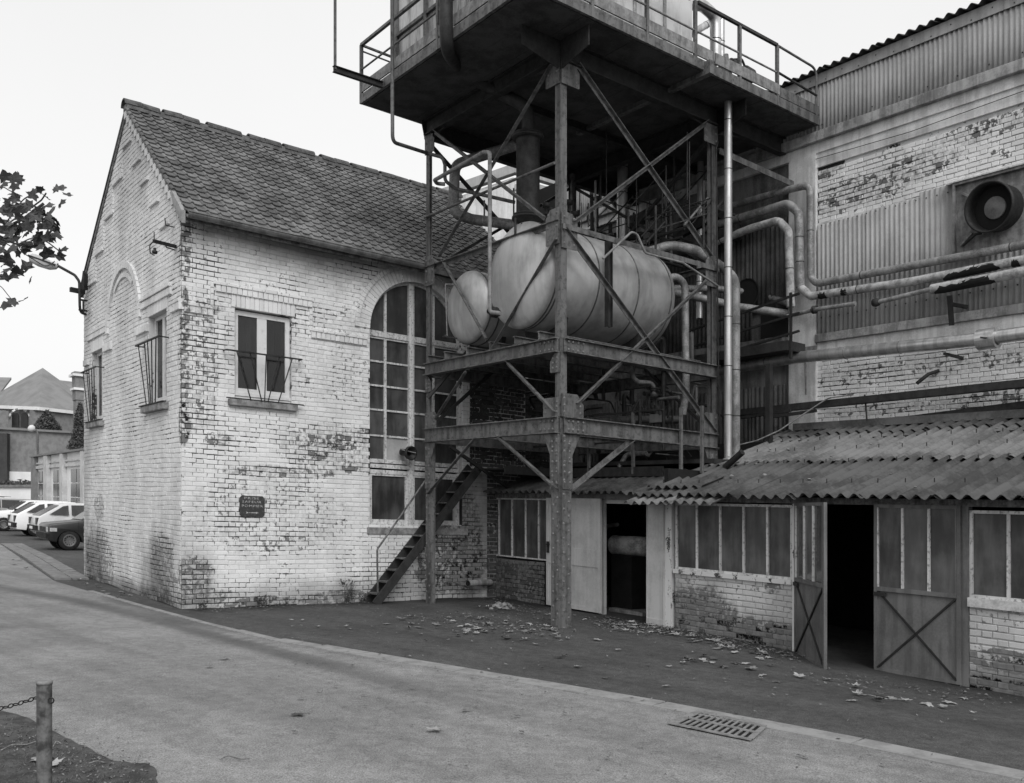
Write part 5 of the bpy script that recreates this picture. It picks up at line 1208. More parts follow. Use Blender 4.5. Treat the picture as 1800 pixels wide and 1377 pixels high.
pipe('tall bright vertical insulated pipe standing in front of the right tower leg', [(aa, -.30, PLT_Z+.5), (aa, -.30, 2.55)], .066, alu, bands=.86, name='insulated_pipe')
q = lambda x, y, b=-.12: PB(x, y, b)
aq = q(1293, 600).x
pipe('large insulated pipe arching from the tanks and dropping beside the tall bright pipe', [(1.95, 1.1, zb2+1.78), PB(1130, 446, .75), PB(1180, 430, .55), PB(1225, 440, .2), PB(1270, 470, -.05), (aq, -.12, PB(1293, 490, -.12).z), (aq, -.12, 2.62)], .075, alud, bend=.35, bands=.9, name='insulated_pipe')
pipe('grey pipe bending over from the end of the large tank and running down', [PB(1160, 493, .5), PB(1190, 486, .4), PB(1204, 500, .35), PB(1206, 690, .35), PB(1200, 728, .45)], .062, alud, bend=.22, name='insulated_pipe')
pipe('thin pale pipe rising from the outlet flange of the large tank to the platform', [PA(880, 551, -.34), PA(861, 549, -.36), PA(861, 268, -.36), PA(850, 268, -.36), PA(764, 317, -.36), PA(768, 323, -.2), PA(782, 324, -.1)], .032, steell, bend=.07, name='steam_pipe')
pipe('thin grey pipe dropping from the platform and turning in towards the tower', [PA(689, -60, a0-.1), PA(690, 250, a0-.1), PY(752, 270, 15.3), PY(778, 277, 15.3), PY(782, 290, 15.3), PY(782, 318, 15.3), PY(800, 332, 15.4), PY(905, 356, 15.2)], .03, steel, bend=.1, name='water_pipe')
pipe('thick pipe coming down the tank side and slanting under the platform to the riveted vessel', [PA(784, -80, a0-.12), PA(784, 88, a0-.12), PY(812, 128, 14.7), (.35, 1.2, 8.02), (.35, 1.2, 7.6)], .10, steeld, bend=.3, name='overflow_pipe')
pipe('pale riser with elbow running behind the tower towards the house roof', [PY(925, 250, 16.0), PY(845, 275, 16.4), PY(800, 290, 16.4), PY(796, 375, 16.4), PY(830, 386, 16.6), PY(950, 402, 17.0)], .095, alud, bend=.2, name='insulated_pipe')
pipe('thin rod hanging from the platform between the left legs', [PY(817, 258, 17), PY(817, 235, 17)], .02, iron, name='hanger_rod', cat='rod')
# on the platform, right hand end
pipe('bright pipe elbow coming over the water tank and down to the platform', [PB(1130, -6, 0.4), PB(1235, 10, .4), PB(1258, 30, .4), PB(1258, 112, .4)], .10, alu, bend=.25, bands=.6, name='insulated_pipe')
pipe('slimmer vertical pipe just right of the bright elbow on the platform', [PB(1215, 60, .75), PB(1265, 30, .75), PB(1268, 30, .75), PB(1268, 118, .75)], .062, alu, bend=.1, bands=.5, name='insulated_pipe')
mv = thing('motor_valve', 'valve with pale housing and dark round motor on the platform behind the railing', 'valve', PB(1290, 135, -.4))
MB().lathe(PB(1276, 118, -.4), (0, 0, 1), [(-.12, .0), (-.12, .08), (.1, .075), (.12, .05), (.2, .04), (.2, 0)], 16).build('housing', steell, mv)
MB().lathe(PB(1283, 112, -.4), (1, 0, -.05), [(0, 0), (0, .09), (.12, .09), (.12, 0)], 16).build('coupling', steeld, mv)
MB().lathe(PB(1305, 128, -.4), (1, 0, -.05), [(0, 0), (0, .11), (.03, .13), (.2, .13), (.24, .1), (.24, 0)], 20).build('motor', steeld, mv)
MB().tube([PB(1290, 105, -.4), PB(1304, 104, -.4), PB(1311, 122, -.4)], .02, 8, .06).build('cable', iron, mv); MB().tube([PB(1270, 110, -.4), PB(1250, 109, -.4)], .02, 8).build('spindle', iron, mv)
MB().tube([PB(1293, 125, -.4), PB(1306, 128, -.4)], .03, 8).build('shaft', iron, mv)
# ---- along the factory wall
FP = lambda x, y, o=.18: PA(x, y, FA-o)
pipe('smooth factory wall pipe that drops at the pier and runs right below the fan', [FP(1205, 386), FP(1300, 358), FP(1385, 334), FP(1424, 325), FP(1425, 488, .2), FP(1436, 499, .2), FP(1600, 468, .2), FP(1990, 395, .2)], .062, alud, bend=.16, bands=1.6, name='insulated_pipe')
pipe('second lagged pipe at the pier, bending over beside the smooth one', [FP(1230, 405, .28), FP(1340, 372, .28), FP(1385, 358, .28), FP(1404, 374, .28), FP(1407, 505, .28)], .075, alud, bend=.22, bands=.55, name='insulated_pipe')
pipe('torn lagged pipe running right along the cladding under the smooth pipe', [FP(1407, 505, .28), FP(1425, 521, .28), FP(1600, 496, .28), FP(1990, 420, .28)], .068, lagging, bend=.12, bands=1.3, name='insulated_pipe')
pipe('third ragged pale pipe bending down nearest the dark cladding', [FP(1220, 440, .38), FP(1320, 402, .38), FP(1368, 388, .38), FP(1386, 406, .38), FP(1390, 540, .38)], .072, lagging, bend=.2, bands=.7, name='insulated_pipe')
pipe('short stub pipe with a cut end pointing right from the pier', [FP(1385, 556, .4), FP(1430, 545, .4), FP(1504, 534, .4)], .036, alud, bend=.05, name='stub_pipe', flanges=((1, .02),))
t_ = pipe('pipe with a round valve head at its left end below the torn pipe', [FP(1546, 531, .42), FP(1640, 508, .42)], .036, alud, name='stub_pipe')
m_ = MB(); m_.lathe(FP(1540, 532, .42), (0, 1, .1), [(-.06, .0), (-.05, .05), (0, .07), (.05, .06), (.08, 0)], 12); m_.build('valve_head', steeld, t_)
pipe('thick half stripped lagged pipe, lowest of the group right of the valve head', [FP(1638, 509, .42), FP(1740, 490, .42), FP(1990, 440, .42)], .075, lagging, bands=2.2, name='insulated_pipe')
m_ = MB()
def scab(x0, y0, x1, y1, o, r):
    p, q = FP(x0, y0, o), FP(x1, y1, o); m2 = MB(); n_ = 10; vs = []
    for i in range(n_+1):
        c_ = p+(q-p)*(i/n_); e = R.uniform(.6, 1.15)*(1 if 0 < i < n_ else .2)
        for k in range(7): th_ = -2.6+e*(k/6-.5)*3.0+.55; vs.append(c_+V((math.sin(th_)*r*-1, 0, math.cos(th_)*r)) if False else c_+V((-math.cos(th_+1.0)*r, 0, math.sin(th_+1.0)*r)))
    fs = [(i*7+k, i*7+k+1, (i+1)*7+k+1, (i+1)*7+k) for i in range(n_) for k in range(6)]; m2.add(vs, fs); return m2
for (x0, y0, x1, y1, o, r) in ((1660, 486, 1760, 465, .28, .0715), (1440, 519, 1455, 517, .28, .0715), (1480, 513, 1492, 511, .28, .0715), (1645, 509, 1752, 488, .42, .0785), (1780, 462, 1795, 459, .28, .0715)):
    m2 = scab(x0, y0, x1, y1, o, r); o_ = [c for c in COL.objects if c.get('label', '').startswith('torn lagged' if o == .28 else 'thick half')][0]; m2.build('bare_patch', matt_black, o_, recalc=False)
big = pipe('big bright insulated main along the factory wall above the shed roof', [PA(1180, 664, FA-.55), PA(1300, 645, FA-.55), PA(1400, 629, FA-.55), PA(1690, 600, FA-.55), PA(1735, 595, FA-.55), PA(1990, 560, FA-.55)], .098, alu, bend=.1, bands=1.15, band_mat=steell, name='insulated_pipe', n=24)
pc_ = PA(1738, 596, FA-.55); dd = (PA(1990, 560, FA-.55)-PA(1690, 600, FA-.55)).normalized(); m_ = MB(); m_.lathe(pc_-dd*.14, dd, [(0, .1), (0, .15), (.26, .15), (.26, .1)], 28, False); m_.build('collar', alu, big)
MB().bar(pc_+V((-.18, .03, 0)), pc_+V((-.18, -.05, -.02)), .03, .02).build('collar_clip', steeld, big)
for x_ in (1352, 1660): pp = PA(x_, 610, FA-.55); MB().bar((pp.x, pp.y, pp.z-.1), (FA, pp.y, pp.z-.1), .04, .04).build('pipe_bracket', steeld, big)
# dark steel runner and brackets
rn = thing('steel_runner', 'long black steel rail along the factory wall just above the shed roof', 'rail', PA(1600, 700, FA-.3))
MB().bar(PA(1290, 727, FA-.4), PA(1990, 655, FA-.4), .14, .11).build('rail', steeld, rn); MB().bar(PA(1420, 760, FA-.14), PA(1990, 688, FA-.14), .1, .1).build('rail', steeld, rn)
MB().tube([PA(1520, 694, FA-.4), PA(1524, 740, FA-.4)], .014, 6).build('hanger', iron, rn)
for x_ in (1300, 1345): MB().bar(PA(x_, 735, FA-.5), PA(x_+90, 722, FA-.5), .05, .05).build('rail', steeld, rn)
pipe('thin white cable looping down from the black rail to the shed roof', [PA(1500, 694, FA-.45), PA(1455, 700, FA-.5), PA(1410, 730, FA-.7), PA(1370, 757, FA-.9), PA(1330, 775, FA-1.1), PA(1296, 783, FA-1.3)], .012, steell, bend=.3, name='cable', n=6, cat='cable')
pipe('short curved black pipe stub on the brickwork above the rail', [PA(1612, 674, FA-.3), PA(1632, 658, FA-.15), PA(1650, 652, FA-.02)], .028, iron, bend=.1, name='stub_pipe')
bkt = thing('pipe_bracket', 'black forked bracket holding the half stripped pipe on the ledge', 'bracket', PA(1672, 570, FA-.3)); MB().bar(PA(1669, 520, FA-.4), PA(1673, 572, FA-.25), .07, .05).build('leg', iron, bkt); MB().bar(PA(1672, 535, FA-.35), PA(1700, 540, FA-.1), .05, .05).build('arm', iron, bkt)
pipe('slim pale vertical pipe below the big main at the pier', [PA(1416, 635, FA-.2), PA(1417, 694, FA-.2)], .02, steell, name='drain_pipe')
pipe('thin wire running across the frieze of the factory wall', [PA(1400, 290, FA-.05), PA(1600, 232, FA-.06), PA(1800, 160, FA-.05)], .006, iron, name='wire', n=5, cat='wire')
# ---- clutter under and behind the tower
pipe('curved grey pipe with a valve hanging below the tank floor', [PB(1112, 640, 1.2), PB(1112, 664, 1.2), PB(1122, 672, 1.2), PB(1142, 673, 1.2), PB(1150, 680, 1.2), PB(1150, 706, 1.2)], .04, alud, bend=.12, name='drain_pipe', flanges=((4, .2), (4, .8)))
pipe('horizontal dark pipe on the landing behind the tower', [PB(1000, 742, 2.6), PB(1110, 738, 2.3), PB(1200, 738, 1.6)], .075, steel, name='steam_pipe', flanges=((1, .6),))
pipe('pale pipe seen behind the large tank running down the back of the tower', [PY(1095, 250, 17.5), PY(1093, 430, 17.5)], .1, alu, bands=.5, name='insulated_pipe')
pipe('bright vertical pipe between the tower and the factory wall', [PY(1232, 240, 17.5), PY(1230, 560, 17.5)], .062, alu, bands=.8, name='insulated_pipe')
pipe('lagged pipe slanting down to the right behind the tank, upper one', [PY(1170, 507, 17), PY(1260, 508, 17.2), PY(1330, 515, 17.0), PY(1388, 534, 16.2)], .062, alud, bend=.1, name='insulated_pipe')
pipe('lagged pipe slanting down to the right behind the tank, lower one', [PY(1170, 512, 16.5), PY(1250, 528, 16.4), PY(1300, 540, 16.3), PY(1385, 552, 16.0)], .07, alud, bend=.1, name='insulated_pipe')
pipe('heavy black main crossing under the platform towards the factory wall', [PY(1060, 500, 18.2), PY(1130, 462, 17.6), PY(1255, 420, 17.2), PY(1300, 408, 16.8)], .14, steeld, bend=.1, name='steam_main')
pipe('pale ribbed elbow behind the braces under the platform', [PY(1110, 395, 18.5), PY(1150, 372, 18.2), PY(1190, 368, 18), PY(1188, 400, 18), PY(1150, 430, 18)], .13, cladd, bend=.25, name='duct')
pipe('white cable sagging along the ring beam on the right of the tower', [PB(1060, 455, -.2), PB(1110, 408, -.2), PB(1120, 412, -.2), PB(1134, 445, -.2), PB(1200, 462, -.2), PB(1262, 503, -.2)], .018, steell, bend=.1, name='cable', n=8, cat='cable')
pipe('thin black cable strapped down the right tower leg', [PB(1262, 250, -.12), PB(1259, 260, -.12), PB(1262, 600, -.12), PB(1266, 780, -.12)], .014, iron, bend=.1, name='cable', n=6, cat='cable')
st1 = thing('steel_strut', 'long angle strut from the right tower leg to the factory pier', 'strut', PB(1264, 265, -.05)); MB().angle((TA, -.02, PB(1285, 275, -.05).z), PA(1392, 326, FA-.05), .1, .014).build('strut', steel, st1)
st2 = thing('steel_girder', 'dark girder crossing behind the tower to the factory wall', 'girder', PY(1120, 410, 17.8)); MB().ibeam(PY(1010, 505, 19), PY(1262, 375, 17.2), .2, .12, .02).build('girder', steeld, st2); MB().bar(PY(1010, 420, 19), PY(1130, 415, 18.5), .12, .14).build('girder', steeld, st2)
for (x0, y0, x1, y1, Y) in ((1020, 440, 1120, 432, 19), (1060, 330, 1130, 430, 19.2), (1040, 335, 1042, 500, 19.3), (1020, 478, 1130, 470, 19), (1073, 395, 1074, 520, 18.6)): MB().bar(PY(x0, y0, Y), PY(x1, y1, Y+.1), .07, .07).build('lattice_bar', steeld, st2)
rl = thing('walkway_railing', 'dark railing of the walkway in front of the cladding right of the tower', 'railing', PA(1250, 610, FA-.9))
for y_ in (0, .32, .62): p = PA(1205, 598, FA-.9); q2 = PA(1405, 548, FA-.9); MB().bar((p.x, p.y, p.z-y_+.15), (q2.x, q2.y, q2.z-y_+.3), .035, .035).build('railing_bar', iron, rl)
p = PA(1390, 620, FA-.9); MB().bar((p.x, p.y, p.z-.1), (p.x, p.y, p.z+1.0), .04, .04, (1, 0, 0)).build('railing_post', iron, rl)
p, q2 = PA(1210, 640, FA-.7), PA(1400, 610, FA-.7); MB().bar(p, q2, .5, .16).build('walkway_beam', steeld, rl); p = PA(1352, 640, FA-.9); MB().bar((p.x, p.y, 2.8), (p.x, p.y, p.z), .09, .09, (1, 0, 0)).build('support_post', steeld, rl)
# junk on the landing: rolled sheets, valves and lamps
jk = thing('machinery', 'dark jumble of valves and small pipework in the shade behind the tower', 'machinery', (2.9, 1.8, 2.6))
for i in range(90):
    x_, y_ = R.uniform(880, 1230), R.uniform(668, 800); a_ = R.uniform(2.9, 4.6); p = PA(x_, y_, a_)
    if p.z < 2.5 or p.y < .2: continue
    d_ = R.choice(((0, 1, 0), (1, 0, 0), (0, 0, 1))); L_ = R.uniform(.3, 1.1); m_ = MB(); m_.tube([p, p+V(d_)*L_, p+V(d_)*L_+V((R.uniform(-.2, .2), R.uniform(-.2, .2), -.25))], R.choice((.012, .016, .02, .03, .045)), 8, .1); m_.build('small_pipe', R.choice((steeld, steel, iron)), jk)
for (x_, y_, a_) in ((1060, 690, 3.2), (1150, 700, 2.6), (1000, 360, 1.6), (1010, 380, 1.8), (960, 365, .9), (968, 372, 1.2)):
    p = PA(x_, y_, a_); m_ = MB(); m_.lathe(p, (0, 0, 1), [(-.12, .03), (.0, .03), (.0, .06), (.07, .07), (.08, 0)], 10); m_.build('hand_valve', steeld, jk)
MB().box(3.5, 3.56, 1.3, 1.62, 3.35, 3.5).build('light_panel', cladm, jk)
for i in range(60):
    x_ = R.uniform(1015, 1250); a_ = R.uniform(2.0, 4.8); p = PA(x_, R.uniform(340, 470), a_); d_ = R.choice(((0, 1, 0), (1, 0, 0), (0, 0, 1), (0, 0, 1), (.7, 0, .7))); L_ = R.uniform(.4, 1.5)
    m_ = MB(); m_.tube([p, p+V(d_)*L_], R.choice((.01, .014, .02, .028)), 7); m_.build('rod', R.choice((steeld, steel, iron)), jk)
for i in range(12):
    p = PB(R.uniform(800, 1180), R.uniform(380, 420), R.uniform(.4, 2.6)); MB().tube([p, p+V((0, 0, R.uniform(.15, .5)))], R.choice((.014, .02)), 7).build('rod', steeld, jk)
# ---- white clad gable of the building behind the tower
bg_ = thing('distant_factory_gable', 'pale corrugated gable of a building behind the tower and the tiled roof', 'building', PY(950, 420, 30))
def BGp(x, y, Y=30): return PY(x, y, Y)
L0, L1, L2 = BGp(770, 345), BGp(905, 298), BGp(1150, 372)
zb_ = BGp(900, 470).z; n_ = 26
for i in range(n_):
    t0, t1 = i/n_, (i+1)/n_; xa, xb = 770+380*t0, 770+380*t1
    def top(x): return BGp(x, (345-47*(x-770)/135) if x < 905 else 298+74*(x-905)/245)
    p, q_ = top(xa), top(xb); m_ = MB(); o_ = .05*(i % 2); m_.hexa([(p.x, p.y, zb_), (q_.x, q_.y, zb_), (q_.x+.05, q_.y+.05, zb_), (p.x+.05, p.y+.05, zb_), (p.x, p.y, p.z-.25), (q_.x, q_.y, q_.z-.25), (q_.x+.05, q_.y+.05, q_.z-.25), (p.x+.05, p.y+.05, p.z-.25)]); m_.build('cladding_sheet', cladw, bg_)
for P_ in ((L0, L1), (L1, L2)): MB().bar(P_[0], P_[1], .3, .28).build('barge_board', cladm, bg_)
MB().bar(BGp(905, 330), BGp(1150, 345), .12, .18).build('horizontal_rail', cladm, bg_)
pb, pc2 = BGp(770, 800), BGp(1150, 800); MB().hexa([(pb.x+.2, pb.y+.2, -.3), (pc2.x+.2, pc2.y+.2, -.3), (pc2.x+.5, pc2.y+.5, -.3), (pb.x+.5, pb.y+.5, -.3), (pb.x+.2, pb.y+.2, zb_+.5), (pc2.x+.2, pc2.y+.2, zb_+.5), (pc2.x+.5, pc2.y+.5, zb_+.5), (pb.x+.5, pb.y+.5, zb_+.5)]).build('lower_wall', plasterd, bg_)
# dark wall closing the passage between house and factory
cl = thing('passage_wall', 'dark sooty brick wall closing the passage behind the tower', 'wall', (3.9, 6.5, 0)); frC = lambda u, v, w_: (u, 6.3-w_, v)
MB().box(AE, FA+.04, 6.31, 6.5, -.2, 4.6).build('wall_core', unpaintedm, cl); CB = Bricks(); CB.fill(frC, nF, lambda v: [(AE+.02, FA-.05)], 2.2, 4.55, unpainted); CB.finish(cl)
# ================================================================== LEFT BACKGROUND
farbrick = simple('far_brick', .23, .17, 3, .9, bd=.01); farslate = simple('far_slate', .22, .17, .8, .8); farwhite = simple('far_white_wall', .78, .68, 1, .9); farstone = simple('far_render', .55, .42, 2, .9)  # far brick and slate lightened: haze put into their colour
def YW(x, y, Y): return PY(x, y, Y)
# church
ch = thing('church', 'brick church with a hipped slate apse roof and small arched windows beyond the car park', 'church', PY(60, 870, 72))
Yc = 72; apx = YW(75, 647, Yc+4); e1_ = [YW(-40, 712, Yc+3), YW(-10, 714, Yc), YW(70, 717, Yc-3), YW(150, 726, Yc+1), YW(165, 712, Yc+6)]
for i in range(4):
    a_, b2 = e1_[i], e1_[i+1]; m_ = MB(); m_.prism([a_, b2, apx], (0, 0, -.25)); m_.build('roof_slope', farslate, ch)
    n_ = 1; m_ = MB(); g0 = V(a_)*.0+V(a_); g1 = V(b2); m_.hexa([(g0.x, g0.y, -1), (g1.x, g1.y, -1), (g1.x+.3, g1.y+.6, -1), (g0.x+.3, g0.y+.6, -1), (g0.x, g0.y, a_.z-.2), (g1.x, g1.y, b2.z-.2), (g1.x+.3, g1.y+.6, b2.z-.2), (g0.x+.3, g0.y+.6, a_.z-.2)]); m_.build('wall', farbrick, ch)
    MB().bar(V(a_)+V((-.2, -.3, -.1)), V(b2)+V((-.2, -.3, -.1)), .3, .25).build('gutter', farwhite, ch)
rg0, rg1 = YW(-60, 668, Yc+8), apx; MB().prism([YW(-60, 662, Yc+9), YW(20, 664, Yc+9), YW(-8, 700, Yc+6), YW(-60, 712, Yc+6)], (0, 0, -.2)).build('nave_roof', farslate, ch)
MB().prism([YW(100, 668, Yc+9), YW(165, 676, Yc+9), YW(165, 715, Yc+6), YW(140, 712, Yc+6)], (0, 0, -.2)).build('nave_roof', farslate, ch)
def archwin(cx, cy, w_, h, Y, parent, mat):
    pts = [(cx-w_/2, cy+h/2), (cx+w_/2, cy+h/2)]+[(cx+w_/2*math.cos(math.pi*k/8), cy-h/2+w_/2-w_/2*math.sin(math.pi*k/8)) for k in range(9)]
    P_ = [PY(x, y, Y) for x, y in pts]; P_ = [V((p.x-.12, p.y-.16, p.z)) for p in P_]; return MB().prism(P_, (.06, .08, 0))
for cx in (29, 45): archwin(cx, 739, 12, 26, Yc-2.15, ch, None).build('window', simple('far_glass', .02, .03, 3, .3) if 'far_glass' not in bpy.data.materials else bpy.data.materials['far_glass'], ch)
for k in range(11):
    th0, th1 = math.pi*k/11, math.pi*(k+1)/11; P_ = [PY(37+r*math.cos(t)*1.0, 738-r*math.sin(t), Yc-2.1) for r, t in ((17, th0), (20, th0), (20, th1), (17, th1))]; MB().prism([V((p.x-.15, p.y-.2, p.z)) for p in P_], (.06, .08, 0)).build('arch_stone', farwhite if k % 2 else farbrick, ch)
P_ = YW(2, 735, Yc-2.2)
for cx in (66, 4): p0_, p1_ = YW(cx-2.5, 755, Yc-3), YW(cx-1.5, 722, Yc-3); MB().bar(p0_, p1_, .35, .9, (1, 0, 0)).build('buttress', farbrick, ch); MB().bar(p1_, V(p1_)+V((0, 0, -.9)), .3, .5, (1, 0, 0)).build('buttress_cap', farwhite, ch)
chm = thing('chimney_stack', 'banded brick chimney rising just left of the house gable', 'chimney', YW(143, 702, 62))
for (y0, y1, w_) in ((705, 688, 1.0), (688, 684, 1.25), (684, 664, 1.05), (664, 660, 1.4), (660, 656, 1.15)): p0_, p1_ = YW(144, y0, 62), YW(144, y1, 62); MB().bar(p0_, p1_, w_, w_, (1, 0, 0)).build('stack_course', farbrick if w_ < 1.2 else farwhite, chm)
MB().bar(YW(144, 870, 62), YW(144, 705, 62), .9, .9, (1, 0, 0)).build('stack_base', farbrick, chm)
# walls
bwall = thing('brick_boundary_wall', 'tall brick wall in front of the church with a white painted lower corner', 'wall', YW(70, 865, 62))
def vwall(nm, x0, y0a, x1, y0b, yb, Y0, Y1, mat, parent, th=.4, cope=None):
    p, q_ = YW(x0, y0a, Y0), YW(x1, y0b, Y1)
    z0_ = YW(x0, yb, Y0).z if yb else -.6; z1_ = YW(x1, yb, Y1).z if yb else -.6
    m_ = MB(); m_.hexa([(p.x, p.y, z0_), (q_.x, q_.y, z1_), (q_.x+th*.5, q_.y+th, z1_), (p.x+th*.5, p.y+th, z0_), (p.x, p.y, p.z), (q_.x, q_.y, q_.z), (q_.x+th*.5, q_.y+th, q_.z), (p.x+th*.5, p.y+th, p.z)]); o = m_.build(nm, mat, parent)
    if cope: MB().bar(V(p)+V((.1, .1, .06)), V(q_)+V((.1, .1, .06)), th+.2, .14).build('coping', cope, parent)
    return o
vwall('wall', -80, 750, 128, 762, None, 62, 60, farbrick, bwall, .5, farslate); vwall('wall', 128, 780, 170, 782, None, 59, 59, farbrick, bwall, .5, farslate)
vwall('painted_wall', 12, 829, 62, 830, None, 61, 60.4, farwhite, bwall, .1); 
vwall('buttress_wall', -60, 762, 12, 762, None, 60.5, 60.5, simple('dark_far_brick', .06, .045, 2, .9), bwall, .5)
ww2 = thing('white_garden_wall', 'low white wall with clipped hedge on top behind the parked cars', 'wall', YW(30, 900, 55)); vwall('wall', -80, 857, 61, 856, None, 55, 55, farwhite, ww2, .4, kerbm)
hd = MB()
for k in range(900):
    x_, y_ = R.uniform(-80, 57), 851+R.uniform(-2.5, 2.5)-1.5*math.sin(k); p = YW(x_, y_, 55+R.uniform(.2, .8)); s_ = R.uniform(.08, .2)
    hd.add([p+V((R.uniform(-s_, s_), R.uniform(-s_, s_), R.uniform(-s_, s_))) for _ in range(3)], [(0, 1, 2)])
ho = thing('low_hedge', 'low clipped hedge along the top of the white garden wall', 'hedge', YW(30, 852, 55)); hd.build('foliage', simple('hedge_leaf', .10, .06, 6), ho, kind='stuff', recalc=False)  # leaf colour paled for distance haze, on the conifers too
# conifers in front of the church
def conifer(label, x, yb, yt, Y, w_):
    t_ = thing('conifer', label, 'tree', YW(x, yb, Y)); p, q_ = YW(x, 860, Y), YW(x, yt, Y); MB().tube([p, V(p)*.3+V(q_)*.7], .15, 6).build('trunk', barkm, t_); m_ = MB(); zt_, zb = q_.z, YW(x, yb+10, Y).z
    for k in range(5200):
        t = R.random()**.7; z = zt_-(zt_-zb)*t; rad = w_*(t**.75)*(.45+.65*R.random())*(1+.2*math.sin(z*3+R.random())); th_ = R.uniform(0, 6.28); c_ = V((p.x+rad*math.cos(th_), p.y+rad*math.sin(th_), z)); s_ = R.uniform(.05, .14)
        m_.add([c_+V((R.uniform(-s_, s_), R.uniform(-s_, s_), R.uniform(-s_, s_))) for _ in range(3)], [(0, 1, 2)])
    m_.build('crown', bpy.data.materials['hedge_leaf'], t_, kind='stuff', recalc=False)
conifer('rounded dark conifer in front of the church apse', 83, 758, 722, 64, 1.0); conifer('taller dark conifer beside the gable in front of the church', 141, 780, 708, 56, .6)
# white globe lamp
gl = thing('globe_street_lamp', 'street lamp with a white globe head on a thin pole before the brick wall', 'street lamp', YW(66, 880, 50)); MB().tube([YW(67, 885, 50), YW(66, 761, 50), YW(62, 756, 50)], .06, 8, .3).build('pole', steel, gl)
m_ = MB(); m_.lathe(YW(51, 751, 50), PY(61, 757, 50)-PY(51, 751, 50), [(-.02, 0), (.02, .14), (.1, .2), (.22, .19), (.3, .1), (.32, 0)], 14); m_.build('lamp_head', whitef, gl)
# annex: low building with tall windows and pilasters, wall running along the parking
an = thing('annex_building', 'low rendered annex with tall windows between pilasters behind the parked cars', 'building', YW(100, 900, 44))
pA = YW(103, 800, 45); aA = pA.x; zan = None
def AP(x, y, o=0.0): return PA(x, y, aA-o)
zt_ = (AP(62, 803).z+AP(140, 788).z)/2; bL_, bR_ = AP(61, 850).y, AP(175, 850).y
MB().box(aA, aA+6, bR_, bL_, -.5, zt_-.1).build('wall', farwhite, an); MB().box(aA-.25, aA+6.2, bR_, bL_+.2, zt_-.1, zt_-.01).build('roof_edge', farslate, an); MB().box(aA-.12, aA, bR_, bL_, zt_-.75, zt_-.6).build('cornice', farstone, an); MB().box(aA-.1, aA, bR_, bL_, zt_-.5, zt_-.42).build('cornice', farstone, an)
ov_z = zt_-.85
for (x0, x1) in ((62, 67), (84, 90), (113, 118), (150, 156)): MB().box(aA-.22, aA, AP(x1, 850).y, AP(x0, 850).y, -.4, zt_-.12).build('pilaster', farbrick if x0 == 62 else farstone, an)
for (x0, x1) in ((70, 86), (96, 114), (127, 149)):
    y0, y1 = AP(x1, 850).y, AP(x0, 850).y; z0_ = .9; f_ = mkobj('window', None, an, Wd(aA, y0, z0_)-origin_of(an)); MB().box(aA-.05, aA-.01, y0, y1, z0_, ov_z).build('frame', farwhite, f_)
    for i in range(2):
        for j in range(3): yy0, yy1 = y0+(y1-y0)*(i*.5+.03), y0+(y1-y0)*(i*.5+.47); z0j, z1j = z0_+(ov_z-z0_)*(j/3+.015), z0_+(ov_z-z0_)*(j/3+.32); MB().box(aA-.08, aA-.055, yy0, yy1, z0j, z1j).build('pane', glassd, f_)
# wall lamp behind the gable
lp = thing('wall_street_lamp', 'street lamp with long pale lantern on a curved arm fixed behind the gable corner', 'street lamp', PY(146, 553, 18.4)); Yl = 18.3
MB().tube([PY(150, 553, 18.6), PY(140, 549, Yl), PY(139, 495, Yl), PY(131, 484, Yl), PY(102, 468, Yl)], .028, 8, .15).build('arm', iron, lp)
for y_ in (528, 546): MB().tube([PY(139, y_-1, Yl), PY(152, y_+1, 18.6)], .022, 6).build('stay', iron, lp)
MB().tube([PY(146, 528, Yl+.1), PY(146, 550, Yl+.1)], .02, 6).build('stay', iron, lp)
pH0, pH1 = PY(101, 470, Yl), PY(50, 452, Yl); dH = (pH1-pH0).normalized(); LH = (pH1-pH0).length
lampw = simple('lamp_glass', .45, .3, 4, .35)
m_ = MB(); m_.lathe(pH0, dH, [(0, .02), (.03, .06), (.15, .11), (LH*.6, .12), (LH*.9, .09), (LH, .0)], 16); m_.build('lantern', lampw, lp); MB().bar(pH0+dH*.02+V((0, 0, .02)), pH1-dH*.05+V((0, 0, .02)), .25, .03).build('lantern_rim', steeld, lp)
m_ = MB(); m_.lathe(pH0+V((0, 0, .05)), dH, [(0, .03), (.05, .08), (LH*.5, .1), (LH*.8, .05), (LH*.82, 0)], 14); m_.build('housing', farwhite, lp)
ck = thing('cable_bracket', 'dark bracket with insulators behind the gable just below the street lamp arm', 'bracket', PY(140, 512, 18.5)); MB().bar(PY(123, 509, 18.5), PY(148, 514, 18.7), .09, .09).build('arm', iron, ck); MB().prism([PY(141, 508, 18.4), PY(147, 508, 18.4), PY(147, 480, 18.4), PY(145, 476, 18.4)], (.1, .1, 0)).build('plate', iron, ck)
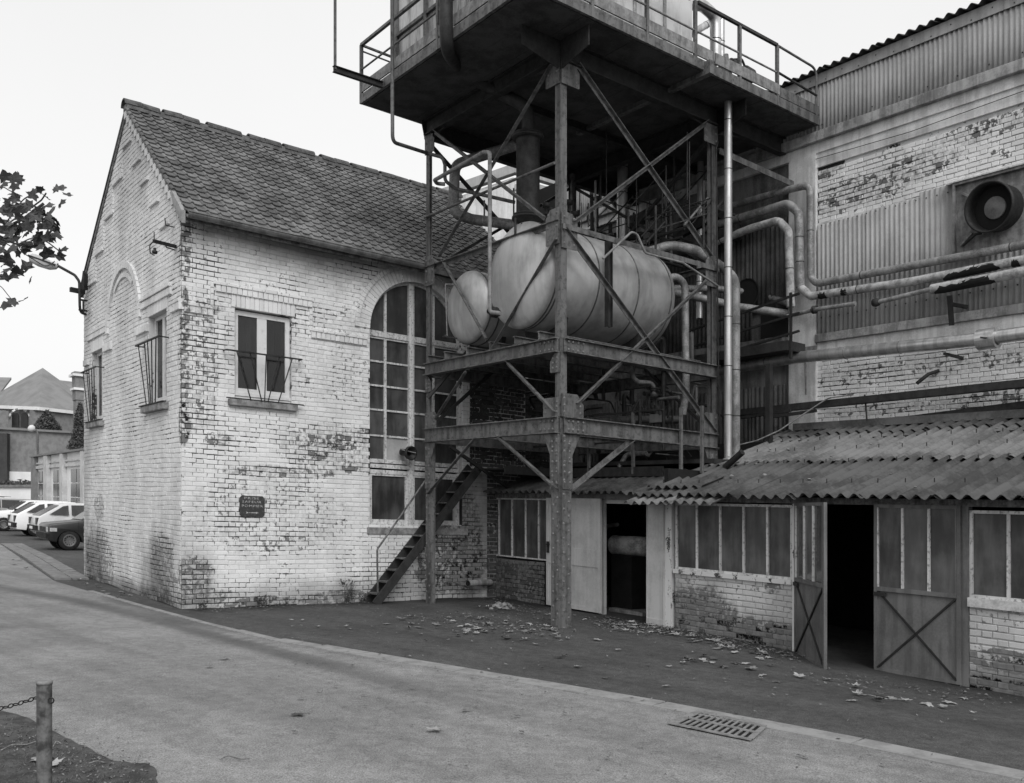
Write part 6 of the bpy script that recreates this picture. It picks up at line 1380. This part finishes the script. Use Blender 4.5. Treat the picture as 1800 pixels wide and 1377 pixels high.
# ================================================================== CARS
def car(name, label, org, hd, paint, prof, wheels, wl=1.6, L=3.7, glass_poly=(), wind=(), front='lights', trim=None, tophalf=.66, rack=False, group='cars parked in a row'):
    t_ = thing(name, label, 'car', (org[0], org[1], 0), group)
    def P(x, y, z): return (org[0]+hd*x, org[1]+hd*y, z)
    hw = wl/2
    def yy(z): return hw if z < .88 else hw-(z-.88)/(1.38-.88)*(hw-tophalf)
    n = len(prof); vs = []
    rings = []
    for s_ in (-1, 1):
        for (x, z) in prof: vs.append(P(x, s_*yy(z), z))
    # narrower inner rings give rounded shoulders
    m_ = MB(); bmv = vs
    fs = [tuple(range(n)), tuple(reversed(range(n, 2*n)))]+[(i, i+n, (i+1) % n+n, (i+1) % n) for i in range(n)]
    m_.add(vs, fs, True); b_ = m_.build('body', paint, t_, bevel=.035)
    for s_ in (-1, 1):
        for g_ in glass_poly:
            P_ = [P(x, s_*(yy(z)+.004), z) for x, z in g_]; MB().prism(P_, V((0, s_*hd*.006, 0))).build('side_window', carglass, t_)
        for (x, r) in wheels:
            w_ = mkobj('wheel', None, t_, Wd(*P(x, s_*(hw-.09), r))-origin_of(t_)); ax = V((0, s_*hd, 0))
            m_ = MB(); m_.lathe(P(x, s_*(hw-.17), r), ax, [(0, r*.6), (0, r*.93), (.02, r), (.13, r), (.16, r*.94), (.165, r*.62)], 28); m_.build('tyre', rubber, w_)
            m_ = MB(); m_.lathe(P(x, s_*(hw-.17), r), ax, [(.12, 0), (.13, r*.16), (.125, r*.3), (.14, r*.5), (.165, r*.62), (.15, r*.64)], 28); m_.build('rim', simple('rim', .2, .12, 9, .4, .5) if 'rim' not in bpy.data.materials else bpy.data.materials['rim'], w_)
            for k in range(12): th_ = k*math.pi/6; c_ = V(P(x+.42*r*math.cos(th_), s_*(hw-.17)+s_*.142, r+.42*r*math.sin(th_))); MB().lathe(c_, ax, [(0, r*.07), (.006, 0)], 6).build('rim_slot', iron, w_)
            m_ = MB(); m_.lathe(P(x, s_*(hw-.22), r+.02), ax, [(-.12, 0), (-.12, r*1.12), (.0, r*1.14)], 24); m_.build('wheel_well', blackhole, t_)
    for ((x0, z0), (x1, z1)) in wind:
        d_ = V((x1-x0, 0, z1-z0)).normalized(); nn = V((-d_.z, 0, d_.x)); 
        if nn.z < 0: nn = -nn
        q0, q1 = V((x0, 0, z0))+d_*.05+nn*.012, V((x1, 0, z1))-d_*.05+nn*.012
        MB().prism([P(q0.x, -(yy(q0.z)-.09), q0.z), P(q0.x, yy(q0.z)-.09, q0.z), P(q1.x, yy(q1.z)-.09, q1.z), P(q1.x, -(yy(q1.z)-.09), q1.z)], V((nn.x*hd*.006, 0, nn.z*.006))).build('windscreen', carglass, t_)
    xf = max(p[0] for p in prof); xr = min(p[0] for p in prof)
    tm = trim or rubber
    def bx(x0, x1, y0, y1, z0, z1, nm, mt): MB().hexa([P(x0, y0, z0), P(x1, y0, z0), P(x1, y1, z0), P(x0, y1, z0), P(x0, y0, z1), P(x1, y0, z1), P(x1, y1, z1), P(x0, y1, z1)]).build(nm, mt, t_, bevel=.008)
    bx(xf-.06, xf+.06, -hw-.005, hw+.005, .36, .52, 'bumper', tm); bx(xr-.06, xr+.06, -hw-.005, hw+.005, .36, .54, 'bumper', tm)
    hl = simple('headlamp', .5, .35, 9, .2) if 'headlamp' not in bpy.data.materials else bpy.data.materials['headlamp']; tl = simple('tail_lamp', .06, .04, 9, .25) if 'tail_lamp' not in bpy.data.materials else bpy.data.materials['tail_lamp']
    for s_ in (-1, 1):
        y0, y1 = sorted((s_*(hw-.02), s_*(hw-.26))); bx(xf-.05, xf+.012, y0, y1, .56, .70, 'headlight', hl); bx(xr-.02, xr+.06, y0, y1, .58, .82, 'tail_light', tl)
        bx(xf-.25, xf-.05, *sorted((s_*hw, s_*(hw+.012))), .57, .68, 'indicator', hl)
        bx(.35*L*.5, .35*L*.5+.12, *sorted((s_*(hw+.0), s_*(hw+.14))), .90, 1.0, 'mirror', rubber)
        for xd in (.15, -.75): bx(xd-.1, xd, *sorted((s_*hw, s_*(hw+.012))), .78, .81, 'door_handle', rubber)
        for xd in (.95, .02): MB().bar(P(xd, s_*(hw+.001), .35), P(xd, s_*(hw+.001), .88), .012, .006, (0, 1, 0)).build('door_gap', rubber, t_)
        bx(-.8, .8, *sorted((s_*hw, s_*(hw+.014))), .46, .52, 'side_moulding', rubber)
    bx(xf-.03, xf+.02, -.45, .45, .55, .7, 'grille', iron); bx(xr-.075, xr-.06, -.26, .26, .40, .50, 'number_plate', farwhite)
    if rack:
        for x in (-.2, .6): bx(x, x+.04, -.55, .55, 1.44, 1.47, 'rack_bar', iron)
        for y in (-.5, .5): bx(-.5, .9, y-.02, y+.02, 1.47, 1.49, 'rack_bar', iron)
    return t_
def arches(pts, wheels):
    """lower edge with wheel arches cut in"""
    out = []
    for (x, r) in sorted(wheels, reverse=True):
        R_ = r*1.16; out.append((x+R_, .24)); 
        for k in range(1, 8): th_ = math.pi*k/8; out.append((x+R_*math.cos(th_), .24+ (r-.24)*math.sin(th_)*0+max(0, R_*math.sin(th_))))
        out.append((x-R_, .24))
    return pts[:1]+[]+pts[1:]+out
W1 = [(1.2, .30), (-1.15, .30)]
def box_hatch(sq=0.0): return arches([(-1.75, .26), (-1.80, .55), (-1.76, .84), (-1.58, 1.30), (-1.35, 1.38), (.05, 1.38), (.25, 1.34), (.88, .90), (1.74, .80+sq), (1.80, .70), (1.80, .3)], W1)
def hatch2(): return arches([(-1.95, .28), (-2.0, .6), (-1.94, .86), (-1.2, 1.30), (-.9, 1.37), (.15, 1.38), (.35, 1.33), (1.0, .90), (1.9, .74), (2.0, .6), (2.0, .3)], [(1.25, .30), (-1.25, .30)])
def pm(n, c, rough=.3):
    g = G(n); nn = g.noise(30, 2); return g.done(g.mix(g.ramp(nn, .3, .7), c, c*.95), rough, None, 0, 0, .0, .5)
white_p, grey_p, dark_p, silver_p = pm('white_car_paint', .8), pm('grey_car_paint', .3), pm('dark_car_paint', .025), pm('silver_car_paint', .6)
def place(xp, yp, L, hd, xw):   # the ground contact of a near side wheel is at pixel (xp,yp); body runs along a
    p = PZ(xp, yp, 0); return p.x-hd*xw, p.y+.72
sideF = [[(.78, .93), (.20, 1.30), (.0, 1.32), (.0, .93)], [(-.06, .93), (-.06, 1.32), (-.85, 1.32), (-.85, .93)], [(-.95, .93), (-.95, 1.31), (-1.32, 1.30), (-1.50, .95)]]
side2 = [[(.9, .93), (.3, 1.29), (-.05, 1.31), (-.05, .93)], [(-.12, .93), (-.12, 1.31), (-.85, 1.30), (-.85, .93)], [(-.95, .93), (-.95, 1.29), (-1.12, 1.26), (-1.6, .95)]]
x_, y_ = place(122, 968, 3.6, -1, 1.2)
car('parked_car', 'dark small hatchback parked nose out beside the gable corner', (x_, y_), -1, dark_p, box_hatch(), W1, 1.5, 3.5, sideF, [((.88, .90), (.25, 1.34)), ((-1.76, .84), (-1.58, 1.30))])
p = PZ(60, 950, 0)
car('parked_car', 'white and grey hatchback with sloping tail, second from the gable', (p.x+2.05, p.y+.55), 1, silver_p, hatch2(), [(1.25, .30), (-1.25, .30)], 1.6, 4.0, side2, [((1.0, .90), (.35, 1.33)), ((-1.94, .86), (-1.2, 1.30))])
p = PZ(22, 943, 0)
car('parked_car', 'two-tone hatchback with a wide rear window, third from the gable', (p.x+2.05, p.y+.6), 1, white_p, hatch2(), [(1.25, .30), (-1.25, .30)], 1.6, 4.0, side2, [((1.0, .90), (.35, 1.33)), ((-1.94, .86), (-1.2, 1.30))])
x_, y_ = place(6, 934, 3.9, -1, 1.2)
car('parked_car', 'white estate car with square side windows, partly cut by the left edge', (x_, y_), -1, white_p, box_hatch(.02), W1, 1.6, 3.9, sideF, [((.88, .90), (.25, 1.34)), ((-1.76, .84), (-1.58, 1.30))])
p = PZ(0, 925, 0)
car('parked_car', 'farthest car with a roof rack, behind the white estate', (p.x, p.y+.6), -1, grey_p, box_hatch(.0), W1, 1.6, 3.9, sideF, [((.88, .90), (.25, 1.34)), ((-1.76, .84), (-1.58, 1.30))], rack=True)
# ================================================================== PLANE TREE BRANCHES, UPPER LEFT
LOBE = [(0, -.1), (.15, -.16), (.36, -.22), (.34, -.05), (.36, .03), (.52, .16), (.38, .24), (.30, .30), (.20, .32), (.14, .45), (0, .62), (-.14, .45), (-.20, .32), (-.30, .30), (-.38, .24), (-.52, .16), (-.36, .03), (-.34, -.05), (-.36, -.22), (-.15, -.16)]
def leafmesh(name, mat, curl, rr):
    vs = [(x*(1+rr.uniform(-.12, .12)), y*(1+rr.uniform(-.12, .12)), 0) for x, y in LOBE]; c_ = [(0, .12, 0)]
    def z(x, y): return curl*(x*x*1.2+abs(y-.1)*.4)+rr.uniform(-.03, .03)*abs(curl)*3
    V_ = [(x, y, z(x, y)) for x, y, _ in vs+c_]; n = len(vs); fs = [(i, (i+1) % n, n) for i in range(n)]; V2 = [(x, y, q-.008) for x, y, q in V_]
    me = bpy.data.meshes.new(name); me.from_pydata(V_+V2, [], fs+[(n+1+b2, n+1+a2, n+1+c2) for a2, b2, c2 in fs]+[(i, n+1+i, n+1+(i+1) % n, (i+1) % n) for i in range(n)]); me.materials.append(mat); return me
tr = thing('plane_tree', 'plane tree reaching in from the left with dark lobed leaves against the sky', 'tree', PY(-420, 1200, 11))
Yt = 10.5
base = PY(-420, 700, 11); MB().tube([(base.x, base.y, -.1), (base.x, base.y, 2.4), PY(-400, 300, 11)], .2, 12, .5, rr=None).build('trunk', barkm, tr)
def tw(pts, r, nm='twig'): MB().tube([PY(x, y, Yt+.1*math.sin(x)) for x, y in pts], r, 6, .1).build(nm, barkm, tr)
tw([(-400, 420), (-200, 440), (-60, 425), (0, 405), (40, 385), (76, 358)], .016, 'branch'); tw([(-400, 420), (-160, 400), (-20, 412), (30, 430), (60, 436), (95, 400)], .013, 'branch'); tw([(-60, 425), (10, 395), (45, 372), (72, 352), (80, 340)], .009); tw([(30, 430), (55, 418), (82, 425), (108, 445)], .007); tw([(40, 385), (60, 378), (84, 388), (98, 398)], .007); tw([(0, 405), (22, 375), (40, 350), (60, 340)], .007)
tw([(-20, 412), (40, 445), (80, 470), (95, 460)], .006); tw([(-200, 440), (-40, 490), (0, 502), (14, 520), (20, 527)], .005); tw([(-20, 330), (5, 328), (15, 335), (38, 345)], .006); tw([(-400, 420), (-100, 350), (-20, 330)], .012, 'branch'); tw([(60, 436), (85, 412), (92, 395)], .004)
LV = [(9, 314), (27, 318), (36, 317), (22, 340), (28, 352), (60, 340), (72, 335), (83, 350), (80, 362), (77, 375), (105, 333), (98, 335), (118, 344), (106, 358), (15, 360), (18, 372), (34, 372), (38, 368), (25, 384), (8, 372), (5, 390), (12, 395), (50, 393), (60, 383), (66, 378), (70, 388), (86, 388), (88, 400), (101, 388), (75, 401), (100, 405), (15, 408), (35, 407), (24, 425), (6, 408), (62, 418), (82, 419), (92, 420), (99, 415), (44, 410), (69, 437), (111, 440), (105, 453), (98, 450), (84, 450), (30, 448), (46, 442), (12, 452), (3, 440), (48, 471), (10, 477), (30, 480), (22, 487), (4, 465), (2, 430), (20, 533), (11, 539), (40, 529), (-15, 380), (-10, 430), (-20, 460), (-12, 350), (-30, 400), (4, 326), (90, 375), (56, 347), (20, 440), (8, 490)]+[(R.gauss(35, 32), R.gauss(410, 45)) for _ in range(38)]
lvm = [leafmesh('leaf', leafg, R.uniform(-.5, .5), R) for _ in range(5)]; o0 = origin_of(tr)
for i, (x, y) in enumerate(LV):
    p = PY(x, y, Yt+R.uniform(-.3, .3)); o = mkobj('leaf', lvm[i % 5], tr, Wd(*p)-o0); s_ = R.uniform(.12, .20); o.scale = (s_, s_, s_)
    o.rotation_euler = (R.uniform(.5, 2.4), R.uniform(-.6, .6), R.uniform(0, 6.28) if R.random() < .4 else R.uniform(-.6, .6))
# ================================================================== FOREGROUND POST AND CHAIN
po = thing('bollard', 'round weathered metal post with a chain at the lower left of the yard', 'bollard', PY(77, 1460, 4.7)); pt, pbm = PY(77.5, 1198, 4.7), PY(76, 1470, 4.7)
m_ = MB(); m_.lathe((pbm.x, pbm.y, -.1), (0, 0, 1), [(0, .037), (pt.z+.085, .037)], 24); m_.build('post', simple('weathered_post', .17, .05, 9, .8, .2, .3, lo=.38, hi=.62), po)
m_ = MB(); m_.lathe((pbm.x, pbm.y, pt.z-.015), (0, 0, 1), [(0, .037), (0, .0395), (.016, .0395), (.018, .034), (.018, 0)], 24); m_.build('cap', simple('post_cap', .26, .15, 12), po)
ey = PY(90, 1232, 4.66); 
def ring(c, ax1, ax2, r, t, n=14, k=6, sx=1.0):
    ax1, ax2 = V(ax1).normalized(), V(ax2).normalized(); ax3 = ax1.cross(ax2); m_ = MB(); vs = []
    for i in range(n):
        th_ = 2*math.pi*i/n; d_ = ax1*math.cos(th_)*sx+ax2*math.sin(th_); cc_ = V(c)+d_*r; dn = (ax1*math.cos(th_)+ax2*math.sin(th_)).normalized()
        for j in range(k): ph_ = 2*math.pi*j/k; vs.append(cc_+dn*(t*math.cos(ph_))+ax3*(t*math.sin(ph_)))
    m_.add(vs, [(i*k+j, i*k+(j+1) % k, ((i+1) % n)*k+(j+1) % k, ((i+1) % n)*k+j) for i in range(n) for j in range(k)], True); return m_
camdir = V((AX[0]*1+0, 0, 0)); Xv = V((AX[0], BX[0], 0)); Yv = V((AX[1], BX[1], 0))
ring(PY(88, 1232, 4.67), Xv, (0, 0, 1), .014, .004).build('ring', iron, po)
cn = thing('chain', 'rusty iron chain hanging from the post towards the left edge', 'chain', PY(60, 1230, 4.68)); pts = []
c0_, c1_ = PY(66, 1226, 4.69), PY(-330, 1235, 4.9); n_ = 46
for i in range(n_+1):
    t = i/n_; p = V(c0_)*(1-t)+V(c1_)*t; p.z -= .10*4*t*(1-t)*1.0; pts.append(p)
for i in range(n_):
    c_ = (pts[i]+pts[i+1])/2; d_ = (pts[i+1]-pts[i]).normalized(); sd = d_.cross(V((0, 0, 1))).normalized(); up_ = sd.cross(d_); ax_ = (up_+sd*.6) if i % 2 else (sd-up_*.6)
    ring(c_, d_, ax_, .0105, .0032, 12, 6, 1.45).build('chain_link', iron, cn)
po2 = thing('bollard', 'matching metal post just outside the left edge holding the far end of the chain', 'bollard', (c1_.x, c1_.y, 0)); m_ = MB(); m_.lathe((c1_.x-.03, c1_.y, -.1), (0, 0, 1), [(0, .037), (pt.z+.085, .037), (pt.z+.086, 0)], 20); m_.build('post', bpy.data.materials['weathered_post'], po2)
# ================================================================== DRAIN GRATE
dg = thing('drain_grate', 'rusty cast iron gully grate with two rows of slots set in the gutter', 'drain', PZ(1275, 1278, 0)); gm = simple('cast_iron_grate', .25, .16, 9, .7, .2, lo=.4, hi=.6)
g00, g10, g01, g11 = [PZ(x, y, 0) for x, y in ((1228, 1254), (1345, 1281), (1178, 1276), (1318, 1305))]
def gp_(s_, t, z=.022): p = (g00*(1-s_)+g10*s_)*(1-t)+(g01*(1-s_)+g11*s_)*t; return (p.x, p.y, gz(p.x, p.y)+z)
MB().prism([gp_(0, 0, .006), gp_(1, 0, .006), gp_(1, 1, .006), gp_(0, 1, .006)], (0, 0, .004)).build('pit', blackhole, dg)
def slab4(s0_, s1_, t0_, t1_, nm, mt, z=.024): MB().prism([gp_(s0_, t0_, z), gp_(s1_, t0_, z), gp_(s1_, t1_, z), gp_(s0_, t1_, z)], (0, 0, -.007)).build(nm, mt, dg)
for (t0_, t1_) in ((-.05, .08), (.46, .56), (.94, 1.04)): slab4(-.02, 1.02, t0_, t1_, 'frame_bar', gm)
for (s0_, s1_) in ((-.03, .04), (.96, 1.03)): slab4(s0_, s1_, .08, .94, 'frame_bar', gm, .0235)
for k in range(11):
    s0_ = .04+k*.0836
    slab4(s0_, s0_+.030, .08, .46, 'grate_bar', gm, .023)
    slab4(s0_, s0_+.034, .56, .94, 'grate_bar', gm, .0225)
gr = MB()
for (x, y) in ((1160, 1262), (1100, 1250), (1390, 1296), (1410, 1300)): pass
sg2 = thing('gully_surround', 'x', 'x', PZ(1275, 1278, 0)); bpy.data.objects.remove(sg2)
# ================================================================== LEAVES, TWIGS, WEEDS
leafm2 = simple('brown_leaf', .19, .08, 9, .8, bd=.002); leafm3 = simple('dark_leaf', .10, .05, 9, .8, bd=.002); lm = [leafmesh('fallen_leaf', mt, c_, R) for c_ in (.3, .6, -.4, .5, .9, -.25, .15) for mt in (leafm, leafm, leafm2, leafm, leafm3)]
LP = []
def clus(x0, y0, x1, y1, n, sy=6, sx=10):
    for _ in range(n): t = R.random(); LP.append((x0+(x1-x0)*t+R.gauss(0, sx), y0+(y1-y0)*t+R.gauss(0, sy)))
clus(800, 1100, 985, 1114, 66, 7); clus(1150, 1108, 1400, 1165, 22, 5); clus(1075, 1101, 1170, 1110, 64, 4); clus(1170, 1110, 1340, 1148, 44, 4); clus(640, 1095, 820, 1105, 20, 9); clus(1200, 1160, 1330, 1170, 16, 5); clus(1000, 1085, 1120, 1100, 10, 6); clus(1330, 1175, 1700, 1230, 16, 10)
clus(830, 1065, 960, 1085, 14, 6); clus(30, 985, 140, 1005, 18, 6, 20); clus(130, 1020, 230, 1050, 10, 4); clus(1560, 1215, 1720, 1240, 7, 6); clus(300, 1150, 900, 1320, 6, 30); clus(720, 1110, 1250, 1180, 16, 14, 30); clus(60, 1340, 90, 1370, 4, 8); clus(500, 1095, 700, 1110, 6, 5)
LP += [(888, 1125), (925, 1127), (1170, 1208), (1365, 1195), (1270, 1170), (1213, 1158), (560, 1104), (1052, 1127)]
ngood = 0
for (x, y) in LP:
    hline = HZ+SL*(x-CX)
    if y < hline+70 or y > 1400: continue
    p = PZ(x, y, 0)
    if (p.x > SA-.1 and p.y < 4) or p.y > 3.95 and p.x > AG: continue
    far = Wd(p.x, p.y, 0).y > 16
    where = 'beside the parked cars' if x < 240 else ('near the foot of the riveted tower leg' if 780 < x < 1010 and y < 1135 else ('in front of the shed' if x >= 1010 and y < 1250 else 'on the road and yard'))
    X_, Y_ = XY(p.x, p.y); onroad = distpoly(X_, Y_, KERB) < 0
    o = mkobj('fallen_leaf', R.choice(lm), None, Wd(p.x, p.y, gz(p.x, p.y)+(.02 if onroad else .012)+.01)); s_ = R.uniform(.06, .16); o.scale = (s_, s_*R.uniform(.7, 1), s_*.8); o.rotation_euler = (R.uniform(-.16, .16), R.uniform(-.16, .16), R.uniform(0, 6.28))
    tn = {'dry_leaf': 'pale', 'brown_leaf': 'mid grey', 'dark_leaf': 'dark'}[o.data.materials[0].name]+(' large' if s_ > .12 else ' small' if s_ < .085 else '')
    tag(o, tn+' dry curled plane leaf lying '+where, 'leaf', tn+' fallen leaves '+where); ngood += 1
lt = MB()
for (x0, y0, x1, y1, n, sy) in ((780, 1085, 1000, 1110, 420, 10), (1050, 1095, 1180, 1112, 520, 6), (1180, 1108, 1400, 1152, 520, 4), (640, 1075, 800, 1100, 90, 9), (330, 1075, 640, 1062, 260, 4), (840, 1050, 960, 1085, 200, 5), (1400, 1180, 1790, 1215, 160, 8), (20, 985, 150, 1010, 120, 8), (400, 1100, 1700, 1220, 260, 40), (0, 1300, 260, 1370, 500, 22), (500, 1200, 1700, 1330, 160, 60)):
    for _ in range(n):
        t = R.random(); x, y = x0+(x1-x0)*t+R.gauss(0, 12), y0+(y1-y0)*t+R.gauss(0, sy); p = PZ(x, min(1420, y), 0)
        if (p.x > SA-.03 and p.y < 4) or (p.y > 4.0 and p.x > AG-.1 and x > 140): continue
        s_ = R.uniform(.008, .03)*(.45 if (x < 290 and y > 1230) else 1); z = gz(p.x, p.y)+(.018 if (x < 290 and y > 1230) else .022); th_ = R.uniform(0, 6.28); c_, s2 = math.cos(th_)*s_, math.sin(th_)*s_
        lt.add([(p.x-c_, p.y-s2, z), (p.x+s2*.6, p.y-c_*.6, z+R.uniform(0, .012)), (p.x+c_, p.y+s2, z+R.uniform(0, .015)), (p.x-s2*.6, p.y+c_*.6, z+.004)], [(0, 1, 2), (0, 2, 3)])
lo_ = lt.build('leaf_litter', simple('litter', .20, .05, 20, .9), None, label='crumbs of dead leaves and grit scattered along the walls and gutter', kind='stuff', recalc=False); lo_['category'] = 'litter'
# rough grass of the verge
gb = MB()
for _ in range(2600):
    x, y = R.uniform(-60, 275), R.uniform(1265, 1400); yb = np.interp(x, [25, 93, 160, 233, 275], [1262, 1292, 1328, 1352, 1375])
    if y < yb+4: continue
    p = PZ(x, y, 0); h = R.uniform(.006, .022); dx, dy = R.uniform(-.03, .03), R.uniform(-.03, .03); t = .0015
    gb.add([(p.x-t, p.y+t, .012), (p.x+t, p.y-t, .012), (p.x+dx, p.y+dy, .013+h)], [(0, 1, 2)])
g_ = gb.build('rough_grass', simple('grass_blade', .13, .05, 30), None, label='sparse dead grass on the dark verge around the post', kind='stuff', recalc=False); g_['category'] = 'grass'
def twig(label, pts, r): m_ = MB(); m_.tube([PZ(x, y, 0)+V((0, 0, .02+.02*(i % 2)+gz(PZ(x, y, 0).x, PZ(x, y, 0).y))) for i, (x, y) in enumerate(pts)], r, 5, .03); o = m_.build('twig', simple('dry_twig', .22, .1, 20) if 'dry_twig' not in bpy.data.materials else bpy.data.materials['dry_twig'], None, label=label); o['category'] = 'twig'
twig('thin pale stick lying on the verge left of the post', [(0, 1325), (20, 1320), (45, 1315), (66, 1313)], .005); twig('short pale stick lying on the verge right of the post', [(155, 1348), (170, 1349), (183, 1347)], .004)
twig('forked dry stick lying in the yard before the closed steel door', [(1508, 1217), (1530, 1222), (1560, 1224), (1590, 1228)], .008); twig('thin curved stick on the road left of the middle', [(385, 1341), (400, 1339), (420, 1340), (438, 1345)], .005)
twig('small twig lying on the verge just beside the foot of the post', [(92, 1318), (98, 1313), (106, 1313)], .004)
def weed(label, x, y, h, n):
    p = PZ(x, y, 0); t_ = thing('weed', label, 'plant', (p.x, min(p.y, BF-.05), 0)); m_ = MB(); py_ = min(p.y, BF-.06)
    for k in range(n):
        th_ = R.uniform(0, 6.28); ln = h*R.uniform(.5, 1); d_ = V((math.cos(th_)*.45, math.sin(th_)*.3-.2, 1)).normalized(); b_ = V((p.x+R.uniform(-.08, .08), py_+R.uniform(-.05, .02), 0)); m_.tube([b_, b_+d_*ln*.6, b_+d_*ln+V((0, -.03, 0))], .003, 4)
    m_.build('stem', weedm, t_); lf = MB()
    for k in range(n*7):
        th_ = R.uniform(0, 6.28); z = h*R.random(); c_ = V((p.x+math.cos(th_)*z*.35+R.uniform(-.06, .06), py_+math.sin(th_)*z*.2-.05, z)); s_ = R.uniform(.015, .04)
        lf.add([c_+V((R.uniform(-s_, s_), R.uniform(-s_, s_), R.uniform(-s_, s_))) for _ in range(3)], [(0, 1, 2)])
    lf.build('foliage', weedm, t_, kind='stuff', recalc=False)
weed('tall weed at the foot of the wall between the sign and the stairs', 570, 1052, .42, 16); weed('low weed at the foot of the wall below the sign', 440, 1062, .18, 12); weed('small weed at the foot of the whitewashed corner', 350, 1070, .14, 8)
weed('low clump of weeds at the wall foot left of the stairs', 600, 1052, .16, 9)
sp = thing('drain_stub', 'short clay pipe stub sticking out of the wall base behind the left tower leg', 'pipe', PB(840, 1020, BF-.3)); MB().tube([PB(862, 1024, BF-.05), PB(822, 1026, BF-.35)], .06, 14, caps=False).build('pipe', concrete, sp); MB().lathe(PB(822, 1026, BF-.35), (0, 1, 0), [(.0, .045), (.01, .0)], 14).build('bore', blackhole, sp)
rk = thing('rubble_heap', 'small pile of pale rubble and leaves at the shed wall foot behind the tower leg', 'rubble', PZ(885, 1066, 0))
for k in range(16): p = PZ(885+R.gauss(0, 10), 1066+R.gauss(0, 2), 0); s_ = R.uniform(.03, .07); MB().lathe((p.x, p.y, 0), (R.uniform(-.16, .16), R.uniform(-.16, .16), 1), [(0, s_), (s_*.6, s_*.9), (s_, 0)], 6, False).build('stone', stone, rk)
print('leaves', ngood, 'objects', len(COL.objects), 'bytes ok')
